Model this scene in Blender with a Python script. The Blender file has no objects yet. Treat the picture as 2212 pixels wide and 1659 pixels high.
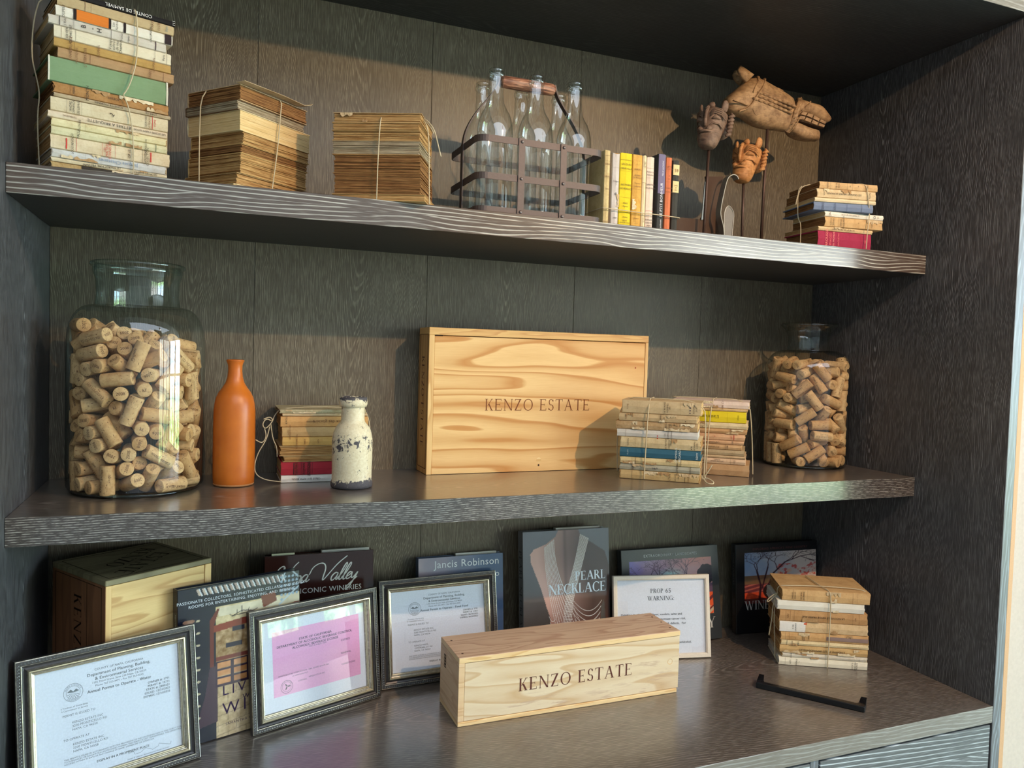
import bpy, math, random
import numpy as np
from math import sin, cos, tan, pi, radians, sqrt, hypot
from mathutils import Matrix, Vector
random.seed(7)
SC = bpy.context.scene
COL = SC.collection
# ------------------------------------------------------------ camera
CAMP = (0.27185, -1.36245, 0.73689)
cam = bpy.data.objects.new('camera', bpy.data.cameras.new('camera'))
COL.objects.link(cam)
RGT = Vector((0.92741312, -0.37288459, 0.02935968))
DWN = Vector((0.01224982, -0.04817241, -0.99876392))
FWD = Vector((0.373838, 0.92662641, -0.04010796))
mw = Matrix.Identity(4)
for i in range(3):
    mw[i][0] = RGT[i]; mw[i][1] = -DWN[i]; mw[i][2] = -FWD[i]; mw[i][3] = CAMP[i]
cam.matrix_world = mw
cam.data.sensor_width = 36.0
cam.data.lens = 36.0*1673.1/2212
cam.data.clip_start = 0.01
SC.camera = cam
# ------------------------------------------------------------ world, lights, exposure
SC.cycles.transparent_max_bounces = 40
wd = bpy.data.worlds.new('world'); SC.world = wd; wd.use_nodes = True
wb = wd.node_tree.nodes['Background']
wb.inputs[0].default_value = (0.62, 0.78, 1.0, 1); wb.inputs[1].default_value = 0.9
SC.view_settings.view_transform = 'Standard'
SC.view_settings.look = 'None'
SC.view_settings.gamma = 1.0
SC.view_settings.use_curve_mapping = False
SC.view_settings.exposure = 0.0
def lamp(name, kind, loc, power, color, size=0.03, target=None, sy=None):
    d = bpy.data.lights.new(name, kind); d.energy = power; d.color = color
    if kind == 'AREA':
        d.size = size
        if sy: d.shape = 'RECTANGLE'; d.size_y = sy
    else:
        d.shadow_soft_size = size
    o = bpy.data.objects.new(name, d); o.location = loc; COL.objects.link(o)
    if target is not None:
        o.rotation_euler = (Vector(target)-Vector(loc)).to_track_quat('-Z', 'Y').to_euler()
    return o
LAMP = (1.63, -1.42, 1.70)
spot = lamp('ceiling_spot', 'SPOT', LAMP, 84.0, (1.0, 0.66, 0.36), 0.013, (LAMP[0]-.38, LAMP[1]+.90, LAMP[2]-.50))
spot.data.spot_size = radians(125); spot.data.spot_blend = 0.25
fill_l = lamp('ceiling_fill', 'AREA', (1.5, -2.3, 2.13), 74.0, (0.74, 0.85, 1.0), 3.4, (1.5, -2.2999, 0.0), 1.5)  # added overhead fill light, brightens shelves and counter

# ------------------------------------------------------------ scene bookkeeping
def tag(o, label=None, cat=None, group=None, kind=None):
    if label: o['label'] = label
    if cat: o['category'] = cat
    if group: o['group'] = group
    if kind: o['kind'] = kind
    return o
def empty(name, loc, rot=(0, 0, 0), label=None, cat=None, group=None):
    o = bpy.data.objects.new(name, None); o.empty_display_size = 0.02
    o.location = loc; o.rotation_euler = rot; COL.objects.link(o)
    return tag(o, label, cat, group)
def link(name, me, mats, parent=None, loc=None, rot=None):
    if not isinstance(mats, (list, tuple)): mats = [mats]
    if len(me.materials) == 0:
        for m in mats: me.materials.append(m)
    o = bpy.data.objects.new(name, me); COL.objects.link(o)
    if parent: o.parent = parent
    if loc: o.location = loc
    if rot: o.rotation_euler = rot
    return o
class MB:
    def __init__(s): s.v = []; s.f = []; s.m = []; s.sm = []
    def add(s, vs, fs, mi=0, smooth=False):
        b = len(s.v); s.v.extend([tuple(p) for p in vs])
        s.f.extend([tuple(b+i for i in f) for f in fs]); s.m.extend([mi]*len(fs)); s.sm.extend([smooth]*len(fs))
        return s
    def box(s, x0, x1, y0, y1, z0, z1, mi=0, jit=0):
        vs = [(x, y, z) for x in (x0, x1) for y in (y0, y1) for z in (z0, z1)]
        if jit: vs = [(x+random.uniform(-jit, jit), y+random.uniform(-jit, jit), z) for x, y, z in vs]
        return s.add(vs, [(0, 1, 3, 2), (4, 6, 7, 5), (0, 4, 5, 1), (2, 3, 7, 6), (0, 2, 6, 4), (1, 5, 7, 3)], mi)
    def bbox(s, x0, x1, y0, y1, z0, z1, b, mi=0):
        # bevelled box: 24 verts
        vs = []; idx = {}
        for ix, x in enumerate((x0, x1)):
            for iy, y in enumerate((y0, y1)):
                for iz, z in enumerate((z0, z1)):
                    sx, sy, sz = (1 if ix == 0 else -1), (1 if iy == 0 else -1), (1 if iz == 0 else -1)
                    for a, p in enumerate(((x, y+sy*b, z+sz*b), (x+sx*b, y, z+sz*b), (x+sx*b, y+sy*b, z))):
                        idx[(ix, iy, iz, a)] = len(vs); vs.append(p)
        I = lambda *k: idx[k]
        fs = []
        for k in (0, 1):
            q = [I(k, 0, 0, 0), I(k, 1, 0, 0), I(k, 1, 1, 0), I(k, 0, 1, 0)]; fs.append(q if k else q[::-1])
            q = [I(0, k, 0, 1), I(1, k, 0, 1), I(1, k, 1, 1), I(0, k, 1, 1)]; fs.append(q[::-1] if k else q)
            q = [I(0, 0, k, 2), I(1, 0, k, 2), I(1, 1, k, 2), I(0, 1, k, 2)]; fs.append(q if k else q[::-1])
        for a in (0, 1):
            for c in (0, 1):
                fs.append([I(a, c, 0, 0), I(a, c, 1, 0), I(a, c, 1, 1), I(a, c, 0, 1)])
                fs.append([I(a, 0, c, 0), I(a, 1, c, 0), I(a, 1, c, 2), I(a, 0, c, 2)])
                fs.append([I(0, a, c, 1), I(1, a, c, 1), I(1, a, c, 2), I(0, a, c, 2)])
        for a in (0, 1):
            for c in (0, 1):
                for e in (0, 1): fs.append([I(a, c, e, 0), I(a, c, e, 1), I(a, c, e, 2)])
        return s.add(vs, fs, mi)
    def tube(s, pts, r, n=8, mi=0, closed=False, caps=True, flat=1.0):
        pts = [Vector(p) for p in pts]; N = len(pts); vs = []
        rr = r if isinstance(r, (list, tuple)) else [r]*N
        up = Vector((0, 0, 1)); prev = None
        for i, p in enumerate(pts):
            a = pts[(i-1) % N] if (closed or i > 0) else p
            b = pts[(i+1) % N] if (closed or i < N-1) else p
            t = (b-a).normalized()
            if prev is None:
                nrm = t.cross(up) if abs(t.z) < .9 else t.cross(Vector((1, 0, 0)))
            else:
                nrm = prev - t*prev.dot(t)
            nrm.normalize(); prev = nrm; bn = t.cross(nrm)
            for k in range(n):
                an = 2*pi*k/n
                vs.append(p+nrm*rr[i]*cos(an)+bn*rr[i]*flat*sin(an))
        fs = []
        for i in range(N if closed else N-1):
            j = (i+1) % N
            for k in range(n):
                l = (k+1) % n
                fs.append((i*n+k, i*n+l, j*n+l, j*n+k))
        if caps and not closed:
            fs.append(tuple(range(n))[::-1]); fs.append(tuple((N-1)*n+k for k in range(n)))
        return s.add(vs, fs, mi, True)
    def lathe(s, prof, n=48, mi=0, c=(0, 0, 0), closed=False):
        vs = []; fs = []
        for r, z in prof:
            for k in range(n):
                a = 2*pi*k/n; vs.append((c[0]+max(r, 1e-5)*cos(a), c[1]+max(r, 1e-5)*sin(a), c[2]+z))
        m = len(prof)
        for i in range(m if closed else m-1):
            j = (i+1) % m
            for k in range(n):
                l = (k+1) % n; fs.append((i*n+k, i*n+l, j*n+l, j*n+k))
        return s.add(vs, fs, mi, True)
    def strap(s, pts, wv, th, mi=0, closed=False):
        """flat bar: pts centre line, wv = width vector, thickness th"""
        pts = [Vector(p) for p in pts]; wv = Vector(wv); N = len(pts); vs = []
        for i, p in enumerate(pts):
            a = pts[(i-1) % N] if (closed or i > 0) else p
            b = pts[(i+1) % N] if (closed or i < N-1) else p
            t = (b-a).normalized(); nn = t.cross(wv).normalized()*th/2
            for q in (p-wv/2-nn, p+wv/2-nn, p+wv/2+nn, p-wv/2+nn): vs.append(q)
        fs = []
        for i in range(N if closed else N-1):
            j = (i+1) % N
            for k in range(4):
                l = (k+1) % 4; fs.append((i*4+k, i*4+l, j*4+l, j*4+k))
        if not closed: fs += [(0, 1, 2, 3)[::-1], tuple((N-1)*4+k for k in range(4))]
        return s.add(vs, fs, mi)
    def prism(s, poly, y0, y1, mi=0):
        """poly in xz, extruded in y"""
        n = len(poly); vs = [(x, y0, z) for x, z in poly]+[(x, y1, z) for x, z in poly]
        fs = [tuple(range(n)), tuple(range(n, 2*n))[::-1]]+[(i, i+n, (i+1) % n+n, (i+1) % n) for i in range(n)]
        return s.add(vs, fs, mi)
    def mesh(s, name):
        me = bpy.data.meshes.new(name); me.from_pydata(s.v, [], s.f)
        me.polygons.foreach_set('material_index', s.m); me.polygons.foreach_set('use_smooth', s.sm)
        me.update(); return me
    def build(s, name, mats, parent=None, loc=None, rot=None, fix=True):
        me = s.mesh(name)
        if fix:
            import bmesh
            bm = bmesh.new(); bm.from_mesh(me); bmesh.ops.recalc_face_normals(bm, faces=bm.faces); bm.to_mesh(me); bm.free()
        return link(name, me, mats, parent, loc, rot)
def autosmooth(o, ang=40):
    me = o.data; me.polygons.foreach_set('use_smooth', [True]*len(me.polygons))
    me.set_sharp_from_angle(angle=radians(ang))
    return o
# ------------------------------------------------------------ node helpers
class NT:
    def __init__(s, name):
        s.mat = bpy.data.materials.new(name); s.mat.use_nodes = True
        s.t = s.mat.node_tree; s.t.nodes.clear()
        s.out = s.t.nodes.new('ShaderNodeOutputMaterial')
    def n(s, kind, **kw):
        nd = s.t.nodes.new('ShaderNode'+kind)
        for k, v in kw.items():
            if k in nd.bl_rna.properties.keys(): setattr(nd, k, v)
            else: s.put(nd.inputs[k], v)
        return nd
    def put(s, sock, v):
        if isinstance(v, bpy.types.NodeSocket): s.t.links.new(v, sock)
        elif isinstance(v, bpy.types.Node): s.t.links.new(v.outputs[0], sock)
        else:
            if sock.type == 'RGBA' and len(v) == 3: v = (*v, 1)
            sock.default_value = v
    def m(s, op, a, b=0.0, c=0.0, clamp=False):
        nd = s.t.nodes.new('ShaderNodeMath'); nd.operation = op; nd.use_clamp = clamp
        s.put(nd.inputs[0], a); s.put(nd.inputs[1], b); s.put(nd.inputs[2], c); return nd.outputs[0]
    def vm(s, v, scale):
        nd = s.t.nodes.new('ShaderNodeVectorMath'); nd.operation = 'MULTIPLY'
        s.put(nd.inputs[0], v); nd.inputs[1].default_value = scale; return nd.outputs[0]
    def noise(s, vec, scale=1.0, detail=2.0, rough=.5, dist=0.0):
        nd = s.n('TexNoise', Vector=vec, Scale=scale, Detail=detail, Roughness=rough, Distortion=dist); return nd.outputs[0]
    def ramp(s, f, stops, interp='LINEAR'):
        nd = s.t.nodes.new('ShaderNodeValToRGB'); nd.color_ramp.interpolation = interp
        e = nd.color_ramp.elements
        while len(e) < len(stops): e.new(.5)
        for k, (p, c) in enumerate(stops): e[k].position = p; e[k].color = (*c, 1) if len(c) == 3 else c
        s.put(nd.inputs[0], f); return nd.outputs[0]
    def mix(s, f, a, b, blend='MIX'):
        nd = s.t.nodes.new('ShaderNodeMix'); nd.data_type = 'RGBA'; nd.blend_type = blend
        s.put(nd.inputs[0], f); s.put(nd.inputs[6], a); s.put(nd.inputs[7], b); return nd.outputs[2]
    def mr(s, v, a, b, c=0.0, d=1.0):
        nd = s.t.nodes.new('ShaderNodeMapRange'); s.put(nd.inputs[0], v)
        for i, q in enumerate((a, b, c, d)): nd.inputs[1+i].default_value = q
        return nd.outputs[0]
    def bump(s, h, strength, dist=.001):
        return s.n('Bump', Height=h, Strength=strength, Distance=dist).outputs[0]
    def bsdf(s, col, rough=.5, normal=None, spec=.5, metal=0.0, **kw):
        b = s.t.nodes.new('ShaderNodeBsdfPrincipled')
        s.put(b.inputs['Base Color'], col); s.put(b.inputs['Roughness'], rough); s.put(b.inputs['Metallic'], metal)
        s.put(b.inputs['Specular IOR Level'], spec)
        if normal is not None: s.put(b.inputs['Normal'], normal)
        for k, v in kw.items(): s.put(b.inputs[k.replace('_', ' ')], v)
        s.t.links.new(b.outputs[0], s.out.inputs[0]); return b
    def obj(s): return s.t.nodes.new('ShaderNodeTexCoord').outputs['Object']
    def geo(s): return s.t.nodes.new('ShaderNodeNewGeometry').outputs['Position']
    def xyz(s, v):
        nd = s.t.nodes.new('ShaderNodeSeparateXYZ'); s.put(nd.inputs[0], v); return nd.outputs
    def cxyz(s, x, y, z):
        nd = s.t.nodes.new('ShaderNodeCombineXYZ'); s.put(nd.inputs[0], x); s.put(nd.inputs[1], y); s.put(nd.inputs[2], z); return nd.outputs[0]
    def rnd(s): return s.t.nodes.new('ShaderNodeObjectInfo').outputs['Random']
def lin(r, g=None, b=None):
    if g is None: r, g, b = r
    f = lambda c: (c/255/12.92) if c/255 <= .04045 else ((c/255+.055)/1.055)**2.4
    return (f(r), f(g), f(b))
# ------------------------------------------------------------ materials
def oak(name, cross, along, pw=.34, off=0.0, dark=(.04, .034, .03), lite=(.2, .2, .19), rough=.42, fa=60.0, fc=300.0, e=.02, wob=.02, band=.8, streak=.35, brk=.5, spec=.5, px=420.0, pa=14.0, tone=.12, flip=None, coat=0.0, bw=.1, crough=.16):
    """dark limed oak; cross/along are coordinate weights across and along the grain (cathedral arcs, broken up by pores)"""
    t = NT(name); P = t.geo(); x, y, z = t.xyz(P)[:3]
    def dot(w): return t.m('ADD', t.m('ADD', t.m('MULTIPLY', x, w[0]), t.m('MULTIPLY', y, w[1])), t.m('MULTIPLY', z, w[2]))
    c = t.m('ADD', dot(cross), off+20*pw); a = dot(along)
    q = t.m('DIVIDE', c, pw); pid = t.m('FLOOR', q); pr = t.n('TexWhiteNoise', noise_dimensions='1D', W=pid).outputs[0]
    n0 = t.noise(t.cxyz(t.m('MULTIPLY', c, 6.0), t.m('MULTIPLY', a, 2.6), t.m('MULTIPLY', pr, 40.0)), 1.0, 2.0, .5)
    n1 = t.noise(t.cxyz(t.m('MULTIPLY', c, 70.0), t.m('MULTIPLY', a, 16.0), pid), 1.0, 3.0, .6)
    u = t.m('MULTIPLY', t.m('ADD', t.m('SUBTRACT', t.m('FRACT', q), .5), t.m('MULTIPLY', t.m('SUBTRACT', pr, .5), .35)), pw)
    u = t.m('ADD', u, t.m('MULTIPLY', t.m('SUBTRACT', n0, .5), wob*6))
    u = t.m('ADD', u, t.m('MULTIPLY', t.m('SUBTRACT', n1, .5), wob*.35))
    hyp = t.m('SQRT', t.m('ADD', t.m('MULTIPLY', u, u), e*e))
    sg = t.m('SUBTRACT', t.m('MULTIPLY', t.m('GREATER_THAN', pr, .5), 2.0), 1.0) if flip is None else flip
    f = t.m('ADD', t.m('MULTIPLY', t.m('MULTIPLY', a, fa), sg), t.m('MULTIPLY', hyp, fc))
    f = t.m('ADD', f, t.m('MULTIPLY', n0, 5.0))
    ring = t.m('SINE', t.m('MULTIPLY', f, 2*pi)); bd = t.mr(ring, bw, .96)
    pore = t.noise(t.cxyz(t.m('MULTIPLY', c, px), t.m('MULTIPLY', a, pa), 3.0), 1.0, 2.0, .65)
    fine = t.noise(t.cxyz(t.m('MULTIPLY', c, px*2.2), t.m('MULTIPLY', a, pa*2.0), 8.0), 1.0, 2.0, .7)
    patch = t.mr(n0, .3, .7, .45, 1.0)
    L = t.m('MULTIPLY', t.m('MULTIPLY', bd, t.mr(pore, brk-.10, brk+.08)), t.m('MULTIPLY', patch, band))
    S = t.m('MULTIPLY', t.mr(fine, .50, .72), streak)
    k = t.m('MAXIMUM', L, S, clamp=True)
    tn = t.mr(t.m('ADD', t.m('MULTIPLY', n0, .6), t.m('MULTIPLY', pr, .4)), .25, .75, 1.0-tone, 1.0+tone)
    dk = t.mix(1.0, dark, t.cxyz(tn, tn, tn), 'MULTIPLY')
    col = t.mix(k, dk, lite)
    nrm = t.bump(t.m('SUBTRACT', t.m('MULTIPLY', fine, .25), k), .35, .0005)
    t.bsdf(col, t.mr(k, 0, 1, rough, rough+.12), nrm, spec, Coat_Weight=coat, Coat_Roughness=crough, Coat_IOR=1.8)
    return t.mat
def pine(name, cx, cz, light=lin(238, 206, 150), dark=lin(205, 152, 88), sx=1.4, sz=11.0, bands=7.0, seed=0.0, rough=.5, amt=.85, grey=None):
    """pale pine; cx = coordinate along the grain (weights), cz = across"""
    t = NT(name); P = t.obj(); x, y, z = t.xyz(P)[:3]
    def dot(w): return t.m('ADD', t.m('ADD', t.m('MULTIPLY', x, w[0]), t.m('MULTIPLY', y, w[1])), t.m('MULTIPLY', z, w[2]))
    a = dot(cx); c = dot(cz)
    n = t.noise(t.cxyz(t.m('MULTIPLY', a, sx), t.m('MULTIPLY', c, sz), seed), 1.0, 1.6, .45)
    f = t.m('MULTIPLY', t.m('ADD', n, t.m('MULTIPLY', c, .55)), bands)
    fr = t.m('FRACT', f)
    b = t.ramp(fr, [(0.0, (0, 0, 0)), (.25, (.12, .12, .12)), (.62, (.45, .45, .45)), (.80, (1, 1, 1)), (.88, (.85, .85, .85)), (.93, (0, 0, 0)), (1.0, (0, 0, 0))])
    fine = t.noise(t.cxyz(t.m('MULTIPLY', a, 25.0), t.m('MULTIPLY', c, 800.0), seed), 1.0, 2.0, .6)
    k = t.m('MULTIPLY', b, amt)
    col = t.mix(k, light, dark)
    col = t.mix(t.m('MULTIPLY', t.mr(fine, .35, .75), .22), col, dark)
    if grey:
        st = t.noise(t.cxyz(t.m('MULTIPLY', a, 14.0), t.m('MULTIPLY', c, 90.0), 5.0), 1.0, 4.0, .65)
        zone = t.mr(t.noise(t.cxyz(t.m('MULTIPLY', a, 5.0), t.m('MULTIPLY', c, 14.0), 2.5), 1.0, 1.0), .45, .65)
        col = t.mix(t.m('MULTIPLY', t.m('MULTIPLY', t.mr(st, .52, .62), zone), .6), col, grey)
    t.bsdf(col, rough, t.bump(fine, .12, .0004), .4)
    return t.mat
_pc = {}
def paper(c, stain=.35, rough=.78, gloss=False, stn=None, streak=0):
    key = (tuple(c), stain, rough, stn, streak)
    if key in _pc: return _pc[key]
    t = NT('paper_print'); P = t.obj(); r = t.rnd()
    P2 = t.n('VectorMath', operation='ADD')
    t.put(P2.inputs[0], P); t.put(P2.inputs[1], t.cxyz(t.m('MULTIPLY', r, 7.0), 0.0, t.m('MULTIPLY', r, 3.0)))
    n1 = t.noise(P2.outputs[0], 42.0, 5.0, .65); n2 = t.noise(P2.outputs[0], 260.0, 3.0, .6)
    n3 = t.noise(t.vm(P2.outputs[0], (60.0, 600.0, 900.0)), 1.0, 2.0, .6)
    g_ = sum(c)/3.0; c = tuple(q*.80+g_*.20 for q in c); base = lin(c); sc = lin(stn) if stn else tuple(b*k for b, k in zip(base, (.62, .5, .36)))
    k = t.m('MULTIPLY', t.m('ADD', t.mr(n1, .40, .68, 0, 1.0), t.mr(n2, .52, .74, 0, .7)), stain*1.25, clamp=True)
    col = t.mix(k, base, sc)
    col = t.mix(t.mr(n3, .5, .8, 0, .22), col, tuple(b*.6 for b in base))
    t.bsdf(col, rough, t.bump(t.m('ADD', n2, n3), .25, .0004), .3 if rough > .5 else .5)
    _pc[key] = t.mat; return t.mat
def page_mat(name, c1, c2, sc=900.0):
    t = NT(name); P = t.obj(); x, y, z = t.xyz(P)[:3]; r = t.rnd()
    n = t.noise(t.cxyz(t.m('MULTIPLY', x, 14.0), t.m('MULTIPLY', y, 14.0), t.m('ADD', t.m('MULTIPLY', z, sc), t.m('MULTIPLY', r, 50.0))), 1.0, 3.0, .7)
    n2 = t.noise(P, 30.0, 3.0, .6)
    col = t.mix(t.mr(n, .36, .66), lin(c2), lin(c1))
    col = t.mix(t.mr(n2, .4, .8, 0, .4), col, lin(c2))
    t.bsdf(col, .85, t.bump(n, .9, .0008), .2)
    return t.mat
def plain(name, c, rough=.5, metal=0.0, spec=.5, bumpy=0.0, scale=300.0, **kw):
    t = NT(name); n = t.noise(t.obj(), scale, 3.0, .6)
    col = t.mix(t.mr(n, .35, .7, 0, .25), lin(c), tuple(q*.7 for q in lin(c)))
    t.bsdf(col, rough, t.bump(n, bumpy, .0005) if bumpy else None, spec, metal, **kw)
    return t.mat
def thin_glass(name, tint=(.96, .98, .97), edge=(.55, .66, .62), f0=.06):
    t = NT(name)
    lw = t.n('LayerWeight', Blend=.5); fc = lw.outputs['Facing']; fac = t.m('POWER', fc, 3.5)
    tr = t.n('BsdfTransparent', Color=t.mix(fac, tint, edge))
    gl = t.n('BsdfGlossy', Color=(1, 1, 1), Roughness=.012)
    mx = t.n('MixShader'); t.put(mx.inputs[0], t.m('ADD', f0, t.m('MULTIPLY', t.m('POWER', fc, 5.0), .75), clamp=True))
    t.put(mx.inputs[1], tr.outputs[0]); t.put(mx.inputs[2], gl.outputs[0])
    t.t.links.new(mx.outputs[0], t.out.inputs[0]); return t.mat
def painted(name, rough=.3, spec=.5, coat=0.0):
    t = NT(name); a = t.n('Attribute', attribute_name='Col')
    t.bsdf(a.outputs['Color'], rough, None, spec, Coat_Weight=coat, Coat_Roughness=.04); return t.mat
# ------------------------------------------------------------ lettering
CH = "ABCDEFGHIJKLMNOPQRSTUVWXYZabcdefghijklmnopqrstuvwxyz0123456789.,:-&'#/*"
def make_font():
    G = {}; obs = []
    def t(body):
        c = bpy.data.curves.new('g', 'FONT'); c.body = body; c.resolution_u = 2; c.size = 1.0
        o = bpy.data.objects.new('g', c); COL.objects.link(o); obs.append(o); return o
    L = [(ch, t(ch), t(ch+'|')) for ch in CH]; bar = t('|')
    bpy.context.view_layer.update(); dg = bpy.context.evaluated_depsgraph_get()
    def get(o):
        me = o.evaluated_get(dg).to_mesh(); v = np.array([(p.co.x, p.co.y) for p in me.vertices]); f = [tuple(p.vertices) for p in me.polygons]
        return v, f
    bx = get(bar)[0][:, 0].min()
    for ch, a, b in L:
        v, f = get(a); vb, _ = get(b); G[ch] = (v, f, vb[:, 0].max()-bx-(get(bar)[0][:, 0].max()-bx))
    for o in obs:
        d = o.data; bpy.data.objects.remove(o); bpy.data.curves.remove(d)
    cap = G['H'][0][:, 1].max()
    for ch in G:
        v, f, w = G[ch]; G[ch] = (v/cap, f, w/cap)
    G[' '] = (np.zeros((0, 2)), [], .42)
    return G
SANS = make_font()
def make_serif(T=.135, H=.045, SL=.085, ST=.035):
    G = {}
    def glyph(ch, w, parts):
        v = []; f = []
        for p in parts:
            b = len(v); v += p[0]; f += [tuple(b+i for i in q) for q in p[1]]
        G[ch] = (np.array(v), f, w)
    def quad(a, b, c, d): return ([a, b, c, d], [(0, 1, 2, 3)])
    def rect(x0, y0, x1, y1): return quad((x0, y0), (x1, y0), (x1, y1), (x0, y1))
    def ser(xc, y, w): return rect(xc-w/2-SL, y if y < .5 else y-ST, xc+w/2+SL, y+ST if y < .5 else y)
    def stem(x, w=T, a=0, b=1): return rect(x, a, x+w, b)
    def diag(x0, y0, x1, y1, w): return quad((x0, y0), (x0+w, y0), (x1+w, y1), (x1, y1))
    def arc(cx, cy, rx, ry, a0, a1, n=20, T=T, H=H):
        v = []; f = []
        for i in range(n+1):
            a = radians(a0+(a1-a0)*i/n); th = H+(T-H)*abs(cos(a))**1.3
            v += [(cx+rx*cos(a), cy+ry*sin(a)), (cx+(rx-th)*cos(a), cy+(ry-min(th, H+.02))*sin(a))]
        f = [(2*i, 2*i+1, 2*i+3, 2*i+2) for i in range(n)]; return (v, f)
    def vt(x, y, l): return rect(x-.015, y-l if y > .5 else y, x+.02, y if y > .5 else y+l)
    s0 = SL
    glyph('I', T+2*s0+.1, [stem(s0+.05), ser(s0+.05+T/2, 0, T), ser(s0+.05+T/2, 1, T)])
    glyph('K', .80, [stem(s0), ser(s0+T/2, 0, T), ser(s0+T/2, 1, T), diag(.22, .42, .60, 1, H*1.3), diag(.58, 0, .30, .55, T*1.1), ser(.64, 0, T), ser(.62, 1, H)])
    E = [stem(s0), ser(s0+T/2, 0, T), ser(s0+T/2, 1, T), rect(s0, 1-H, .60, 1), rect(s0, 0, .64, H), rect(s0, .49, .48, .49+H), vt(.58, 1, .17), vt(.62, 0, .2), rect(.46, .42, .49, .60)]
    glyph('E', .72, E); glyph('F', .68, [E[0], E[1], E[2], E[3], E[5], E[6], E[8]])
    glyph('L', .68, [stem(s0), ser(s0+T/2, 0, T), ser(s0+T/2, 1, T), rect(s0, 0, .60, H), vt(.58, 0, .26)])
    glyph('N', .92, [stem(s0+.03, H), ser(s0+.03+H/2, 0, H), diag(.70, 0, s0-.02, 1, T*1.05), stem(.76, H), ser(.78, 1, H), rect(s0-.08, 1-ST, s0+.1, 1)])
    glyph('M', 1.05, [stem(s0+.03, H), ser(s0+.05, 0, H), diag(.46, 0, s0, 1, T), diag(.50, 0, .84, 1, H), stem(.84), ser(.91, 0, T), ser(.91, 1, T), rect(s0-.06, 1-ST, .15, 1)])
    glyph('Z', .76, [rect(.08, 1-H, .66, 1), rect(.06, 0, .68, H), diag(.05, 0, .52, 1, T*1.2), vt(.09, 1, .17), vt(.66, 0, .2)])
    glyph('O', .98, [arc(.48, .5, .44, .515, 0, 360, 32)])
    glyph('Q', .98, [arc(.48, .5, .44, .515, 0, 360, 32), diag(.8, -.2, .45, .05, T)])
    glyph('C', .88, [arc(.48, .5, .44, .515, 42, 318, 26), vt(.78, .99, .24), vt(.78, .01, .2)])
    glyph('G', .95, [arc(.48, .5, .44, .515, 42, 300, 26), stem(.70, T, 0.0, .42), ser(.70+T/2, .42+ST, T), vt(.78, .99, .24)])
    glyph('S', .62, [arc(.30, .735, .22, .28, 20, 200, 14, T*.8), arc(.30, .735, .22, .28, 200, 270, 6, T*.9), arc(.31, .255, .25, .27, 90, -160, 18, T*.9), vt(.50, .97, .2), vt(.07, .03, .2)])
    glyph('T', .80, [stem(.39-T/2), ser(.39, 0, T), rect(.04, 1-H, .74, 1), vt(.055, 1, .2), vt(.72, 1, .2)])
    glyph('A', .90, [diag(.08, 0, .40, 1, H*1.2), diag(.68, 0, .36, 1, T*1.05), rect(.2, .33, .66, .33+H), ser(.11, 0, H), ser(.75, 0, T)])
    glyph('V', .88, [diag(.40, 0, .06, 1, T), diag(.42, 0, .74, 1, H), ser(.12, 1, T), ser(.77, 1, H)])
    glyph('W', 1.25, [diag(.33, 0, .04, 1, T), diag(.36, 0, .62, 1, H), diag(.78, 0, .50, 1, T), diag(.82, 0, 1.08, 1, H), ser(.1, 1, T), ser(1.1, 1, H)])
    glyph('Y', .84, [diag(.33, .42, .05, 1, T), diag(.40, .42, .70, 1, H), stem(.40-T/2, T, 0, .48), ser(.40, 0, T), ser(.11, 1, T), ser(.73, 1, H)])
    P = [stem(s0), ser(s0+T/2, 0, T), ser(s0+T/2, 1, T), arc(.33, .735, .27, .265, 90, -90, 14), rect(s0, 1-H, .34, 1), rect(s0, .47, .34, .47+H)]
    glyph('P', .68, P); glyph('R', .80, P+[diag(.60, 0, .30, .48, T*1.1), rect(.58, 0, .82, ST)])
    glyph('B', .72, P+[arc(.35, .245, .29, .245, 90, -90, 14), rect(s0, 0, .36, H)])
    glyph('D', .90, [stem(s0), rect(s0, 0, .4, H), rect(s0, 1-H, .4, 1), arc(.38, .5, .44, .5, 90, -90, 18)])
    glyph('U', .88, [stem(s0+.02, T, .25, 1), ser(s0+.02+T/2, 1, T), stem(.70, H, .25, 1), ser(.72, 1, H), arc(.42, .3, .32, .31, 180, 360, 16)])
    glyph('X', .86, [diag(.62, 0, .06, 1, T), diag(.06, 0, .66, 1, H), ser(.1, 0, H), ser(.69, 0, T), ser(.12, 1, T), ser(.7, 1, H)])
    for c in SANS:
        if c not in G: v, f, w = SANS[c]; G[c] = (v, f, w)
    return G
SERIF = make_serif(); SERIFB = make_serif(.175, .055, .075, .04)
def strwidth(s, size, font, track=0):
    return sum(font[c][2]+track for c in s if c in font)*size
def lettermesh(items, frame, off=0.0):
    """items: (text, size, x, y, rot_deg, font, align, track, mat index); frame: fn(x,y)->3D"""
    mb = MB()
    for it in items:
        s, size, x, y, rot = it[:5]
        font = it[5] if len(it) > 5 and it[5] else SANS
        al = it[6] if len(it) > 6 and it[6] else 'c'; tr = it[7] if len(it) > 7 else 0.0; mi = it[8] if len(it) > 8 else 0
        bold = it[9] if len(it) > 9 else 0.0
        W = strwidth(s, size, font, tr); px = {'c': -W/2, 'l': 0, 'r': -W}[al]; ca, sa = cos(radians(rot)), sin(radians(rot))
        for rep in ([0.0] if not bold else [-bold*size, bold*size]):
            qx = px
            for c in s:
                if c not in font: continue
                v, f, w = font[c]
                if len(v):
                    X = qx+v[:, 0]*size+rep; Y = v[:, 1]*size-(size/2 if al == 'c' else 0)
                    mb.add([frame(x+a*ca-b*sa, y+a*sa+b*ca) for a, b in zip(X, Y)], f, mi)
                qx += (w+tr)*size
    return mb
INK = lambda c, name='ink': _ink(tuple(c))
_ik = {}
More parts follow.
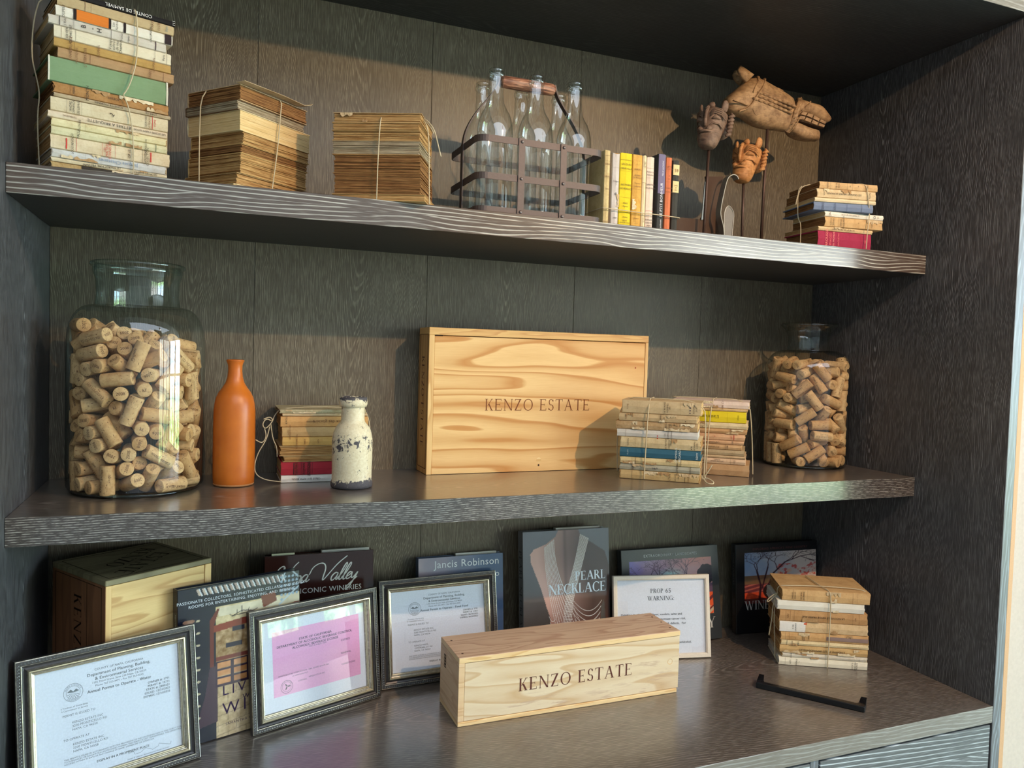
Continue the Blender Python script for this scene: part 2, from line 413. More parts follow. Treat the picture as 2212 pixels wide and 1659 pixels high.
def _ink(c):
    if c not in _ik: _ik[c] = plain('printing_ink', c, .6, 0, .3)
    return _ik[c]
def bake_grid(name, frame, nx, ny, fn, mat, parent, label=None):
    """flat printed picture: a grid of small faces, coloured per vertex. frame(u,v)->3D; fn(U,V)->(...,3) sRGB 0..255"""
    U, V = np.meshgrid(np.linspace(0, 1, nx), np.linspace(0, 1, ny)); rgb = np.clip(fn(U, V), 0, 255)/255.0
    rgb = np.where(rgb <= .04045, rgb/12.92, ((rgb+.055)/1.055)**2.4)
    o, a, b = Vector(frame(0, 0)), Vector(frame(1, 0)), Vector(frame(0, 1))
    A = np.array(a-o); B = np.array(b-o); pts = np.array(o)+U[..., None]*A+V[..., None]*B
    me = bpy.data.meshes.new(name); n = nx*ny; q = (nx-1)*(ny-1)
    me.vertices.add(n); me.vertices.foreach_set('co', pts.reshape(-1))
    i = (np.arange(ny-1)[:, None]*nx+np.arange(nx-1)[None, :]).reshape(-1)
    idx = np.stack([i, i+1, i+nx+1, i+nx], 1).reshape(-1)
    me.loops.add(q*4); me.loops.foreach_set('vertex_index', idx.astype(np.int32))
    me.polygons.add(q); me.polygons.foreach_set('loop_start', np.arange(0, q*4, 4, dtype=np.int32))
    me.update(calc_edges=True)
    ca = me.color_attributes.new('Col', 'FLOAT_COLOR', 'POINT')
    ca.data.foreach_set('color', np.concatenate([rgb, np.ones(rgb.shape[:2]+(1,))], 2).reshape(-1).astype(np.float32))
    ob = link(name, me, mat, parent)
    if label: ob['label'] = label
    return ob
# ------------------------------------------------------------ measures (metres; x right, y into the shelves, z up from the counter)
W, D, FY = 1.8804, 0.3669, -0.2265
Z1, Z2, ZC, ST = 0.464, 0.9988, 1.4793, 0.045
SP = 0.026
# ------------------------------------------------------------ room behind the camera (its windows light the shelves)
wallm = plain('cream_wall_paint', (204, 192, 180), .8, 0, .2, .1, 120)
roomm = plain('room_wall_paint', (214, 218, 222), .8, 0, .2)
floorm = plain('floor_boards', (150, 146, 142), .5)
RX0, RX1, RY, RF, RC = -2.4, 8.4, -5.2, -0.92, 2.15
def struct(o): o['kind'] = 'structure'; return o
b = MB(); b.box(RX0-.1, RX1+.1, RY-.1, .6, RF-.05, RF); struct(b.build('floor', floorm))
b = MB(); b.box(RX0-.1, RX1+.1, RY-.1, .6, RC, RC+.05); struct(b.build('ceiling', roomm))
b = MB(); b.box(W+SP, RX1, FY+.012, FY+.1, RF, RC); struct(b.build('wall_right_of_shelves', wallm)).name = 'wall_front_right'
b = MB(); b.box(RX0, -SP, FY+.012, FY+.1, RF, RC); struct(b.build('wall_front_left', wallm))
b = MB(); b.box(RX0-.06, RX0, RY, FY+.1, RF, RC); struct(b.build('wall_left', roomm))
YW = [(-4.9, -3.3), (-3.1, -1.5)]
b = MB(); cur = RY
for y0, y1 in YW: b.box(RX1, RX1+.06, cur, y0, RF, RC); b.box(RX1, RX1+.06, y0, y1, 1.95, RC); b.box(RX1, RX1+.06, y0, y1, RF, -.75); cur = y1
b.box(RX1, RX1+.06, cur, FY+.1, RF, RC); struct(b.build('wall_right', roomm))
b = MB(); b.box(-SP, W+SP, FY+.002, .45, 1.60, RC); struct(b.build('wall_over_shelves', wallm)).name = 'wall_front_top'
# rear wall with glazed openings
WIN = [(4.60, 5.70, -0.75, 1.95), (5.95, 7.05, -0.75, 1.95), (7.25, 8.30, -0.75, 1.95)]
b = MB(); xs = sorted(WIN); cur = RX0
for x0, x1, z0, z1 in xs:
    b.box(cur, x0, RY-.06, RY, RF, RC); b.box(x0, x1, RY-.06, RY, z1, RC); b.box(x0, x1, RY-.06, RY, RF, z0); cur = x1
b.box(cur, RX1, RY-.06, RY, RF, RC); struct(b.build('wall_rear', roomm))
def daylight(nm='garden_daylight', st=10.5, sk=(.90, .94, .88)):
    t = NT(nm); P = t.geo()
    n = t.noise(P, 4.2, 5.0, .68, .6); n2 = t.noise(P, 1.1, 2.0, .5)
    z = t.xyz(P)[2]
    leaf = t.ramp(n, [(.30, (.03, .07, .03)), (.44, (.16, .36, .12)), (.54, (.55, .80, .42)), (.62, (.95, 1.0, .95)), (.8, (1, 1, 1))])
    sky = t.mix(t.mr(t.m('ADD', z, t.m('MULTIPLY', n2, 1.2)), .3, 1.3), leaf, sk)
    e = t.n('Emission', Color=sky, Strength=st)
    t.t.links.new(e.outputs[0], t.out.inputs[0]); return t.mat
dl = daylight(); dl2 = daylight('added_fill_daylight', 24.0, (.58, .80, 1.0)); wfm = plain('white_window_paint', (225, 225, 220), .5)
def window(i, loc, rz, wd_, h, m=None):
    r = empty('window_%d' % i, loc, (0, 0, rz)); r['kind'] = 'structure'; hw = wd_/2
    b = MB(); b.box(-hw, hw, -.055, -.05, 0, h); b.build('pane', m or dl, r)
    f = MB()
    for a in (-hw, hw-.05, -.025): f.box(a, a+.05, -.045, .01, 0, h)
    for zz in (0, h*.48, h-.05): f.box(-hw+.05, hw-.05, -.04, .005, zz, zz+.05)
    f.build('window_frame', wfm, r)
for i, (x0, x1, z0, z1) in enumerate(WIN): window(i+1, ((x0+x1)/2, RY, z0), 0, x1-x0, z1-z0)
for i, (ya, yb) in enumerate(YW): window(4+i, (RX1, (ya+yb)/2, -.75), pi/2, yb-ya, 2.7, dl2)  # right-wall windows are added glowing panes, extra daylight for the shelves
# ------------------------------------------------------------ bookcase
PWb = W/5
oak_back = oak('oak_back', (1, 0, 0), (0, 0, 1), PWb, 0, lin(92, 81, 65), lin(170, 160, 138), .42, 26, 300, .018, .016, .75, .42, .52, px=360, pa=11, bw=.3)
oak_side = oak('oak_side', (0, 1, 0), (0, 0, 1), .42, .14, lin(60, 59, 61), lin(150, 150, 152), .42, 24, 280, .018, .012, .90, .36, .52, px=360, pa=11, bw=.3, flip=-1.0)
oak_edge1 = oak('oak_edge_upper', (0, .3, 1), (1, 0, 0), .5, .02, lin(80, 63, 52), lin(206, 202, 190), .30, 2.5, 140, .03, .0042, 1.0, .14, .42, px=210, pa=10, coat=1.0, bw=.52)
oak_edge2 = oak('oak_edge_middle', (0, .3, 1), (1, 0, 0), .9, .38, lin(68, 57, 51), lin(206, 198, 184), .30, 2, 270, .03, .003, 1.0, .12, .50, px=300, pa=62, coat=1.0, bw=.42)
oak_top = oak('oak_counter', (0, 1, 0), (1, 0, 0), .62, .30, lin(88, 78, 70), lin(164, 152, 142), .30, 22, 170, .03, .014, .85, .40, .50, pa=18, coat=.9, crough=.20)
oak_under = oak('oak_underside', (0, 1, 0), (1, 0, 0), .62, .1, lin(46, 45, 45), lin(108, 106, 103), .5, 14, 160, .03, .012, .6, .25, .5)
oak_drawer = oak('oak_drawer', (0, 0, 1), (1, 0, 0), .30, .1, lin(92, 96, 98), lin(200, 210, 216), .4, 6, 105, .02, .006, 1.0, .25, .40, px=300, pa=7, bw=.6)
oak_lip = oak('oak_lip', (0, 0, 1), (1, 0, 0), .2, .0, lin(110, 104, 94), lin(176, 180, 176), .30, 5, 120, .02, .006, .7, .35, .45, px=300, pa=12, coat=.8, bw=.3)
oak_frame = oak('oak_post', (1, 0, 0), (0, 0, 1), .1, .0, lin(104, 108, 112), lin(160, 172, 184), .4, 8, 120, .02, .006, .7, .3, .45, px=300, pa=7)
case = empty('bookcase', (0, 0, 0), label='built-in dark limed oak bookcase with two thick shelves above a counter', cat='bookcase')
for i in range(5):
    b = MB(); b.bbox(i*PWb+.0003, (i+1)*PWb-.0003, D, D+.018, -.02, ZC+.02, .0006); b.build('back_panel', oak_back, case)
def edged(name, x0, x1, y0, y1, z0, z1, mt, me, mu, ez=.0006):
    b = MB(); b.bbox(x0, x1, y0, y1, z0, z1, ez)
    o = b.build(name, [mt, me, mu], case)
    for p in o.data.polygons:
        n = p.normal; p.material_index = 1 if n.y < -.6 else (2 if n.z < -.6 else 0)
    return o
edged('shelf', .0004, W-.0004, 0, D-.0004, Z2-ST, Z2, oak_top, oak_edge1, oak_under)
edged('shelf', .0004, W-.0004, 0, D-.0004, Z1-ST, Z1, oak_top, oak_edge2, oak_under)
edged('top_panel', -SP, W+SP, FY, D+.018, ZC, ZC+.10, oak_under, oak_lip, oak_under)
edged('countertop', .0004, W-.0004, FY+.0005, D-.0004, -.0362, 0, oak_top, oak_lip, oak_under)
for s, x0, x1 in (('l', -SP, 0), ('r', W, W+SP)):
    b = MB(); b.bbox(x0, x1, FY, D+.018, RF, ZC, .0008); o = b.build('side_panel', [oak_side, oak_frame], case)
    for p in o.data.polygons: p.material_index = 1 if p.normal.y < -.6 else 0
# base: carcass, divider and drawer fronts
b = MB(); b.box(.001, W-.001, FY+.03, D, RF, -.0375); b.build('carcass', oak_under, case)
DX = 1.389
for x0, x1 in ((.004, DX-.0125), (DX+.0125, W-.004)):
    b = MB(); b.bbox(x0, x1, FY+.002, FY+.022, -.21, -.0412, .001); o = b.build('drawer', oak_drawer, case)
b = MB(); b.bbox(DX-.010, DX+.010, FY+.004, FY+.03, RF, -.037, .0008); b.build('divider', oak_frame, case)
b = MB(); b.bbox(.004, W-.004, FY+.002, FY+.022, RF+.1, -.2145, .001); b.build('door', oak_drawer, case)

# the spotlight that lights the shelves: housing and an added flap shading the lower-left frames
sl = empty('track_spotlight', (LAMP[0], LAMP[1]-.02, LAMP[2]+.03), label='black track spotlight with a barn door, hanging in front of the bookcase', cat='lamp')
blk = plain('black_lamp_metal', (20, 20, 22), .4, .3)
b = MB(); b.lathe([(.001, .16), (.035, .16), (.040, .15), (.040, .02), (.037, .02), (.036, .14), (.001, .145)], 24); b.build('housing', blk, sl, fix=False)
b = MB(); b.tube([(0, 0, .16), (0, 0, RC-LAMP[2]-.03)], .008, 8); b.build('stem', blk, sl, fix=False)
b = MB(); b.box(-.66, -.195, .315, .318, -.62, -.290); b.box(-.200, -.194, .30, .33, -.30, -.285); b.tube([(-.036, .0, .03), (-.12, .15, -.12), (-.197, .316, -.288)], .004, 6); b.build('shading_flap', blk, sl, fix=False)
b = MB(); b.bbox(W+SP+.0005, W+SP+.021, FY+.003, FY+.0118, RF, RC-.001, .004); struct(b.build('tan_strip_1', plain('strip_tan', (206, 164, 122), .7)))  # narrow tan strip between side panel and wall
# ------------------------------------------------------------ books
PG = {'tan': page_mat('page_edges_tan', (222, 184, 124), (136, 88, 42)), 'brown': page_mat('page_edges_brown', (184, 136, 84), (88, 50, 24)),
      'cream': page_mat('page_edges_cream', (236, 208, 156), (206, 168, 110)), 'grey': page_mat('page_edges_grey', (205, 190, 160), (120, 98, 70)),
      'white': page_mat('page_edges_white', (235, 232, 225), (190, 188, 180))}
def add_book(root_name, loc, rot, w, d, h, col, pg='tan', items=(), bands=(), label=None, group=None, hard=False, rough=False, torn=0, back=False, parent=None, stain=.35, stn=None, crough=.78):
    """lying book, origin at its front bottom left, spine along x facing -y (back=True: spine at the rear, page edges in front)"""
    r = empty(root_name, loc, rot, label, 'book', group)
    t = .0022 if hard else .0009; ov = .003 if hard else .0006
    bul = -.0012 if hard else -.0006
    rad = min(.0034, h*.30)
    prof = [(d, 0), (rad, 0), (rad*.3, rad*.3), (bul, h*.5), (rad*.3, h-rad*.3), (rad, h), (d, h), (d, h-t), (rad+t*.5, h-t), (t, h-rad*.8), (t+bul, h*.5), (t, rad*.8), (rad+t*.5, t), (d, t)]
    n = 12; mb = MB(); vs = []; P = len(prof)
    ph = random.random()*6
    for i in range(n+1):
        x = w*i/n
        for k, (y, z) in enumerate(prof):
            jx = random.uniform(-1, 1)*(.0022 if torn else .0007) if i in (0, n) and k in (2, 3, 4, 9, 10, 11) else 0
            jy = .0005*sin(ph+i*1.1) if k in (3, 10) else 0
            if torn and i in (0, n) and k in (2, 3, 4, 9, 10, 11): jx += (1 if i == 0 else -1)*.002
            yy = y+jy
            if back: yy = d-yy
            vs.append((x+jx, yy, z))
    fs = []
    for i in range(n):
        for k in range(P):
            l = (k+1) % P; fs.append((i*P+k, i*P+l, (i+1)*P+l, (i+1)*P+k))
    fs += [(0, P-1, P-2, P-3, 8, 9) if False else tuple(range(P))[::-1], tuple(n*P+k for k in range(P))]
    mb.add(vs, fs)
    mb.build('cover', paper(col, stain, crough, stn=stn), r)
    # page block as a pile of thin uneven slabs
    z = t+.0001; ztop = h-t-.0001; mb = MB(); big = .0026 if rough else .0009
    th0 = .0016 if rough else .0034
    while z < ztop-1e-5:
        th = min(random.uniform(.6, 1.5)*th0, ztop-z)
        a, bb, c = [random.uniform(0, big) for _ in range(3)]
        y0, y1 = (t+.0006, d-ov-a)
        if back: y0, y1 = d-y1, d-y0
        m0 = (y0+y1)/2
        mb.box(ov+bb, w-ov-c, y0, y1, z, z+th-.00012, 0, big*.25); z += th
    mb.build('pages', PG[pg], r, fix=False)
    fy = bul-.0011
    F = (lambda x, y: (x, fy, y))
    if items or bands:
        mbs = {}
        for it in items:
            if it[0] == 't':   # ('t', text, pos, rot, size_frac_or_m, colour, dz)
                _, s, p, rt, sz, c = it[:6]; dz = it[6] if len(it) > 6 else 0
                font = it[7] if len(it) > 7 else SANS
                mbs.setdefault(c, []).append((s, sz, p*w, h*.5+dz*h, rt, font, 'c', .02))
        for c, L in mbs.items():
            lettermesh(L, F).build('lettering', INK(c), r, fix=False)
        for bn in bands:       # (p0, p1, colour[, z0, z1])
            p0, p1, c = bn[:3]; z0, z1 = (bn[3], bn[4]) if len(bn) > 4 else (.0, 1.0)
            thin = (p1-p0)*w < .0018
            mb = MB(); k = 5; y0 = fy+.0004
            for i in range(k):
                za, zb = h*(z0+(z1-z0)*i/k), h*(z0+(z1-z0)*(i+1)/k)
                bl = lambda zz: bul*(1-(2*zz/h-1)**2) - .00055 if h*.08 < zz < h*.92 else -.00025
                mb.add([(p0*w, bl(za), za), (p1*w, bl(za), za), (p1*w, bl(zb), zb), (p0*w, bl(zb), zb)], [(0, 1, 2, 3)])
            mb.build('printed_rule' if thin else 'printed_band', INK(c) if thin else paper(c, .15), r, fix=False)
    if torn:
        for q in range(torn):
            p = random.uniform(.02, .85)*w; L = random.uniform(.06, .2)*w; m = 9
            top = random.random() < .5
            pts = []
            for i in range(m): pts.append((p+L*i/(m-1), (h*.98 if top else h*.02)+0))
            for i in range(m-1, -1, -1): pts.append((p+L*i/(m-1), (h*(.98-random.uniform(.12, .45)) if top else h*(.02+random.uniform(.12, .45)))))
            vs = [(x, fy+.0004-random.uniform(0, .0009), z) for x, z in pts]
            fs = [(i, i+1, 2*m-2-i, 2*m-1-i) for i in range(m-1)]
            MB().add(vs, fs).build('torn_paper', paper(random.choice([(222, 190, 140), (196, 150, 95), (236, 214, 170)]), .5), r, fix=False)
    return r
K = (52, 40, 34); RD = (190, 50, 40); BR = (120, 80, 50)
def stack(origin, yaw, w, d, layers, where, group, hs=1.0, gap=.0003):
    """layers bottom to top: dict(h, c, desc, ...); 'desc' is the look, position words are added for the label"""
    z = origin[2]; n = len(layers); out = []
    for i, L in enumerate(layers):
        h = L['h']*hs; ww = w*L.get('w', 1.0); dd = d*L.get('d', 1.0); ya = yaw+radians(L.get('a', 0))
        dx, dy = L.get('x', 0), L.get('y', 0)
        ox = origin[0]+dx*cos(yaw)-dy*sin(yaw); oy = origin[1]+dx*sin(yaw)+dy*cos(yaw)
        pos = 'lowest in' if i == 0 else ('topmost in' if i == n-1 else L.get('pos', 'in'))
        lab = '%s %s %s' % (L['desc'], pos, where)
        kw = {k: L[k] for k in ('pg', 'items', 'bands', 'hard', 'rough', 'torn', 'back', 'stain', 'stn', 'crough') if k in L}
        out.append(add_book('book', (ox, oy, z+.00015), (0, 0, ya), ww, dd, h-gap, L['c'], label=lab, group=group, **kw)); z += h
    return out, z
twm = plain('twine', (205, 188, 155), .85, 0, .1, .6, 2500)
def twine(paths, label, r=.0011, name='twine', col=None):
    mb = MB()
    for p in paths:
        q = smooth_path(p)
        mb.tube(q, r, 6)
    o = mb.build(name, col or twm, None, fix=False); tag(o, label, 'string'); return o
def smooth_path(p, it=2):
    p = [Vector(a) for a in p]
    for _ in range(it):
        q = [p[0]]
        for a, b in zip(p[:-1], p[1:]): q += [a*.75+b*.25, a*.25+b*.75]
        q.append(p[-1]); p = q
    return p
def loc2w(o, yaw, p): return (o[0]+p[0]*cos(yaw)-p[1]*sin(yaw), o[1]+p[0]*sin(yaw)+p[1]*cos(yaw), o[2]+p[2])
def helix(c, r, n=16, ax='y', turns=1.0, dr=0):
    return [(c[0]+(r+dr*i/n)*cos(2*pi*turns*i/n), c[1]+.0006*i, c[2]+(r+dr*i/n)*sin(2*pi*turns*i/n)) for i in range(n+1)]
S = .0037
# --- tall tied stack, far left of the upper shelf
o1 = (.0535, .030, Z2); y1 = radians(19)
L1 = [
 dict(h=.0145, c=(206, 172, 108), desc='torn yellowed book with a crumbling brown spine', torn=6, pg='grey', stain=.9, bands=[(.25, .55, (60, 50, 40), .55, .95), (.6, .72, (90, 80, 60), .2, .7)]),
 dict(h=.0065, c=(226, 208, 165), desc='thin cream booklet with bold black capitals', torn=2, pg='cream', items=[('t', 'LE MARECHAL PETAIN', .42, 184, .0036, K), ('t', 'GEORGES SUAREZ', .80, 182, .003, K)]),
 dict(h=.0135, c=(206, 204, 198), desc='pale blue-grey paperback with faint blue lettering', torn=3, pg='grey', items=[('t', 'Jacques Chastenet', .56, 180, .0052, (120, 140, 165))], bands=[(.28, .281, K)]),
 dict(h=.0217, c=(226, 202, 160), w=1.02, desc='thick cream book with two red bars on its spine', pg='tan', items=[('t', 'LOUIS REVERDY', .17, 90, .003, K), ('t', '+', .28, 0, .006, K), ('t', 'LES', .43, 90, .003, RD), ('t', 'MAITRES', .45, 90, .0036, RD), ('t', 'SONNEURS', .475, 90, .0036, RD), ('t', 'NOUVELLE', .78, 90, .0032, K), ('t', 'COLLECTION', .80, 90, .0032, K), ('t', 'OP 15', .64, 90, .0036, K)], bands=[(.118, .128, (205, 50, 40), .08, .85), (.825, .835, (205, 50, 40), .15, .9), (.20, .203, RD), (.41, .412, RD), (.52, .522, RD), (.755, .757, K)]),
 dict(h=.0130, c=(220, 210, 160), desc='greenish-cream paperback with a peeling left corner', torn=2, pg='tan', items=[('t', 'PALLA', .22, 90, .0035, K), ('t', 'NAPOLEON', .80, 90, .0028, K)], bands=[(.60, .601, K), (.89, .895, (70, 90, 60))]),
 dict(h=.0123, c=(232, 216, 160), desc='pale yellow paperback', torn=2, pg='tan', items=[('t', 'VOLTAIRE', .23, 90, .0028, K)], bands=[(.28, .281, K)]),
 dict(h=.0108, c=(232, 208, 172), x=-.004, w=1.02, desc='slim beige paperback titled LETTRES A BRIQUETTE', pg='cream', items=[('t', 'LETTRES A BRIQUETTE', .50, 180, .0044, K), ('t', 'LES SIGNES PARMI NOUS', .84, 180, .003, K), ('t', 'TOMASSON', .17, 180, .0024, BR)]),
 dict(h=.0217, c=(222, 202, 160), desc='thick beige paperback with a large figure 2', pg='tan', items=[('t', '2', .50, 60, .0068, K), ('t', 'ANDRE', .155, 90, .003, K), ('t', 'LAMANDE', .18, 90, .003, K), ('t', 'LES LEVRES', .22, 90, .003, K), ('t', 'HISTOIRE', .80, 90, .003, K), ('t', 'DE FRANCE', .83, 90, .003, BR), ('t', 'TOME', .88, 90, .003, RD)], bands=[(.125, .127, K), (.245, .246, K), (.855, .86, RD)]),
 dict(h=.0065, c=(196, 172, 132), x=.004, desc='thin taupe booklet', pg='brown', items=[('t', 'ROMETTE YVONNES', .45, 180, .003, K), ('t', 'LIVRE DE', .82, 180, .003, K)]),
 dict(h=.0165, c=(190, 132, 68), x=.002, desc='frayed orange-brown paperback with curling edges', torn=5, pg='brown', rough=True, stain=.6, items=[('t', 'HENRI', .17, 90, .003, K), ('t', 'MONTH', .28, 90, .0042, K), ('t', 'POESIES', .50, 180, .0032, K)], bands=[(.14, .142, BR), (.81, .812, K)]),
 dict(h=.0380, c=(126, 156, 108), x=-.004, w=1.02, d=1.06, hard=True, desc='thick sage green cloth book with bumped corners', pos='in', pg='tan', stain=.16, stn=(108, 136, 92), crough=.9, bands=[(0, .012, (226, 218, 196)), (.985, 1.0, (226, 218, 196))]),
 dict(h=.0160, c=(186, 142, 92), x=.009, desc='tan paperback with faded brown lettering', pg='tan', stain=.25, items=[('t', 'ANNALES', .10, 90, .003, BR), ('t', 'POLITIQUES', .15, 90, .003, BR), ('t', 'LITTERAIRES', .22, 90, .0036, BR), ('t', 'PARIS', .78, 90, .0036, BR)], bands=[(.26, .263, BR), (.90, .903, BR)]),
 dict(h=.0137, c=(196, 150, 72), x=.004, desc='golden mustard paperback', pg='cream', stain=.25, items=[('t', 'VERLAINE', .13, 90, .0038, BR), ('t', 'ROMAN', .36, 90, .0036, BR), ('t', 'CALMANN', .84, 90, .0032, BR)], bands=[(.16, .162, BR)]),
 dict(h=.0188, c=(226, 212, 178), x=.004, desc='cream paperback titled Voyage autour de ma chambre', pg='cream', stain=.15, items=[('t', 'XAVIER', .10, 90, .0034, K), ('t', 'DE MAISTRE', .13, 90, .0034, K), ('t', 'Voyage', .455, 90, .004, K), ('t', 'autour', .485, 90, .004, K), ('t', 'de ma', .515, 90, .004, K), ('t', 'Chambre', .545, 90, .004, K), ('t', 'Paris', .93, 90, .0034, K)], bands=[(.055, .057, BR), (.17, .172, K), (.85, .852, K), (.96, .962, K)]),
 dict(h=.0145, c=(206, 196, 178), x=-.004, desc='greyish white paperback with spaced letters S B H', pg='cream', stain=.2, items=[('t', 'B', .28, 90, .0065, K), ('t', '-', .35, 90, .0065, K), ('t', 'H', .41, 90, .0065, K), ('t', 'J. KAL', .13, 90, .003, K), ('t', 'roman', .60, 90, .003, K), ('t', 'prix', .66, 90, .003, K)], bands=[(.085, .091, K), (.20, .202, K), (.51, .513, K), (.66, .662, K), (.90, .908, (60, 30, 40))]),
 dict(h=.0165, c=(228, 220, 200), x=.006, desc='white paperback with a bright orange spine band', pg='cream', stain=.12, items=[('t', 'DUMAY', .06, 90, .0036, K), ('t', 'Les', .47, 90, .0034, K), ('t', 'Perdrix', .50, 90, .0034, K), ('t', 'GALLIMARD', .80, 90, .003, K)], bands=[(.14, .165, (40, 25, 22)), (.165, .43, (238, 120, 20)), (.43, .452, (40, 25, 22)), (.56, .58, (40, 25, 22)), (.93, .99, (50, 32, 34))]),
 dict(h=.0165, c=(196, 168, 118), x=.008, desc='large khaki-tan book with dull lettering', pg='tan', stain=.2, items=[('t', 'PARIS', .80, 90, .004, BR), ('t', 'CLUB', .86, 90, .0036, BR), ('t', 'lion', .93, 90, .004, (90, 130, 140))], bands=[(.27, .272, BR), (.22, .224, BR)]),
 dict(h=.0085, c=(30, 26, 26), x=.010, desc='black book with white capital lettering', pg='cream', stain=.1, items=[('t', 'CONTES DE SAMIVEL', .58, 180, .005, (235, 232, 225)), ('t', '111', .985, 90, .004, (235, 232, 225))]),
]
bk, zt = stack(o1, y1, .1722, .118, L1, 'the far-left tall stack', 'books in the tall stack at the left of the upper shelf')
ht = zt-Z2
def P1(x, y, z): return loc2w(o1, y1, (x, y, z))
twine([[P1(.118, -.005, .003), P1(.118, -.005, .06), P1(.114, -.005, .098), P1(.108, -.006, .124), P1(.100, -.008, .137), P1(.104, -.009, .141), P1(.112, -.0085, .160), P1(.122, -.006, .20), P1(.122, -.005, .25), P1(.119, -.004, ht+.003), P1(.119, .03, ht+.004), P1(.118, .10, ht+.004)],
       [P1(.118, .10, ht+.004), P1(.119, .125, ht*.9), P1(.118, .127, .01)],
       [P1(-.006, .05, .001), P1(-.010, .05, .09), P1(-.006, .05, .125), P1(-.012, .045, .150), P1(-.02, .04, .18), P1(-.016, .045, .24), P1(-.004, .05, ht+.004), P1(.06, .05, ht+.005), P1(.165, .05, ht+.004), P1(.180, .04, .25), P1(.1815, .035, .19), P1(.180, .03, .06), P1(.179, .03, .001)],
       [P1(.180, .038, .245), P1(.184, .03, .262), P1(.186, .02, .275)], [P1(.180, .038, .245), P1(.176, .028, .235), P1(.172, .02, .222)]],
      'grey twine tied round the tall left stack of books')
# --- second stack: page edges towards the room, corner forward
o2 = (.3246, .030, Z2); y2 = radians(40.2)
L2 = [
 dict(h=.008, c=(226, 200, 140), desc='thin cream-edged book', pg='cream', x=-.006, back=True),
 dict(h=.020, c=(200, 160, 100), desc='rough-cut book with flaking pale page edges', pg='tan', rough=True, back=True, x=.002, y=.002),
 dict(h=.034, c=(206, 160, 90), desc='thick golden-edged book', pg='tan', back=True, x=.008, rough=True, pos='low in'),
 dict(h=.016, c=(206, 160, 90), desc='orange-tinged book with ragged page edges', pg='brown', rough=True, back=True, x=.010, y=.0),
 dict(h=.021, c=(206, 160, 90), desc='buff book with wavy uneven page edges', pg='tan', rough=True, back=True, x=.012, y=-.001),
 dict(h=.034, c=(232, 208, 150), desc='thick book with smooth pale yellow page edges', pg='cream', back=True, x=.006, w=1.05, stain=.1, pos='high in'),
 dict(h=.0165, c=(120, 84, 50), desc='book with dark olive-brown torn page edges', pg='grey', rough=True, back=True, x=.003, y=.003),
 dict(h=.026, c=(216, 176, 120), desc='brown-edged paperback with a curling cover', pg='brown', rough=True, back=True, x=.006, y=.001),
]
bk, zt = stack(o2, y2, .160, .128, L2, 'the corner-forward stack', 'books in the corner-forward stack on the upper shelf')
h2 = zt-Z2
def P2(x, y, z): return loc2w(o2, y2, (x, y, z))
twine([[P2(.074, -.005, .001), P2(.088, -.005, .09), P2(.094, -.004, .15), P2(.098, -.003, h2+.003), P2(.10, .05, h2+.004), P2(.10, .135, h2+.003), P2(.10, .138, .01)],
       [P2(-.005, .084, .001), P2(-.006, .084, .09), P2(-.003, .084, h2+.003), P2(.05, .083, h2+.005), P2(.175, .08, h2+.003), P2(.180, .08, .01)]],
      'pale twine around the stack with its corner forward')
b = MB(); q = [(.0, -.004), (.04, -.002), (.09, 0), (.14, -.003), (.158, -.006), (.162, .002)]
b.strap([P2(x, -.006+0*y, h2+.003+.5*y+(.006 if x > .15 else 0)) for x, y in q], Vector((-sin(y2)*.02, cos(y2)*.02, 0)), .0005)
cc = b.build('loose_cover', paper((228, 200, 150), .5)); tag(cc, 'curled loose paper cover on top of the corner-forward stack', 'paper')
# --- third stack: brown page edges
o3 = (.4870, .048, Z2); y3 = radians(-26)
L3 = [
 dict(h=.012, c=(206, 160, 90), desc='tan-edged book with one pale corner', pg='tan', back=True, w=1.06, x=-.002, pos='in'),
 dict(h=.036, c=(150, 96, 46), desc='thick book with dark brown page edges', pg='brown', back=True, rough=True, pos='low in'),
 dict(h=.033, c=(176, 124, 60), desc='brown book with deeply ribbed page edges', pg='brown', back=True, rough=True, x=-.001, pos='midway in'),
 dict(h=.0245, c=(190, 150, 96), desc='book with grey-brown bowed page edges', pg='grey', back=True, rough=True, x=-.003),
 dict(h=.017, c=(196, 150, 84), desc='amber-edged book with splayed pages', pg='tan', back=True, rough=True, x=-.003, pos='high in'),
 dict(h=.0145, c=(196, 150, 84), desc='ragged tan-edged book, second from the top', pg='tan', back=True, rough=True, x=-.004, y=-.001),
 dict(h=.017, c=(206, 164, 104), desc='coverless book with chipped golden edges', pg='tan', back=True, rough=True, x=-.002, torn=2),
]
bk, zt = stack(o3, y3, .158, .112, L3, 'the stack beside the carrier', 'brown-edged books in the third stack on the upper shelf')
h3 = zt-Z2
def P3(x, y, z): return loc2w(o3, y3, (x, y, z))
twine([[P3(.080, -.004, .001), P3(.081, -.004, .08), P3(.084, -.003, h3+.003), P3(.085, .05, h3+.004), P3(.085, .113, h3+.003), P3(.085, .117, .01)],
       [P3(-.004, .07, .01), P3(-.006, .07, h3+.002), P3(.06, .045, h3+.004), P3(.150, .03, h3+.003), P3(.164, .03, h3-.02), P3(.166, .03, .06), P3(.168, .03, .001)],
       [P3(.150, .03, h3+.003), P3(.168, .02, h3-.012), P3(.178, .015, h3-.028), P3(.184, .01, h3-.05), P3(.192, .0, h3-.075)],
       [P3(.150, .03, h3+.003), P3(.170, .018, h3-.02), P3(.176, .012, h3-.032)]],
      'cream twine with loose ends around the brown-edged stack')
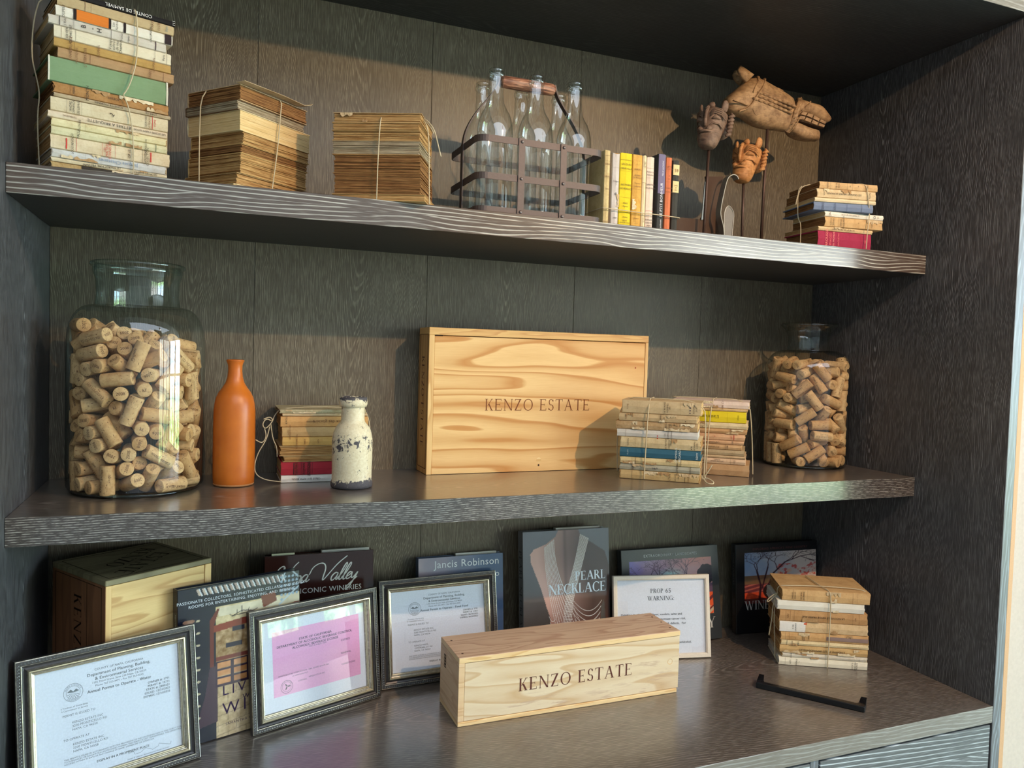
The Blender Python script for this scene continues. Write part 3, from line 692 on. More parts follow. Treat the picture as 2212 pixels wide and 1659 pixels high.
# --- upright row next to the carrier
def upright(x0, x1, h, col, d, label, items=(), bands=(), tilt=0, y=.058, **kw):
    w = x1-x0
    # local book: spine length along x -> rotate so that it stands (x -> z, z -> -x... )
    r = add_book('book', (x0, y, Z2+.0012+abs(sin(tilt))*w), (0, 0, 0), h, d, w, col, items=items, bands=bands, label=label, group='tied upright books on the upper shelf', **kw)
    r.rotation_euler = (0, -pi/2+tilt, 0); r.location.x = x1-.0003
    return r
R = [
 (1.0356, 1.0492, .1575, (218, 190, 126), 'cream-yellow book standing first in the tied row', [('t', 'ADRIAN', .82, -90, .0030, BR), ('t', 'LE PRINCE', .66, -90, .0030, BR), ('t', 'DES', .50, -90, .003, BR), ('t', 'GRASSET', .08, -90, .003, BR)], [(.93, .933, BR), (.86, .862, BR), (.22, .222, BR)]),
 (1.0540, 1.0713, .1555, (206, 194, 186), 'pale grey paperback standing between cream-yellow and lemon books', [('t', 'Colette', .62, -90, .0030, K), ('t', 'Le Sens', .60, 0, .002, K), ('t', '#', .46, -90, .0055, K), ('t', 'NRF', .14, -90, .003, K)], [(.80, .801, BR)]),
 (1.0722, 1.1005, .1565, (248, 214, 10), 'bright lemon yellow book standing in the tied row', [('t', 'JACQUES', .855, -90, .0036, K), ('t', 'BAINVILLE', .80, -90, .0036, K), ('t', 'HISTOIRE', .585, -90, .0038, K), ('t', 'DE FRANCE', .535, -90, .0038, K), ('t', 'PARIS', .345, -90, .003, K), ('t', 'Fayard', .305, -90, .003, K), ('t', 'PLON', .16, -90, .003, K), ('t', 'PETIT', .115, -90, .0028, K), ('t', 'EDITEURS PARIS', .09, -90, .0022, K)], [(.91, .914, (130, 110, 20)), (.765, .767, (150, 120, 20)), (.42, .422, (150, 120, 20)), (.225, .23, K), (.035, .04, K)]),
 (1.1020, 1.1251, .1580, (232, 170, 62), 'orange-yellow paperback with an ornate boxed spine', [('t', 'POESIES', .80, -90, .003, BR), ('t', 'ALFRED', .72, -90, .003, BR), ('t', 'DE MUSSET', .69, -90, .003, BR), ('t', 'Oeuvres', .62, -90, .0028, BR), ('t', 'Completes', .58, -90, .0028, BR), ('t', 'Illustre', .16, -90, .0026, BR)], [(.86, .862, BR, .3, .7), (.91, .912, BR, .3, .7), (.54, .542, BR), (.2, .202, BR), (.09, .092, BR, .3, .7), (.04, .042, BR, .3, .7)]),
 (1.1258, 1.1350, .1570, (238, 214, 160), 'slim cream booklet standing in the tied row', [('t', 'LA NEF', .88, 0, .0028, K), ('t', 'REVUE', .15, 0, .0024, K)], [(.86, .862, K), (.64, .643, BR), (.2, .202, BR)]),
 (1.1358, 1.1542, .1555, (234, 206, 182), 'pinkish white paperback with small black titles', [('t', 'FRANCOIS', .80, -90, .0028, K), ('t', 'MAURIAC', .76, -90, .0028, K), ('t', 'GENITRIX', .63, -90, .0033, K), ('t', 'UN ROMAN', .585, -90, .003, K), ('t', 'BERNARD', .16, -90, .003, K), ('t', 'GRASSET', .12, -90, .003, K), ('t', 'PARIS', .08, -90, .003, K)], [(.85, .852, BR), (.72, .722, BR), (.28, .283, (200, 60, 40)), (.2, .202, BR)]),
 (1.1640, 1.1805, .1655, (66, 68, 66), 'black and violet book lettered LE PTIT BONHEUR', [('t', 'LE PTIT BONHEUR', .42, 0, .0058, (232, 228, 232)), ('t', 'FELIX LECLERC', .82, 0, .0032, (232, 228, 232), -.12), ('t', 'Beauchemin', .10, 0, .0032, (232, 228, 232))], [(.50, .995, (122, 112, 148))]),
 (1.1828, 1.1977, .1600, (228, 112, 62), 'vermilion orange paperback standing in the tied row', [('t', 'JEAN', .88, -90, .0028, BR), ('t', 'GIRAUDOUX', .85, -90, .0022, BR), ('t', 'A', .76, -90, .003, K), ('t', 'LA', .72, -90, .003, BR), ('t', 'RECHERCHE', .60, -90, .0022, BR), ('t', 'DE BELLA', .55, -90, .0024, BR), ('t', 'Grasset', .05, -90, .0028, BR)], [(.68, .682, BR)]),
 (1.2004, 1.2157, .1565, (62, 60, 54), 'dark grey book with two handwritten cream labels', [('t', '59', .86, -90, .0065, (110, 70, 30)), ('t', 'Jules', .66, -90, .003, (110, 70, 30)), ('t', 'et', .63, -90, .003, (110, 70, 30)), ('t', 'Jim', .60, -90, .003, (110, 70, 30))], [(.80, .94, (238, 208, 140), .0, 1.0), (.565, .72, (238, 208, 140), .0, 1.0)]),
]
for k, (x0, x1, h, c, lab, it, bd) in enumerate(R):
    r = upright(x0, x1, h, c, .112, lab, it, bd, tilt=0, pg='tan', stain=.18 if k not in (0, 3) else .4, torn=1 if k in (1, 3) else 0)
b = [(1.031, .17, Z2+.040), (1.031, .056, Z2+.0405), (1.034, .0515, Z2+.040), (1.10, .0515, Z2+.0385), (1.16, .0515, Z2+.0375), (1.216, .0515, Z2+.0365), (1.2195, .057, Z2+.036), (1.2195, .17, Z2+.035)]
twine([b], 'thin cream string tied around the row of upright books', .0010)
# --- right-hand stack on the upper shelf
o4 = (1.565, .022, Z2); y4 = radians(-7)
L4 = [
 dict(h=.0365, c=(176, 30, 68), w=.93, x=.002, hard=True, desc='thick crimson cloth book', pg='brown', stain=.3, stn=(140, 20, 50), a=2, items=[('t', 'LAROUSSE', .15, 90, .0062, (232, 130, 120)), ('t', 'IMAGES', .22, 90, .0052, (232, 110, 110)), ('t', 'DU MONDE', .28, 90, .0044, (240, 150, 140)), ('t', 'HACHETTE', .37, 90, .0038, (232, 110, 110)), ('t', '*', .90, 90, .012, (232, 110, 110))]),
 dict(h=.0100, c=(222, 186, 130), w=.96, x=.002, a=2, desc='thin buff booklet with small black print', pg='tan', items=[('t', 'LA VIE ET LES PAGES PARIS', .45, 180, .0034, K)], torn=1),
 dict(h=.0225, c=(216, 168, 104), w=1.0, x=.018, a=0, desc='orange-tan paperback above the thin buff booklet', pg='brown', items=[('t', 'BLASCO', .10, 90, .003, K), ('t', 'IBANEZ', .14, 90, .003, K), ('t', 'ARENES', .27, 90, .0033, K), ('t', 'SANGLANTES', .31, 90, .0033, K), ('t', '*', .57, 0, .0055, K), ('t', 'Calmann', .80, 90, .003, K)], bands=[(.165, .167, K), (.235, .237, K), (.33, .332, K), (.77, .772, K)], torn=2),
 dict(h=.0125, c=(232, 226, 206), w=1.0, x=.018, desc='white paperback with a round black publisher mark', pg='cream', stain=.15, items=[('t', 'LE TEMPS DES RETOURS', .42, 180, .003, BR), ('t', 'JW', .08, 90, .0045, BR), ('t', 'O', .84, 90, .0062, K), ('t', 'RF', .90, 90, .003, BR)]),
 dict(h=.0190, c=(112, 128, 158), w=.94, x=-.012, a=-5, d=1.12, desc='slate blue book', hard=True, pg='brown', stain=.15, stn=(90, 106, 140), items=[('t', 'REVUE', .15, 90, .0036, (60, 66, 90)), ('t', 'ATLAS', .34, 90, .0036, (60, 66, 90))], bands=[(.13, .133, (60, 66, 90)), (.36, .363, (60, 66, 90)), (.55, .553, (60, 66, 90)), (.8, .804, (60, 66, 90))]),
 dict(h=.0095, c=(230, 206, 160), w=.97, x=-.010, a=-5, d=1.1, desc='slim plain cream booklet', pg='cream', stain=.15),
 dict(h=.0205, c=(222, 192, 142), w=.95, x=-.006, a=-5, d=1.1, desc='beige paperback with torn spine ends', pg='brown', torn=2, items=[('t', 'LES GRANDES HEURES HUMAINES', .45, 180, .0038, K), ('t', 'ROY', .12, 90, .003, K), ('t', 'PLON', .88, 90, .0036, K)], bands=[(.85, .854, K)]),
 dict(h=.0165, c=(220, 176, 116), w=.92, x=.001, a=-5, d=1.1, desc='tan paperback with small black rules', pg='brown', items=[('t', 'RENAN', .13, 90, .003, K), ('t', 'VIE DE', .28, 90, .003, K), ('t', 'JESUS', .32, 90, .003, K), ('t', 'III', .52, 90, .003, K), ('t', '*', .66, 0, .005, K), ('t', 'PARIS', .82, 90, .003, K)], bands=[(.18, .182, K), (.47, .472, K), (.56, .562, K), (.76, .762, K)]),
]
bk, zt = stack(o4, y4, .157, .122, L4, 'the far-right upper stack', 'books in the right-hand stack on the upper shelf')
h4 = zt-Z2
def P4(x, y, z): return loc2w(o4, y4, (x, y, z))
twine([[P4(.127, -.006, .001), P4(.128, -.007, .05), P4(.132, -.007, .080), P4(.122, -.014, .10), P4(.118, -.014, .13), P4(.112, -.010, h4+.002), P4(.10, .03, h4+.004), P4(.09, .13, h4+.003)],
       [P4(-.008, .050, .001), P4(-.008, .050, .058), P4(-.016, .052, .068), P4(-.018, .052, .10), P4(-.020, .05, .125), P4(-.006, .05, h4+.002), P4(.06, .045, h4+.004), P4(.14, .04, h4+.002)],
       [P4(-.020, .05, .122), P4(-.026, .045, .112), P4(-.030, .042, .098)], [P4(-.020, .05, .122), P4(-.022, .045, .134), P4(-.016, .042, .142)]],
      'brown twine bow around the right-end upper stack')
# --- middle shelf: bundle behind the white bottle
o5 = (.4240, .2290, Z1); y5 = radians(-1)
L5 = [
 dict(h=.0152, c=(232, 226, 216), w=.98, desc='white paperback titled CELLE QUI AIMA JESUS', pg='cream', stain=.1, items=[('t', 'CELLE QUI AIMA JESUS', .30, 180, .0036, K), ('t', '*', .13, 0, .004, RD), ('t', '*', .42, 0, .004, K)]),
 dict(h=.0270, c=(190, 34, 48), w=.98, desc='thick red book with black ruled panels', pg='cream', stain=.12, stn=(160, 20, 60), items=[('t', 'MAURICE', .17, 90, .0042, K), ('t', 'DEKOBRA', .185, 90, .0038, K), ('t', 'ROMAN', .265, 90, .0042, K), ('t', 'EDITIONS', .32, 90, .0042, K), ('t', 'BAUDINIERE', .335, 90, .0036, K), ('t', '.', .285, 0, .008, K)], bands=[(.145, .153, K, .06, .94), (.235, .238, K, .06, .94), (.365, .368, K, .06, .94)]),
 dict(h=.0120, c=(196, 160, 100), w=.98, x=.003, desc='coverless book with ragged beige page edges', pg='tan', rough=True, back=True),
 dict(h=.0200, c=(206, 170, 110), w=1.0, x=-.004, desc='coverless book with wavy layered pages', pg='tan', rough=True, back=True, pos='midway in'),
 dict(h=.0180, c=(226, 176, 86), w=.98, x=.002, desc='amber-yellow paperback', pg='cream', stain=.25, items=[('t', 'FLAMMARION', .165, 90, .0030, BR), ('t', 'PARIS', .26, 90, .003, BR), ('t', 'IVOI', .42, 90, .003, BR)]),
 dict(h=.0200, c=(216, 172, 106), w=.99, x=.001, desc='dull orange-tan paperback', pg='cream', stain=.25, items=[('t', 'LOTI', .07, 90, .003, BR), ('t', 'RAMUNTCHO', .09, 90, .003, BR)]),
 dict(h=.0215, c=(230, 168, 92), w=1.03, x=-.002, desc='bright apricot paperback with cursive title', pg='tan', stain=.3, items=[('t', 'L - B ROLL', .06, 90, .003, K), ('t', 'Ceux des glaciers', .55, 180, .0062, BR), ('t', 'Antonin', .33, 180, .0036, BR)]),
 dict(h=.0055, c=(222, 190, 140), w=1.0, x=.001, desc='thin peach pamphlet', pg='tan'),
 dict(h=.0080, c=(196, 184, 140), w=1.02, x=-.005, desc='crumpled grey-cream pamphlet with torn edges', pg='grey', torn=5, rough=True, stain=.6),
]
bk, zt = stack(o5, y5, .168, .128, L5, 'the tied bundle behind white vase', 'books in the bundle behind the white bottle')
h5 = zt-Z1
twine([[(.598, .226, Z1+.005), (.600, .226, Z1+.09), (.597, .226, Z1+.128), (.588, .235, Z1+h5+.002), (.50, .26, Z1+h5+.004), (.425, .262, Z1+h5), (.412, .250, Z1+h5-.012), (.407, .245, Z1+h5-.025)],
       [(.407, .245, Z1+h5-.025), (.395, .24, Z1+h5-.018), (.387, .238, Z1+h5-.030), (.393, .238, Z1+h5-.040), (.403, .24, Z1+h5-.030), (.408, .243, Z1+h5-.022), (.402, .243, Z1+h5-.015), (.390, .24, Z1+h5-.020)],
       [(.404, .242, Z1+h5-.030), (.408, .24, Z1+h5-.06), (.416, .238, Z1+h5-.075), (.417, .24, Z1+h5-.095)],
       [(.402, .242, Z1+h5-.035), (.396, .236, Z1+h5-.06), (.380, .232, Z1+h5-.085), (.373, .230, Z1+h5-.11), (.376, .228, Z1+h5-.128), (.392, .226, Z1+.009), (.412, .226, Z1+.005), (.424, .224, Z1+.004)],
       [(.392, .24, Z1+h5-.038), (.396, .238, Z1+h5-.055), (.388, .236, Z1+h5-.068), (.375, .234, Z1+h5-.060)]],
      'cream twine with a looped bow between orange bottle and bundle')
# --- middle shelf: front stack before the big wooden box
o6 = (1.1451, .1453, Z1); y6 = radians(-38)
L6 = [
 dict(h=.0187, c=(212, 176, 112), desc='worn tan paperback with a torn left spine', torn=4, pg='tan', items=[('t', 'LA CITE', .70, 90, .003, K), ('t', 'DE', .74, 90, .003, K), ('t', 'L*AN', .63, 90, .0042, K), ('t', 'GRASSET', .86, 90, .003, BR)], bands=[(.16, .163, K), (.815, .82, K)]),
 dict(h=.0130, c=(176, 170, 146), desc='grey-green paperback with a small scroll ornament', torn=1, pg='tan', items=[('t', 'S', .43, 80, .0062, (40, 40, 60)), ('t', 'S', .46, 100, .0062, (40, 40, 60)), ('t', 'PIERRE', .17, 90, .0026, K), ('t', 'FRAGMENTS', .72, 90, .003, K), ('t', 'BORDAS', .88, 90, .003, K)], bands=[(.15, .152, K), (.185, .187, K)]),
 dict(h=.0138, c=(226, 198, 136), desc='yellow-cream paperback with a flaking spine', torn=5, pg='tan', items=[('t', 'J.GIONO', .20, 90, .003, K), ('t', 'CHANT DU', .72, 90, .003, K), ('t', 'MONDE', .76, 90, .003, K)], bands=[(.155, .157, K)]),
 dict(h=.0195, c=(44, 98, 122), desc='deep teal blue book', stn=(60, 110, 130), hard=True, stain=.15, pos='midway in', pg='cream', items=[('t', 'D*AMOUR', .70, 90, .0045, (220, 225, 220)), ('t', 'REGARDS', .745, 90, .0045, (220, 225, 220)), ('t', 'REMY', .955, 90, .0042, (220, 225, 220)), ('t', 'FLAM', .10, 90, .003, (170, 190, 195))]),
 dict(h=.0220, c=(222, 194, 140), desc='cream volume marked with two black dots', torn=1, pg='tan', items=[('t', 'JULES', .95, 90, .003, K), ('t', 'ROMAINS', .92, 90, .003, K), ('t', 'LES', .63, 90, .0032, K), ('t', 'HOMMES', .61, 90, .0032, K), ('t', 'DE BONNE', .57, 90, .0032, K), ('t', '.', .885, 0, .014, K, .12), ('t', '.', .885, 0, .014, K, -.08), ('t', 'ROMAN', .10, 90, .003, K)], bands=[(.19, .191, BR)]),
 dict(h=.0155, c=(212, 204, 192), x=-.008, desc='whitish grey volume marked with two red dots', pg='white', stain=.2, items=[('t', '.', .51, 0, .016, RD, .2), ('t', '.', .51, 0, .016, RD, -.12), ('t', 'LES', .60, 90, .003, K), ('t', 'HOMMES', .64, 90, .0034, K), ('t', 'ROMAINS', .68, 90, .003, K)], bands=[(.11, .113, BR)]),
 dict(h=.0170, c=(198, 160, 108), x=-.012, w=1.02, desc='brownish paperback with big torn paper strips', torn=7, pg='cream', stain=.6, items=[('t', 'DE BELLE', .62, 90, .0034, K), ('t', 'JEUNE', .66, 90, .0034, K)]),
 dict(h=.0163, c=(208, 174, 122), x=-.006, w=.98, desc='beige volume with a ripped right end', torn=3, pg='cream', items=[('t', 'LES', .58, 90, .003, K), ('t', 'HOMMES', .54, 90, .0032, K), ('t', 'PARIS', .10, 90, .003, BR), ('t', '.', .85, 0, .01, K)]),
 dict(h=.0268, c=(216, 184, 132), w=.99, desc='thick beige volume marked with three black dots', torn=1, pg='cream', stain=.25, items=[('t', 'JULES', .935, 90, .003, K), ('t', 'ROMAINS', .905, 90, .003, K), ('t', 'LES', .605, 90, .0034, K), ('t', 'HOMMES', .58, 90, .0034, K), ('t', 'DE BONNE', .545, 90, .0034, K), ('t', '.', .86, 0, .016, (50, 30, 70), .32), ('t', '.', .86, 0, .016, (50, 30, 70), .12), ('t', '.', .86, 0, .016, (50, 30, 70), -.08), ('t', 'TOME', .08, 90, .003, BR)], bands=[(.20, .201, BR), (.74, .741, BR)]),
]
bk, zt = stack(o6, y6, .176, .112, L6, 'the front stack by big crate', 'books in the front stack by the big wooden box', hs=1.085)
h6 = zt-Z1
def P6(x, y, z): return loc2w(o6, y6, (x, y, z))
twine([[P6(.056, -.006, .002), P6(.058, -.007, .09), P6(.061, -.006, h6+.003), P6(.062, .05, h6+.004), P6(.062, .113, h6+.003), P6(.062, .117, .01)],
       [P6(-.010, .04, .01), P6(-.014, .04, .10), P6(-.002, .04, h6+.003), P6(.062, .02, h6+.005), P6(.178, .02, h6+.003), P6(.184, .018, .12), P6(.184, .012, .02), P6(.183, .010, .012)],
       [P6(.183, .010, .012), P6(.187, .0, .006), P6(.194, -.012, .0035), P6(.206, -.010, .0035), P6(.204, .0, .008), P6(.190, .006, .014), P6(.183, .010, .010)],
       [P6(.184, .010, .014), P6(.192, .008, .026), P6(.200, .006, .042)], [P6(.179, .004, .018), P6(.182, .008, .008), P6(.188, .006, .014), P6(.183, .012, .018)]],
      'cream string with a looped knot on the front stack', .0013)
# --- middle shelf: stack behind it, yellow spine
o7 = (1.314, .206, Z1); y7 = radians(-40)
L7 = [
 dict(h=.0270, c=(196, 150, 100), w=1.06, x=-.002, hard=True, desc='thick brown leather-like book', pg='tan', stain=.35, rough=False),
 dict(h=.0140, c=(226, 186, 146), desc='pink-cream paperback titled JEUX DE GLACE', pg='cream', items=[('t', 'JEUX DE GLACE', .35, 180, .0042, K), ('t', 'UN LIVRE RIEDER', .64, 180, .0026, K), ('t', 'ROMAN', .64, 180, .0024, K, .25), ('t', '152', .86, 90, .0036, K)], bands=[(.49, .492, K), (.81, .812, K)]),
 dict(h=.0065, c=(206, 172, 126), x=-.001, desc='very thin tan pamphlet', pg='tan', items=[('t', 'COMTESSE', .4, 180, .003, K)]),
 dict(h=.0135, c=(186, 160, 118), x=-.004, desc='grey-beige paperback with pale page ends', pg='cream', items=[('t', 'ROMANS', .45, 180, .003, BR)], rough=True),
 dict(h=.0125, c=(214, 166, 112), x=-.010, desc='orange-beige paperback numbered 108', pg='cream', items=[('t', 'TU SERAS UNE', .28, 180, .0042, K), ('t', 'ROMANESQUE', .62, 180, .0034, K), ('t', '108', .82, 90, .004, K)], bands=[(.46, .462, K), (.79, .793, K)]),
 dict(h=.0095, c=(220, 168, 120), x=-.006, desc='slim salmon paperback', pg='cream', items=[('t', 'UNE AVENTURE', .60, 180, .003, K), ('t', '108', .86, 90, .0036, K)], bands=[(.48, .482, K)]),
 dict(h=.0155, c=(228, 172, 124), x=-.004, desc='peach paperback with a red bar on its spine', pg='cream', items=[('t', '*', .62, 0, .005, RD), ('t', 'NRF', .83, 90, .003, RD), ('t', 'Gide', .30, 90, .0034, BR)], bands=[(.86, .868, RD, .1, .9)]),
 dict(h=.0115, c=(206, 156, 100), x=.000, desc='brown-tan paperback under the cream one', pg='cream', rough=True, torn=2, items=[('t', 'TOME', .80, 90, .003, K)], bands=[(.78, .782, K)]),
 dict(h=.0145, c=(230, 206, 156), x=.002, desc='cream paperback under the bright yellow one', pg='cream', torn=1, items=[('t', '.', .42, 0, .01, K)], bands=[(.75, .751, BR)]),
 dict(h=.0265, c=(244, 214, 8), x=-.006, w=1.02, desc='bright yellow paperback with an upside-down title', pg='cream', stain=.1, stn=(220, 190, 20), pos='high in', items=[('t', "L'asie est la", .52, 180, .0072, (70, 60, 10)), ('t', 'JULES', .90, 90, .003, (90, 80, 20))], bands=[(.77, .772, (190, 160, 10))]),
 dict(h=.0070, c=(222, 180, 120), x=.0, desc='thin beige booklet over the yellow one', pg='cream'),
 dict(h=.0165, c=(236, 206, 186), x=.004, desc='pinkish-white paperback with a torn label', pg='cream', torn=4, stain=.25, items=[('t', 'MM CY', .66, 90, .0045, BR)]),
]
bk, zt = stack(o7, y7, .176, .112, L7, 'the rear stack by smaller jar', 'books in the rear stack by the smaller jar', hs=1.0)
h7 = zt-Z1
def P7(x, y, z): return loc2w(o7, y7, (x, y, z))
twine([[P7(.088, -.007, .004), P7(.090, -.007, .09), P7(.096, -.006, h7+.003), P7(.10, .05, h7+.004), P7(.10, .115, h7+.003), P7(.10, .117, .01)],
       [P7(.0, .04, h7+.004), P7(.10, .035, h7+.005), P7(.178, .03, h7+.003), P7(.186, .03, .12), P7(.192, .03, .03), P7(.193, .03, .004)]],
      'cream string around the rear stack beside the jar', .0012)
# --- counter: right-hand stack
o8 = (1.5841, .1061, 0); y8 = radians(-28.5)
L8 = [
 dict(h=.0175, c=(238, 226, 196), w=1.0, desc='cream-white book', pg='white', stain=.15, items=[('t', 'ARTS', .13, 90, .003, K), ('t', 'PHEBUS', .20, 90, .003, K), ('t', 'SOCIETE', .83, 90, .003, K), ('t', 'MERCURE', .86, 90, .003, K), ('t', 'FRANCE', .88, 90, .003, K), ('t', '*', .23, 0, .004, K)], bands=[(.07, .072, BR)]),
 dict(h=.0105, c=(222, 210, 186), x=.006, w=.97, desc='pale grey-cream booklet with a curled left tip', pg='cream', torn=2, items=[('t', 'PLON', .11, 90, .003, K), ('t', 'J.L.', .9, 90, .003, K)], bands=[(.36, .361, K)]),
 dict(h=.0160, c=(214, 168, 100), desc='tan paperback titled L HOMME ET LES IMPONDERABLES', pg='tan', torn=4, items=[('t', "L'HOMME ET LES IMPONDERABLES", .48, 180, .0046, K)]),
 dict(h=.0110, c=(232, 204, 148), x=.002, desc='thin cream-yellow paperback with a black dot', pg='tan', torn=1, items=[('t', '.', .165, 0, .012, K), ('t', 'CESAR', .13, 90, .0028, K), ('t', 'BIRO', .20, 90, .0034, K)], bands=[(.07, .074, K)]),
 dict(h=.0185, c=(222, 166, 98), x=.001, desc='orange-tan paperback with a purple-grey torn patch', pg='brown', torn=2, items=[('t', 'ANDRE', .25, 90, .003, K), ('t', 'MAUROIS', .27, 90, .003, K), ('t', 'ARIEL', .32, 90, .003, K), ('t', '.', .17, 0, .009, K)], bands=[(.055, .057, BR), (.10, .102, BR), (.52, .99, (150, 120, 110), .25, .7)]),
 dict(h=.0230, c=(228, 188, 132), x=-.004, w=1.01, desc='peach paperback with white left end, orange triangle', pg='tan', items=[('t', 'A. DE', .16, 90, .003, K), ('t', 'LAURENT', .19, 90, .003, K)], bands=[(.01, .30, (232, 224, 212), .02, .98), (.295, .297, BR), (.28, .315, (226, 90, 50), .75, .98)], torn=1),
 dict(h=.0240, c=(206, 150, 88), x=-.004, desc='orange-brown paperback titled LA NOUVELLE REVUE FRANCAISE', pg='brown', torn=1, items=[('t', 'LA NOUVELLE REVUE FRANCAISE', .50, 180, .0044, K), ('t', 'NRF', .10, 90, .0042, BR), ('t', '1930', .86, 90, .003, BR)], bands=[(.075, .077, BR), (.125, .127, BR), (.17, .172, BR), (.83, .832, BR), (.90, .902, BR)]),
 dict(h=.0205, c=(232, 224, 204), x=-.010, w=.99, desc='book wrapped in crinkled white paper', pg='white', stain=.12, torn=1),
 dict(h=.0245, c=(222, 172, 106), x=.000, d=1.1, desc='orange-tan paperback with a cracked spine', pg='tan', torn=2, items=[('t', 'MARCEL', .12, 90, .003, K), ('t', 'ARLAND', .15, 90, .003, K), ('t', 'LES AMES', .22, 90, .003, K), ('t', 'EN PEINE', .25, 90, .0034, K)], bands=[(.13, .132, BR), (.29, .291, BR), (.80, .802, BR), (.85, .851, BR)]),
]
bk, zt = stack(o8, y8, .2056, .125, L8, 'the counter stack', 'books in the stack on the counter', hs=1.125)
h8 = zt
def P8(x, y, z): return loc2w(o8, y8, (x, y, z))
twine([[P8(.112, -.006, .001), P8(.113, -.007, .09), P8(.113, -.006, h8-.01), P8(.110, .0, h8+.002), P8(.098, .03, h8+.003), P8(.085, .12, h8+.003)],
       [P8(.0, .04, h8-.028), P8(-.004, .035, h8-.012), P8(.0, .03, h8-.001), P8(.02, .022, h8+.003), P8(.09, .03, h8+.004), P8(.18, .03, h8+.003), P8(.2, .02, h8+.001), P8(.208, .02, h8-.01)],
       [P8(-.002, .035, h8-.02), P8(-.012, .03, h8-.024), P8(-.026, .028, h8-.035), P8(-.028, .028, h8-.045), P8(-.016, .03, h8-.035), P8(-.003, .035, h8-.022)],
       [P8(-.004, .035, h8-.022), P8(-.013, .03, h8-.05), P8(-.014, .03, h8-.085), P8(-.020, .028, h8-.125)],
       [P8(-.004, .035, h8-.022), P8(-.009, .03, h8-.06), P8(-.008, .03, h8-.10), P8(-.005, .03, .05), P8(-.003, .03, .005)]],
      'twine with a small bow on the counter stack of books', .0013)
# ------------------------------------------------------------ jars and corks
glass = thin_glass('clear_glass'); gglass = thin_glass('greenish_glass', (.90, .96, .94), (.24, .40, .36)); cglass = thin_glass('jar_glass', (.95, .975, .965), (.42, .52, .50))
def jar(loc, R, rim, neck, hb, hs, hn, ht, label):
    r = empty('glass_jar', loc, label=label, cat='jar')
    q = [(R-.012, .0022), (R-.004, .005), (R-.0008, .012), (R, .03), (R, hb-.02)]
    for i in range(1, 9):
        a = i/8*pi/2; q.append((neck+(R-neck)*cos(a)**.8, hb-.02+(hs-hb+.02)*sin(a)))
    body = [(0.001, .0022)]+q
    MB().lathe(body, 64).build('body', cglass, r, fix=False)
    b = MB(); b.lathe([(0.001, .0012), (R-.014, .0012), (R-.006, .0030), (R-.010, .0075), (R-.03, .0045), (.001, .0042)], 64); b.build('base', thin_glass('jar_base_glass', (.72, .78, .76), (.10, .16, .15)), r, fix=False)
    n = [(neck+.0005, hs), (neck-.002, hs+(hn-hs)*.3), (neck-.001, hs+(hn-hs)*.75), (neck+.004, hn)]
    MB().lathe(n, 64).build('neck', gglass if R > .11 else cglass, r, fix=False)
    b = MB(); pr = [(neck+.004, hn)]+[(rim-.004+.005*cos(a), ht-.0045+.0045*sin(a)) for a in [radians(t) for t in range(-90, 181, 30)]]+[(neck+.001, ht-.006), (neck+.001, hn)]
    b.lathe(pr, 64); b.build('rim', gglass if R > .11 else cglass, r, fix=False)
    return r
J1 = (.1646, .2269, Z1+.0004); J2 = (1.7600, .2440, Z1+.0004)
jar(J1, .1165, .0795, .0715, .288, .338, .400, .416, 'large greenish wide-mouthed glass jar full of corks beside orange bottle')
jar(J2, .1072, .070, .053, .262, .302, .352, .372, 'smaller clear glass jar full of corks at the right end of the middle shelf')
def cork_mat():
    t = NT('cork'); P = t.obj(); r = t.rnd(); x, y, z = t.xyz(P)[:3]
    o = t.cxyz(t.m('ADD', x, t.m('MULTIPLY', r, 5.0)), y, z)
    n = t.noise(o, 130.0, 4.0, .65); v = t.noise(t.vm(o, (520.0, 520.0, 170.0)), 1.0, 2.0, .5)
    base = t.mix(r, lin(206, 160, 108), lin(228, 190, 140))
    c = t.mix(t.mr(n, .4, .72, 0, .5), base, lin(168, 116, 66))
    c = t.mix(t.mr(v, .64, .70), c, lin(110, 70, 40))
    t.bsdf(c, .75, t.bump(t.m('SUBTRACT', n, t.m('MULTIPLY', v, .8)), .3, .0005), .25); return t.mat
ckm = cork_mat(); CL, CR = .052, .0123
b = MB(); b.lathe([(.0001, 0), (CR-.0009, 0), (CR-.0002, .0004), (CR, .0012), (CR, CL/2), (CR, CL-.0012), (CR-.0002, CL-.0004), (CR-.0009, CL), (.0001, CL)], 20, c=(0, 0, -CL/2))
ckme = b.mesh('cork'); ckme.materials.append(ckm); ckme.set_sharp_from_angle(angle=radians(50))
def wrapcyl(R):
    return lambda x, y: (R*cos(y/R), R*sin(y/R), x)
def cork_print(txts):
    return lettermesh(txts, wrapcyl(CR+.00022)).mesh('printing')
ik = plain('cork_print_ink', (92, 58, 42), .7, 0, .2)
PR = []
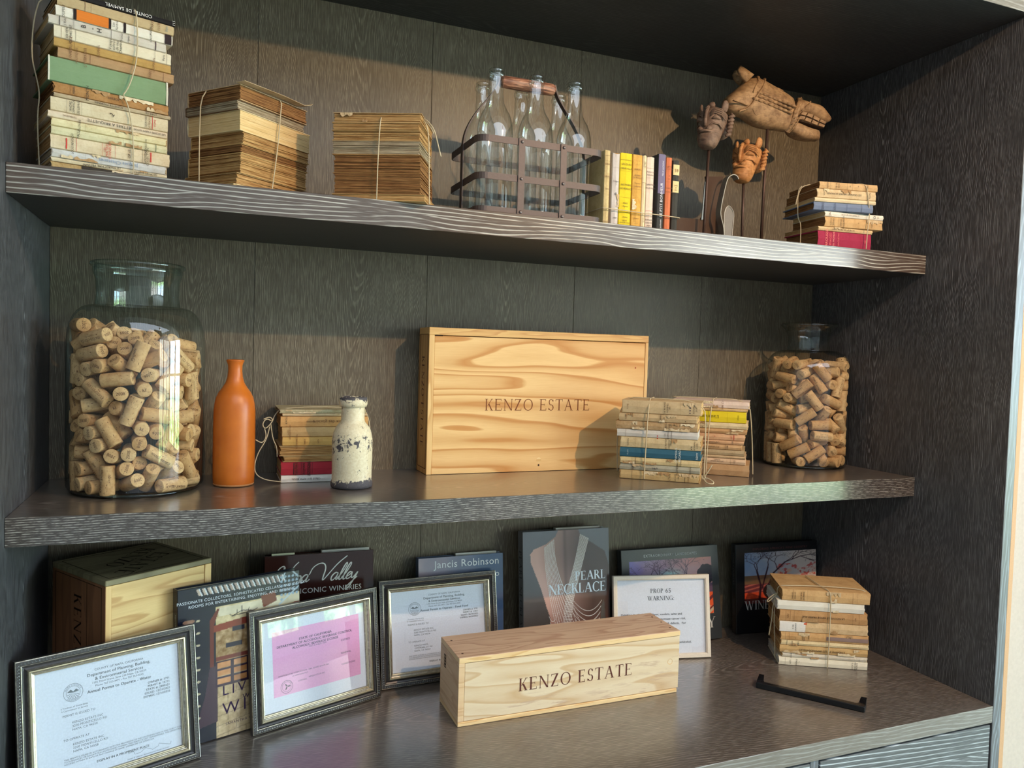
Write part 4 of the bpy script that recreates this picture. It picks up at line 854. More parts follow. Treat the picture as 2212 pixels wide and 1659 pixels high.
for a, rr in ((0, 0), (1, 0), (2, 0)):
    L = [('KENZO ESTATE', .0042, 0, 0, 0, SERIF, 'c', .08), ('NAPA VALLEY', .0024, 0, -.0065, 0, SERIF, 'c', .05)] if a == 0 else \
        ([('KENZO ESTATE', .0042, 0, .004, 180, SERIF, 'c', .08), ('2006', .0032, 0, .012, 180, SERIF, 'c', .05), ('KENZO ESTATE', .0042, 0, -.018, 0, SERIF, 'c', .08)] if a == 1 else
         [('Kenzo Estate', .0052, 0, 0, 8, SANS, 'c', .0), ('rindo', .0046, .004, .014, 6, SANS, 'c', .0), ('asatsuyu', .0046, 0, -.016, -6, SANS, 'c', .0)])
    mb = lettermesh(L, wrapcyl(CR+.00022))
    e = lettermesh([(('2006', '2008', '2007')[a], .0050, 0, 0, 0, SERIFB)], lambda x, y: (x, y, CL/2+.0002)); mb.add(e.v, e.f)
    e = lettermesh([(('2006', 'KE', '2009')[a], .0050, 0, 0, 0, SERIFB)], lambda x, y: (-x, y, -CL/2-.0002)); mb.add(e.v, e.f)
    me = mb.mesh('printing'); me.materials.append(ik); PR.append(me)
C1="-927,-325,277,-4,9,99;-394,-899,264,0,0,99;-24,-820,199,-44,84,-29;818,-170,126,-81,-57,0;-828,49,128,-99,-6,0;-490,-655,126,82,55,0;-163,-791,415,30,-91,24;618,-722,126,75,65,0;856,-455,449,-29,-53,79;-740,135,375,88,-46,4;-681,-484,178,-83,-54,-7;251,-799,275,-30,63,-70;578,-577,343,-59,68,-42;-689,-451,435,79,60,5;28,-630,496,-32,91,-21;281,-571,393,-60,58,-53;805,166,265,-76,-25,58;488,-504,662,64,-56,51;807,-207,617,94,-29,-6;765,311,511,66,37,-64;712,-355,809,-95,27,4;850,76,634,57,25,-77;-983,-13,528,0,-11,-98;-588,-670,545,-48,-6,86;-311,-756,649,-8,-97,20;950,143,894,-12,79,-58;-701,-423,698,-99,-3,6;-69,-809,735,4,-99,-5;693,-455,1040,-84,50,14;-791,-186,792,-84,-22,48;-449,-709,865,53,84,-2;89,-829,934,10,-98,-9;412,-865,656,-78,-37,48;-605,117,856,-89,37,-24;-688,-450,973,-73,-63,22;-543,-631,1088,-62,-77,-3;106,-825,1188,-17,97,10;585,-773,1014,-48,-38,-78;-788,-241,1087,-62,-68,37;-661,-481,1262,-52,-84,10;-382,-895,1100,48,-21,-84;696,-459,1312,96,18,14;738,-180,1000,80,-52,26;570,305,954,-90,14,39;-262,-682,1205,-62,36,69;347,-741,1149,-13,95,24;599,-267,1456,-83,14,-53;742,7,1178,-12,80,-56;367,-878,1388,90,37,-17;962,92,1270,7,-76,63;-832,-86,1294,98,10,-3;-511,-363,1493,98,-8,-13;418,-468,1533,-77,62,-7;751,28,1534,77,-5,62;-943,-237,1541,-14,56,81;-26,-978,1479,-37,1,-92;285,-709,1563,46,-59,65;-545,-106,1535,-98,10,5;-573,-603,1573,-98,-2,-17;-160,-692,1465,49,83,-24;34,-587,1654,0,-99,-1;-565,-778,1779,-63,45,61;-198,-799,1759,3,-99,7;142,-817,1882,-18,96,15;-573,60,1736,-90,37,-20;-778,-292,1778,-41,-89,-11;-247,-920,2023,95,-25,12;525,-633,1810,-96,24,9;435,-355,1774,96,-23,-1;-433,-518,1871,-59,53,-60;290,-767,2094,-21,-97,5;660,-499,2018,88,-46,-3;908,329,1593,24,-67,-69;-177,-781,2230,-50,-70,50;906,320,1950,28,-77,-56;602,190,1907,-53,-52,65;-816,116,1953,-98,1,-13;-926,-324,2177,-6,15,-98;572,-780,2065,52,39,74;926,-326,1905,-6,-14,98;-857,-73,2219,56,-26,-77;-705,-430,2000,69,71,-1;258,-796,2361,81,-41,39;-794,185,2252,-85,50,6;-623,-538,2215,54,82,13;-437,-712,2251,-55,-82,-3;441,-401,2293,-10,96,-23;764,-137,2025,-47,-57,66;413,858,2303,89,-42,15;-675,-672,2465,69,-69,19;-114,-682,2459,-12,-90,40;76,-974,2430,-34,-2,-93;748,-610,2382,-50,-61,60;787,227,2187,-96,22,6;588,568,2155,85,45,-23;-568,63,2502,99,0,-1;-644,-319,2461,-37,70,-59;-308,-513,2541,-8,-87,46;241,-552,2464,38,-59,70;798,-236,2419,-94,31,10;820,-19,2287,-97,10,-20;701,423,2385,95,8,-25;17,781,2289,-39,91,4;-609,-732,2744,75,-62,20;30,-574,2645,-7,-91,38;469,-448,2619,-60,63,-47;794,183,2440,98,12,-4;312,484,2479,14,-96,21;-218,445,2408,12,93,32;-712,433,2551,-82,54,-11;730,379,2642,-79,-57,19;53,794,2543,4,-99,8;-467,575,2437,-18,14,96;-965,179,2650,6,28,-95;-776,-326,2708,-77,20,-59;102,-180,2471,84,-4,-52;579,580,2614,-73,-46,49;-249,807,2638,17,69,-68;-759,303,2771,-72,68,-1;-645,-103,2695,91,-32,-24;-901,-312,2951,33,-93,0;409,39,2425,19,-57,78;-671,681,2878,-62,-61,47;119,400,2650,-54,-29,-78;-54,534,2808,-26,-95,5;-390,406,2785,59,5,-79;-297,34,2786,62,57,-52;-214,-385,2740,-15,91,-36;-17,66,2438,96,23,-2"
C2="-677,-546,402,55,-68,47;153,-724,126,29,-95,0;600,-435,126,-25,96,0;-364,672,129,99,-8,0;-631,405,126,81,-58,0;-582,-437,126,-45,-88,0;387,-624,152,-27,95,-10;-858,265,275,3,9,99;-898,11,275,0,9,99;-381,-787,332,-73,35,-57;-109,-727,243,32,78,51;516,-550,382,66,-73,0;-790,-366,580,-36,79,-48;-178,-640,616,97,13,16;220,-683,492,-40,-76,-49;-219,-836,792,96,-24,-8;277,-714,773,42,75,49;-662,276,648,-90,29,30;-732,-76,665,90,-39,-13;602,-440,597,-79,59,13;-710,546,514,9,13,98;-569,75,807,-92,25,27;-482,-490,800,-50,-37,77;-614,-224,920,40,59,68;580,-660,753,-53,-47,-69;-526,525,893,-60,79,7;-748,482,1070,25,40,87;-846,-185,1059,-21,97,4;-270,-821,1076,-94,31,-4;-351,488,1111,50,-85,-3;-703,213,1100,95,-17,-24;-590,-645,1273,59,-54,59;138,-717,1089,-12,78,59;-735,-125,1482,81,-38,-42;-133,-733,1315,4,-71,69;422,-773,1115,62,34,-70;-736,43,1293,-95,15,22;-439,-515,1489,-92,31,-17;57,-616,1502,45,-66,-58;633,-606,1224,-51,-54,65;-438,593,1368,75,-65,1;-434,265,1291,74,-64,16;-455,-756,1690,-53,32,77;-733,0,1843,93,33,3;-703,-230,1715,-87,-45,13;-355,-513,1765,86,-44,21;-593,450,1511,-79,58,-16;-704,215,1483,78,-57,22;-535,-256,1936,-95,8,25;-670,-570,1982,-47,55,-68;460,-476,1430,-85,-46,21;-438,592,1825,-33,93,13;-779,375,1728,42,89,13;1,-867,1685,93,0,-34;414,-798,1695,-4,-2,-99;522,-553,1696,-79,8,59;-373,624,2074,16,-98,-7;-598,446,1972,16,-93,-29;-300,-722,2119,-30,49,81;-735,67,2088,72,-63,25;-379,-432,2096,-93,16,30;-15,-739,2127,20,97,6;200,-870,2032,-34,-8,-93;437,-589,2075,-88,43,12;892,50,2147,-2,31,94;-846,-180,2254,-20,95,18;-81,-195,2315,94,30,4;-516,-526,2401,93,22,24;-297,-830,2433,62,-22,-74;608,-409,1910,87,-38,-28;661,573,2201,54,-62,-55;-712,493,2234,50,74,42;-511,339,2265,-46,-72,-50;231,49,2134,-68,47,54;409,-631,2326,98,-16,-4;603,-417,2180,89,-34,-27;677,278,2352,62,76,12;307,830,2259,54,-19,81;-596,-82,2414,52,-81,-25;-602,-393,2598,87,48,5;-49,37,2469,-42,56,-70;467,-94,2282,90,-15,-39;423,371,2358,58,59,55;88,384,2392,-39,-48,77;-156,554,2240,10,86,-48;-410,101,2360,36,-56,-73;-713,-168,2645,85,46,21;4,-731,2401,-43,88,-16;261,-705,2583,-34,93,6;-266,84,2599,23,90,33;642,580,2613,-67,72,-8;123,877,2435,57,-7,81;-347,697,2467,-27,-68,67;-871,193,2516,9,38,-91;11,-379,2577,-87,-43,21;552,-501,2541,-11,93,-33;875,-191,2236,7,31,94;-616,397,2599,-79,35,-49;823,-350,2535,12,29,94;496,-90,2544,-91,-10,38;252,478,2592,69,-65,27"

def fill(data, org, where, grp, seed, R, zlo, zhi):
    rg = random.Random(seed); cd = Vector((CAMP[0]-org[0], CAMP[1]-org[1], .3)).normalized()
    for k, s in enumerate(data.split(';')):
        x, y, z, ax, ay, az = [float(q) for q in s.split(',')]
        v = Vector((ax, ay, az)).normalized(); q = v.to_track_quat('Z', 'Y')
        e = (q.to_matrix() @ Matrix.Rotation(rg.uniform(0, 6.28), 3, 'Z')).to_euler()
        o = bpy.data.objects.new('wine_cork', ckme); COL.objects.link(o); o.location = (org[0]+x/1e4, org[1]+y/1e4, org[2]+.0045+z/1e4); o.rotation_euler = e
        f = (z/1e4-zlo)/(zhi-zlo); side = (x/1e4*RGT.x+y/1e4*RGT.y)/R
        how = 'seen end-on' if abs(v.dot(cd)) > .72 else ('standing upright' if abs(v.z) > .72 else ('lying level' if abs(v.z) < .34 else 'leaning at a slant'))
        hn = ('bottom' if f < .2 else 'lower' if f < .4 else 'middle' if f < .62 else 'upper' if f < .82 else 'top'); sn = 'left' if side < -.3 else 'right' if side > .3 else 'centre'
        tag(o, 'printed wine cork %s, %s %s of the corks in the %s' % (how, hn, sn, where), 'cork', grp)
        p = bpy.data.objects.new('printing', PR[rg.choice((0, 0, 1, 1, 2))]); COL.objects.link(p); p.parent = o
fill(C1, J1, 'large jar', 'corks in the large jar', 3, .1165, .01, .29)
fill(C2, J2, 'smaller jar', 'corks in the smaller jar', 4, .107, .01, .27)
# ------------------------------------------------------------ bottles on the middle shelf
def orange_glaze():
    t = NT('orange_stoneware'); n = t.noise(t.obj(), 260.0, 3.0, .6); n2 = t.noise(t.obj(), 22.0, 3.0, .5)
    c = t.mix(t.mr(n2, .35, .7), lin(208, 112, 32), lin(190, 96, 26)); t.bsdf(c, .36, t.bump(n, .06, .0004), .5); return t.mat
ob = empty('stoneware_bottle', (.3354, .2343, Z1+.0002), label='slim orange-brown stoneware bottle beside the large cork jar', cat='bottle')
pr = [(.001, .002), (.034, 0), (.0362, .001), (.0380, .004), (.0388, .02), (.0390, .06), (.0389, .12), (.0385, .145), (.0372, .158), (.0345, .170), (.030, .180), (.0235, .189), (.0175, .199), (.0143, .210), (.0130, .222), (.0132, .232), (.0152, .2385), (.0162, .2405), (.0160, .2425), (.0145, .2435), (.0118, .242), (.0105, .232), (.0100, .20), (.001, .198)]
MB().lathe(pr, 48).build('body', orange_glaze(), ob, fix=False)
MB().lathe([(.0140, .2412), (.0160, .2402), (.0168, .2412), (.0165, .2428), (.0148, .2440), (.0128, .2434)], 40, closed=True).build('lip', orange_glaze(), ob, fix=False)
MB().lathe([(.034, .0), (.0372, .0008), (.0384, .0035), (.0381, .0045), (.036, .002)], 48, closed=True).build('foot_rim', plain('bare_clay', (190, 130, 80), .8), ob, fix=False)
def peeling():
    t = NT('peeling_white_paint'); P = t.obj(); z = t.xyz(P)[2]
    a = t.noise(P, 95.0, 5.0, .72, .8); b2 = t.noise(P, 22.0, 2.0, .5); d = t.noise(P, 240.0, 4.0, .7)
    z1 = t.mr(z, .010, .022, .30, 0); z3 = t.mr(t.m('ABSOLUTE', t.m('SUBTRACT', z, .088)), .035, .0, 0, .10); z4 = t.mr(z, .166, .174, 0, .20)
    m = t.m('ADD', t.m('ADD', t.m('ADD', a, z1), t.m('ADD', z3, z4)), t.m('MULTIPLY', t.m('SUBTRACT', b2, .5), .22))
    k = t.mr(m, .625, .65); w = t.mix(t.mr(d, .35, .7), lin(226, 216, 188), lin(208, 192, 156))
    c = t.mix(k, w, t.mix(d, lin(96, 92, 96), lin(58, 56, 60)))
    t.bsdf(c, t.mr(k, 0, 1, .45, .7), t.bump(t.m('SUBTRACT', t.m('MULTIPLY', d, .3), k), .45, .0008), .4); return t.mat
vb = empty('bottle_vase', (.5517, .1611, Z1+.0002), label='squat white bottle vase with peeling paint in front of the tied bundle', cat='vase')
pm = peeling()
pr = [(.001, .003), (.036, 0), (.0400, .002), (.0408, .007), (.0400, .012), (.0386, .016), (.0384, .03), (.0390, .06), (.0393, .088), (.0386, .099), (.0365, .109), (.033, .117), (.028, .1235), (.0240, .128), (.0226, .133), (.0224, .150), (.0226, .158)]
MB().lathe(pr, 48).build('body', pm, vb, fix=False)
MB().lathe([(.0226, .1575), (.0262, .1590), (.0276, .164), (.0278, .171), (.0268, .1762), (.0245, .1782), (.0205, .1782), (.0180, .176), (.0172, .16), (.0165, .12), (.001, .118)], 48).build('rim', pm, vb, fix=False)
# ------------------------------------------------------------ wooden wine boxes
PX = (1, 0, 0); PZ = (0, 0, 1); PY = (0, 1, 0)
pine_face = pine('pine_lid', PX, PZ, lin(240, 200, 138), lin(204, 142, 76), 1.5, 12.0, 8.0, 4.2, amt=1.0)
pine_trim = pine('pine_edge', PX, PZ, lin(232, 190, 124), lin(206, 150, 90), 5.0, 60.0, 5.0, 1.2)
pine_v = pine('pine_upright', PZ, PX, lin(238, 200, 138), lin(212, 160, 98), 4.0, 40.0, 5.0, 2.2)
pine_side = pine('pine_side', PZ, PY, lin(214, 172, 112), lin(180, 128, 74), 3.0, 22.0, 6.0, 3.3)
pale_face = pine('pale_pine_lid', PX, PZ, lin(224, 206, 176), lin(200, 166, 124), 3.2, 22.0, 5.0, 9.1, grey=lin(182, 150, 128))
pale_top = pine('pale_pine_top', PX, PY, lin(222, 188, 156), lin(190, 146, 118), 3.0, 20.0, 9.0, 6.1)
pale_trim = pine('pale_pine_edge', PX, PZ, lin(234, 204, 154), lin(214, 170, 112), 5.0, 50.0, 5.0, 1.9)
pale_end = pine('pale_pine_end', PY, PZ, lin(226, 196, 156), lin(204, 164, 122), 5.0, 40.0, 5.0, 7.9)
cedar = pine('reddish_cedar', PY, PZ, lin(150, 92, 64), lin(116, 66, 44), 4.0, 60.0, 5.0, 5.5)
brand = plain('branded_lettering', (92, 46, 38), .6, 0, .3); brand2 = plain('burnt_lettering', (128, 66, 30), .6, 0, .3); line = plain('dark_groove', (40, 26, 20), .8, 0, .1)
hole = plain('screw_hole', (70, 48, 40), .7, 0, .2)
# front single-bottle box: x .7483-1.2597, y .0519-.1743, z 0-.1374
bx = empty('wine_box', (.7483, .0519, .0003), (0, 0, radians(.05)), 'long pale pine wine box lying on the counter, name printed across its front', 'box')
w, d, h = .5114, .1224, .1372
b = MB(); b.bbox(0, w, 0, d, h-.011, h, .0009); b.build('top_board', [pale_top, pale_trim], bx)
for p in bx.children[0].data.polygons: p.material_index = 0 if p.normal.z > .5 else 1
b = MB(); b.bbox(0, w-.004, 0, d, 0, .0085, .0009); b.build('bottom_board', pale_trim, bx)
b = MB(); b.bbox(0, .0125, .0004, d-.0004, .0087, h-.0112, .0007); b.build('end_board', pale_end, bx)
b = MB(); b.bbox(w-.0125, w-.001, .012, d-.0004, .0087, h-.0112, .0007); b.build('end_board', pale_end, bx)
b = MB(); b.bbox(.0127, w-.0127, d-.009, d-.0004, .0087, h-.0112, .0005); b.build('back_board', pale_face, bx)
b = MB(); b.bbox(.0134, w-.0003, .0018, .0085, .0094, h-.0122, .0004); lid = b.build('sliding_lid', pale_face, bx)
F = lambda x, y: (x, .0018-.0003, y)
lettermesh([('KENZO ESTATE', .0262, .262, .0665, 0, SERIF, 'c', .085)], F).build('lettering', brand, lid, fix=False)
b = MB(); n = 20; vs = [(.488+.0062*cos(2*pi*i/n), .0013, .070+.0062*sin(2*pi*i/n)) for i in range(n)]; vs2 = [(.4885+.0045*cos(2*pi*i/n), .0024, .0703+.0045*sin(2*pi*i/n)) for i in range(n)]
b.add(vs+vs2, [(i, (i+1) % n, n+(i+1) % n, n+i) for i in range(n)], 0, True); b.add(vs2, [tuple(range(n))], 1); b.build('thumb_notch', [pine_trim, plain('notch_wood', (190, 140, 100), .7)], lid)
for x, y in ((.014, .022), (.014, .095), (w-.013, .022), (w-.013, .095), (w-.011, .060)):
    MB().lathe([(.0001, .0001), (.0021, .0001), (.0024, .0002)], 12, c=(x, y, h)).build('screw_hole', hole, bx, fix=False)
F = lambda x, y: (-.0003, y, x)
b = MB()
for y0, y1, z0, z1 in ((.084, .0855, .085, .112), (.094, .0955, .085, .112), (.084, .0955, .110, .112), (.084, .0955, .085, .0865), (.086, .092, .090, .093), (.0865, .0915, .097, .099), (.0885, .0900, .090, .108), (.086, .092, .103, .105)): b.box(-.0004, .0002, y0, y1, z0, z1)
b.build('burned_stamp', line, bx)
# big six-bottle box at the back of the middle shelf
kb = empty('wine_box', (.7335, .2700, Z1+.0003), (0, 0, radians(.4)), 'big flat pine wine crate standing on the middle shelf behind the books', 'box')
w, d, h = .5560, .0790, .3235
b = MB(); b.bbox(0, w, 0, d, h-.0165, h, .0008); b.build('top_board', pine_trim, kb)
b = MB(); b.bbox(0, .0125, 0, d, 0, h-.0167, .0008); eb = b.build('end_board', [pine_v, pine_side], kb)
for p in eb.data.polygons: p.material_index = 1 if p.normal.x < -.5 else 0
b = MB(); b.bbox(w-.0085, w, 0, d, 0, h-.0167, .0008); b.build('end_board', pine_v, kb)
b = MB(); b.bbox(.0130, w-.0088, d-.007, d, .0004, h-.0172, .0005); b.build('back_board', pine_face, kb)
b = MB(); b.bbox(.0130, w-.0092, .0012, .0085, .0004, h-.0182, .0004); lid = b.build('sliding_lid', pine_face, kb)
F = lambda x, y: (x, .0012-.0003, y)
lettermesh([('KENZO ESTATE', .0262, .268, .1545, 0, make_serif(.10, .045, .08, .03), 'c', .09)], F).build('lettering', brand2, lid, fix=False)
n = 20
for cx, cz, rr, mm in ((.2705, .0255, .0062, pine('notch_pine', PX, PZ, lin(246, 216, 160), lin(220, 170, 100))), (.2705, .0140, .0022, hole), (.5215, .245, .0022, plain('knot', (170, 84, 40), .6))):
    vs = [(cx+rr*cos(2*pi*i/n), .0009, cz+rr*1.1*sin(2*pi*i/n)) for i in range(n)]
    MB().add(vs, [tuple(range(n))]).build('thumb_notch' if rr > .005 else 'nail_hole', mm, lid, fix=False)
b = MB(); b.box(.0135, .031, .0004, .0085, h-.0186, h-.0160); b.build('latch_slot', line, lid)
F = lambda x, y: (-.0003, d/2+.002+y, x)
lettermesh([('KENZO ESTATE', .0200, .158, 0, 180, SERIF, 'c', .09)], F).build('lettering', brand, eb, fix=False)
b = MB()
for y0, y1, z0, z1 in ((.008, .009, .012, .309), (.0695, .0705, .012, .309), (.008, .0705, .3080, .309), (.008, .0705, .012, .013)): b.box(-.0004, .0002, y0, y1, z0, z1)
b.build('routed_line', line, eb)
# tall crate at the left of the counter
lb = empty('wine_box', (.1273, .0984, .0003), (0, 0, radians(32.9)), 'tall pine wine crate with a dark weathered top standing behind the leftmost frame', 'box')
w, d, h = .202, .1885, .3285
crate_top = pine('crate_top', PX, PY, lin(150, 138, 104), lin(116, 104, 76), 4.0, 24.0, 5.0, 1.1)
crate_side = pine('crate_side', PZ, PY, lin(150, 100, 66), lin(122, 80, 52), 3.0, 24.0, 4.0, 2.7)
crate_face = pine('crate_face', PX, PZ, lin(232, 196, 134), lin(196, 146, 88), 3.6, 26.0, 6.0, 8.7)
b = MB(); b.bbox(0, w, 0, d, h-.010, h, .0012); b.build('top_board', crate_top, lb)
b = MB(); b.bbox(0, .011, 0, d, 0, h-.0102, .0008); eb = b.build('end_board', [pine_v, crate_side], lb)
for p in eb.data.polygons: p.material_index = 1 if p.normal.x < -.5 else 0
b = MB(); b.bbox(w-.014, w, 0, d, 0, h-.0102, .0008); b.build('end_board', pine_v, lb)
b = MB(); b.bbox(.0112, w-.0144, .0012, .009, .0004, h-.0108, .0005); pn = b.build('front_panel', crate_face, lb)
b = MB(); b.bbox(.0112, w-.0144, d-.009, d, .0004, h-.0108, .0005); b.build('back_panel', crate_face, lb)
F = lambda x, y: (x, y, h+.0003)
tb = lb.children[0]
lettermesh([('KENZO', .030, w*.52, d*.60, 212, SERIF, 'c', .05), ('ESTATE', .030, w*.50, d*.33, 212, SERIF, 'c', .05)], lambda x, y: (x, y, h+.0003)).build('lettering', line, tb, fix=False)
b = MB()
for x0, x1, y0, y1 in ((.011, w-.011, .011, .0118), (.011, w-.011, d-.0118, d-.011), (.011, .0118, .011, d-.011), (w-.0118, w-.011, .011, d-.011)): b.box(x0, x1, y0, y1, h-.0002, h+.0003)
b.build('routed_line', line, tb)
b = MB()
for y0, y1, z0, z1 in ((.012, .0128, 0, h-.014), (d-.0128, d-.012, 0, h-.014), (.012, d-.012, h-.0148, h-.014), (.062, .0626, 0, h-.014)): b.box(-.0004, .0002, y0, y1, z0, z1)
b.build('routed_line', line, eb)
lettermesh([('KENZO ESTATE', .026, .150, 0, 180, SERIF, 'c', .12)], lambda x, y: (-.0004, d*.50+y, x)).build('lettering', line, eb, fix=False)
b = MB()
for zz in (.168, .1715): b.box(.045, w-.016, .0009, .0014, zz, zz+.0009)
b.box(.045, .0459, .0009, .0014, .05, .172); b.build('routed_line', line, pn)
# ------------------------------------------------------------ picture frames
def metal_frame():
    t = NT('antique_silver'); n = t.noise(t.obj(), 160.0, 4.0, .65); n2 = t.noise(t.obj(), 700.0, 2.0, .5)
    c = t.mix(t.mr(n, .35, .7), lin(196, 188, 172), lin(140, 130, 114)); t.bsdf(c, .32, t.bump(n2, .15, .0003), .5, .75); return t.mat
fsil = metal_frame(); fdark = plain('dark_pewter', (70, 66, 66), .38, .5, .5, .1, 500); fbead = plain('silver_beads', (214, 218, 218), .25, .8)
fgold = plain('silver_gold_ridge', (206, 192, 162), .24, .85)
white_paper = plain('white_paper', (218, 222, 234), .8, 0, .15, .0)
glz = thin_glass('picture_glass', (1, 1, 1), (.9, .94, .95))
def moulding(w, h, prof, segs=None):
    """prof: list of (inset, out, mat)"""
    mb = MB(); n = len(prof); vs = []
    for s, o, _ in prof:
        for x, z in ((s, s), (w-s, s), (w-s, h-s), (s, h-s)): vs.append((x, -o, z))
    for i in range(n-1):
        fs = [(i*4+k, i*4+(k+1) % 4, (i+1)*4+(k+1) % 4, (i+1)*4+k) for k in range(4)]
        mb.f += fs; mb.m += [prof[i][2]]*4; mb.sm += [False]*4
    mb.v = [tuple(v) for v in vs]; return mb
def ornate_frame(loc, yaw, lean, w, h, label):
    T = .0165
    r = empty('picture_frame', (loc[0], loc[1], T*sin(lean)+.0003), (-lean, 0, yaw), label, 'picture frame', None)
    o = lambda v: v - T
    P = [(.0006, o(.0), 1), (.0, o(.0125), 0), (.0006, o(.0140), 0), (.0016, o(.0143), 1), (.0020, o(.0128), 1), (.0078, o(.0128), 1), (.0082, o(.0140), 0), (.0090, o(.0138), 1), (.0098, o(.0112), 1), (.0130, o(.0098), 1), (.0160, o(.0112), 0), (.0176, o(.0150), 2), (.0188, o(.0163), 2), (.0204, o(.0165), 2), (.0218, o(.0156), 2), (.0224, o(.0128), 0), (.0236, o(.0124), 0), (.0242, o(.0100), 0), (.0254, o(.0098), 2), (.0260, o(.0074), 2), (.0274, o(.0070), 0), (.0282, o(.0050), 0), (.0282, o(.0), 0)]
    m = moulding(w, h, P); m.build('moulding', [fsil, fdark, fgold], r)
    mb = MB(); step = .0050
    def bead(c, ux, uz, L, q, hgt):
        nx, nz = -uz, ux; v = []
        for a, bq in ((-L, 0), (-L*.4, q), (L*.4, q), (L, 0), (L*.4, -q), (-L*.4, -q)): v.append((c[0]+ux*a+nx*bq, c[1], c[2]+uz*a+nz*bq))
        v.append((c[0]-ux*L*.4, c[1]-hgt, c[2]-uz*L*.4)); v.append((c[0]+ux*L*.4, c[1]-hgt, c[2]+uz*L*.4))
        mb.add(v, [(0, 1, 6), (1, 2, 7, 6), (2, 3, 7), (3, 4, 7), (4, 5, 6, 7), (5, 0, 6)])
    yb = -o(.0127)
    for s, ph in ((.0034, 0), (.0062, .5)):
        for k in range(int((w-.012)/step)):
            x = .006+(k+.5+ph*.5)*step
            if x > w-.005: continue
            for z in (s, h-s): bead((x, yb, z), 1, 0, .0017, .0009, .0012)
        for k in range(int((h-.012)/step)):
            z = .006+(k+.5+ph*.5)*step
            if z > h-.005: continue
            for x in (s, w-s): bead((x, yb, z), 0, 1, .0017, .0009, .0012)
    bd = mb.build('beading', fbead, r, fix=False); bd['kind'] = 'stuff'
    m0 = .0280; yd = -o(.0030)
    doc = MB().add([(m0, yd, m0), (w-m0, yd, m0), (w-m0, yd, h-m0), (m0, yd, h-m0)], [(0, 1, 2, 3)]).build('document', white_paper, r, fix=False)
    MB().add([(m0-.0004, yd-.0012, m0-.0004), (w-m0+.0004, yd-.0012, m0-.0004), (w-m0+.0004, yd-.0012, h-m0+.0004), (m0-.0004, yd-.0012, h-m0+.0004)], [(0, 1, 2, 3)]).build('glass_pane', glz, r, fix=False)
    b = MB(); b.box(.003, w-.003, T-.0022, T, .003, h-.003); b.build('backing_board', plain('black_backing', (30, 28, 28), .8), r)
    return r, doc, yd, m0, w-2*m0, h-2*m0
def ring_mesh(cx, cz, r0, r1, y, n=40):
    vs = []
    for i in range(n):
        a = 2*pi*i/n
        for r in (r0, r1): vs.append((cx+r*cos(a), y, cz+r*sin(a)))
    return vs, [(2*i, 2*i+1, 2*((i+1) % n)+1, 2*((i+1) % n)) for i in range(n)]
def ring_text(mb, s, cx, cz, rad, a_mid, size, y, flip=False, mi=0):
    W = strwidth(s, size, SANS, .12); x = -W/2
    for c in s:
        if c not in SANS: continue
        v, f, wd_ = SANS[c]; mid = x+wd_*size/2
        a = a_mid-(mid/rad) if not flip else a_mid+(mid/rad)
        up = 1 if not flip else -1
        if len(v):
            tx, tz = (sin(a), -cos(a)) if not flip else (-sin(a), cos(a))
            pts = []
            for p in v:
                lx = (p[0]-wd_/2)*size; ly = p[1]*size*up
                pts.append((cx+cos(a)*(rad+ly)+tx*lx, y, cz+sin(a)*(rad+ly)+tz*lx))
            mb.add(pts, f, mi)
        x += (wd_+.12)*size
GI = (112, 118, 124)
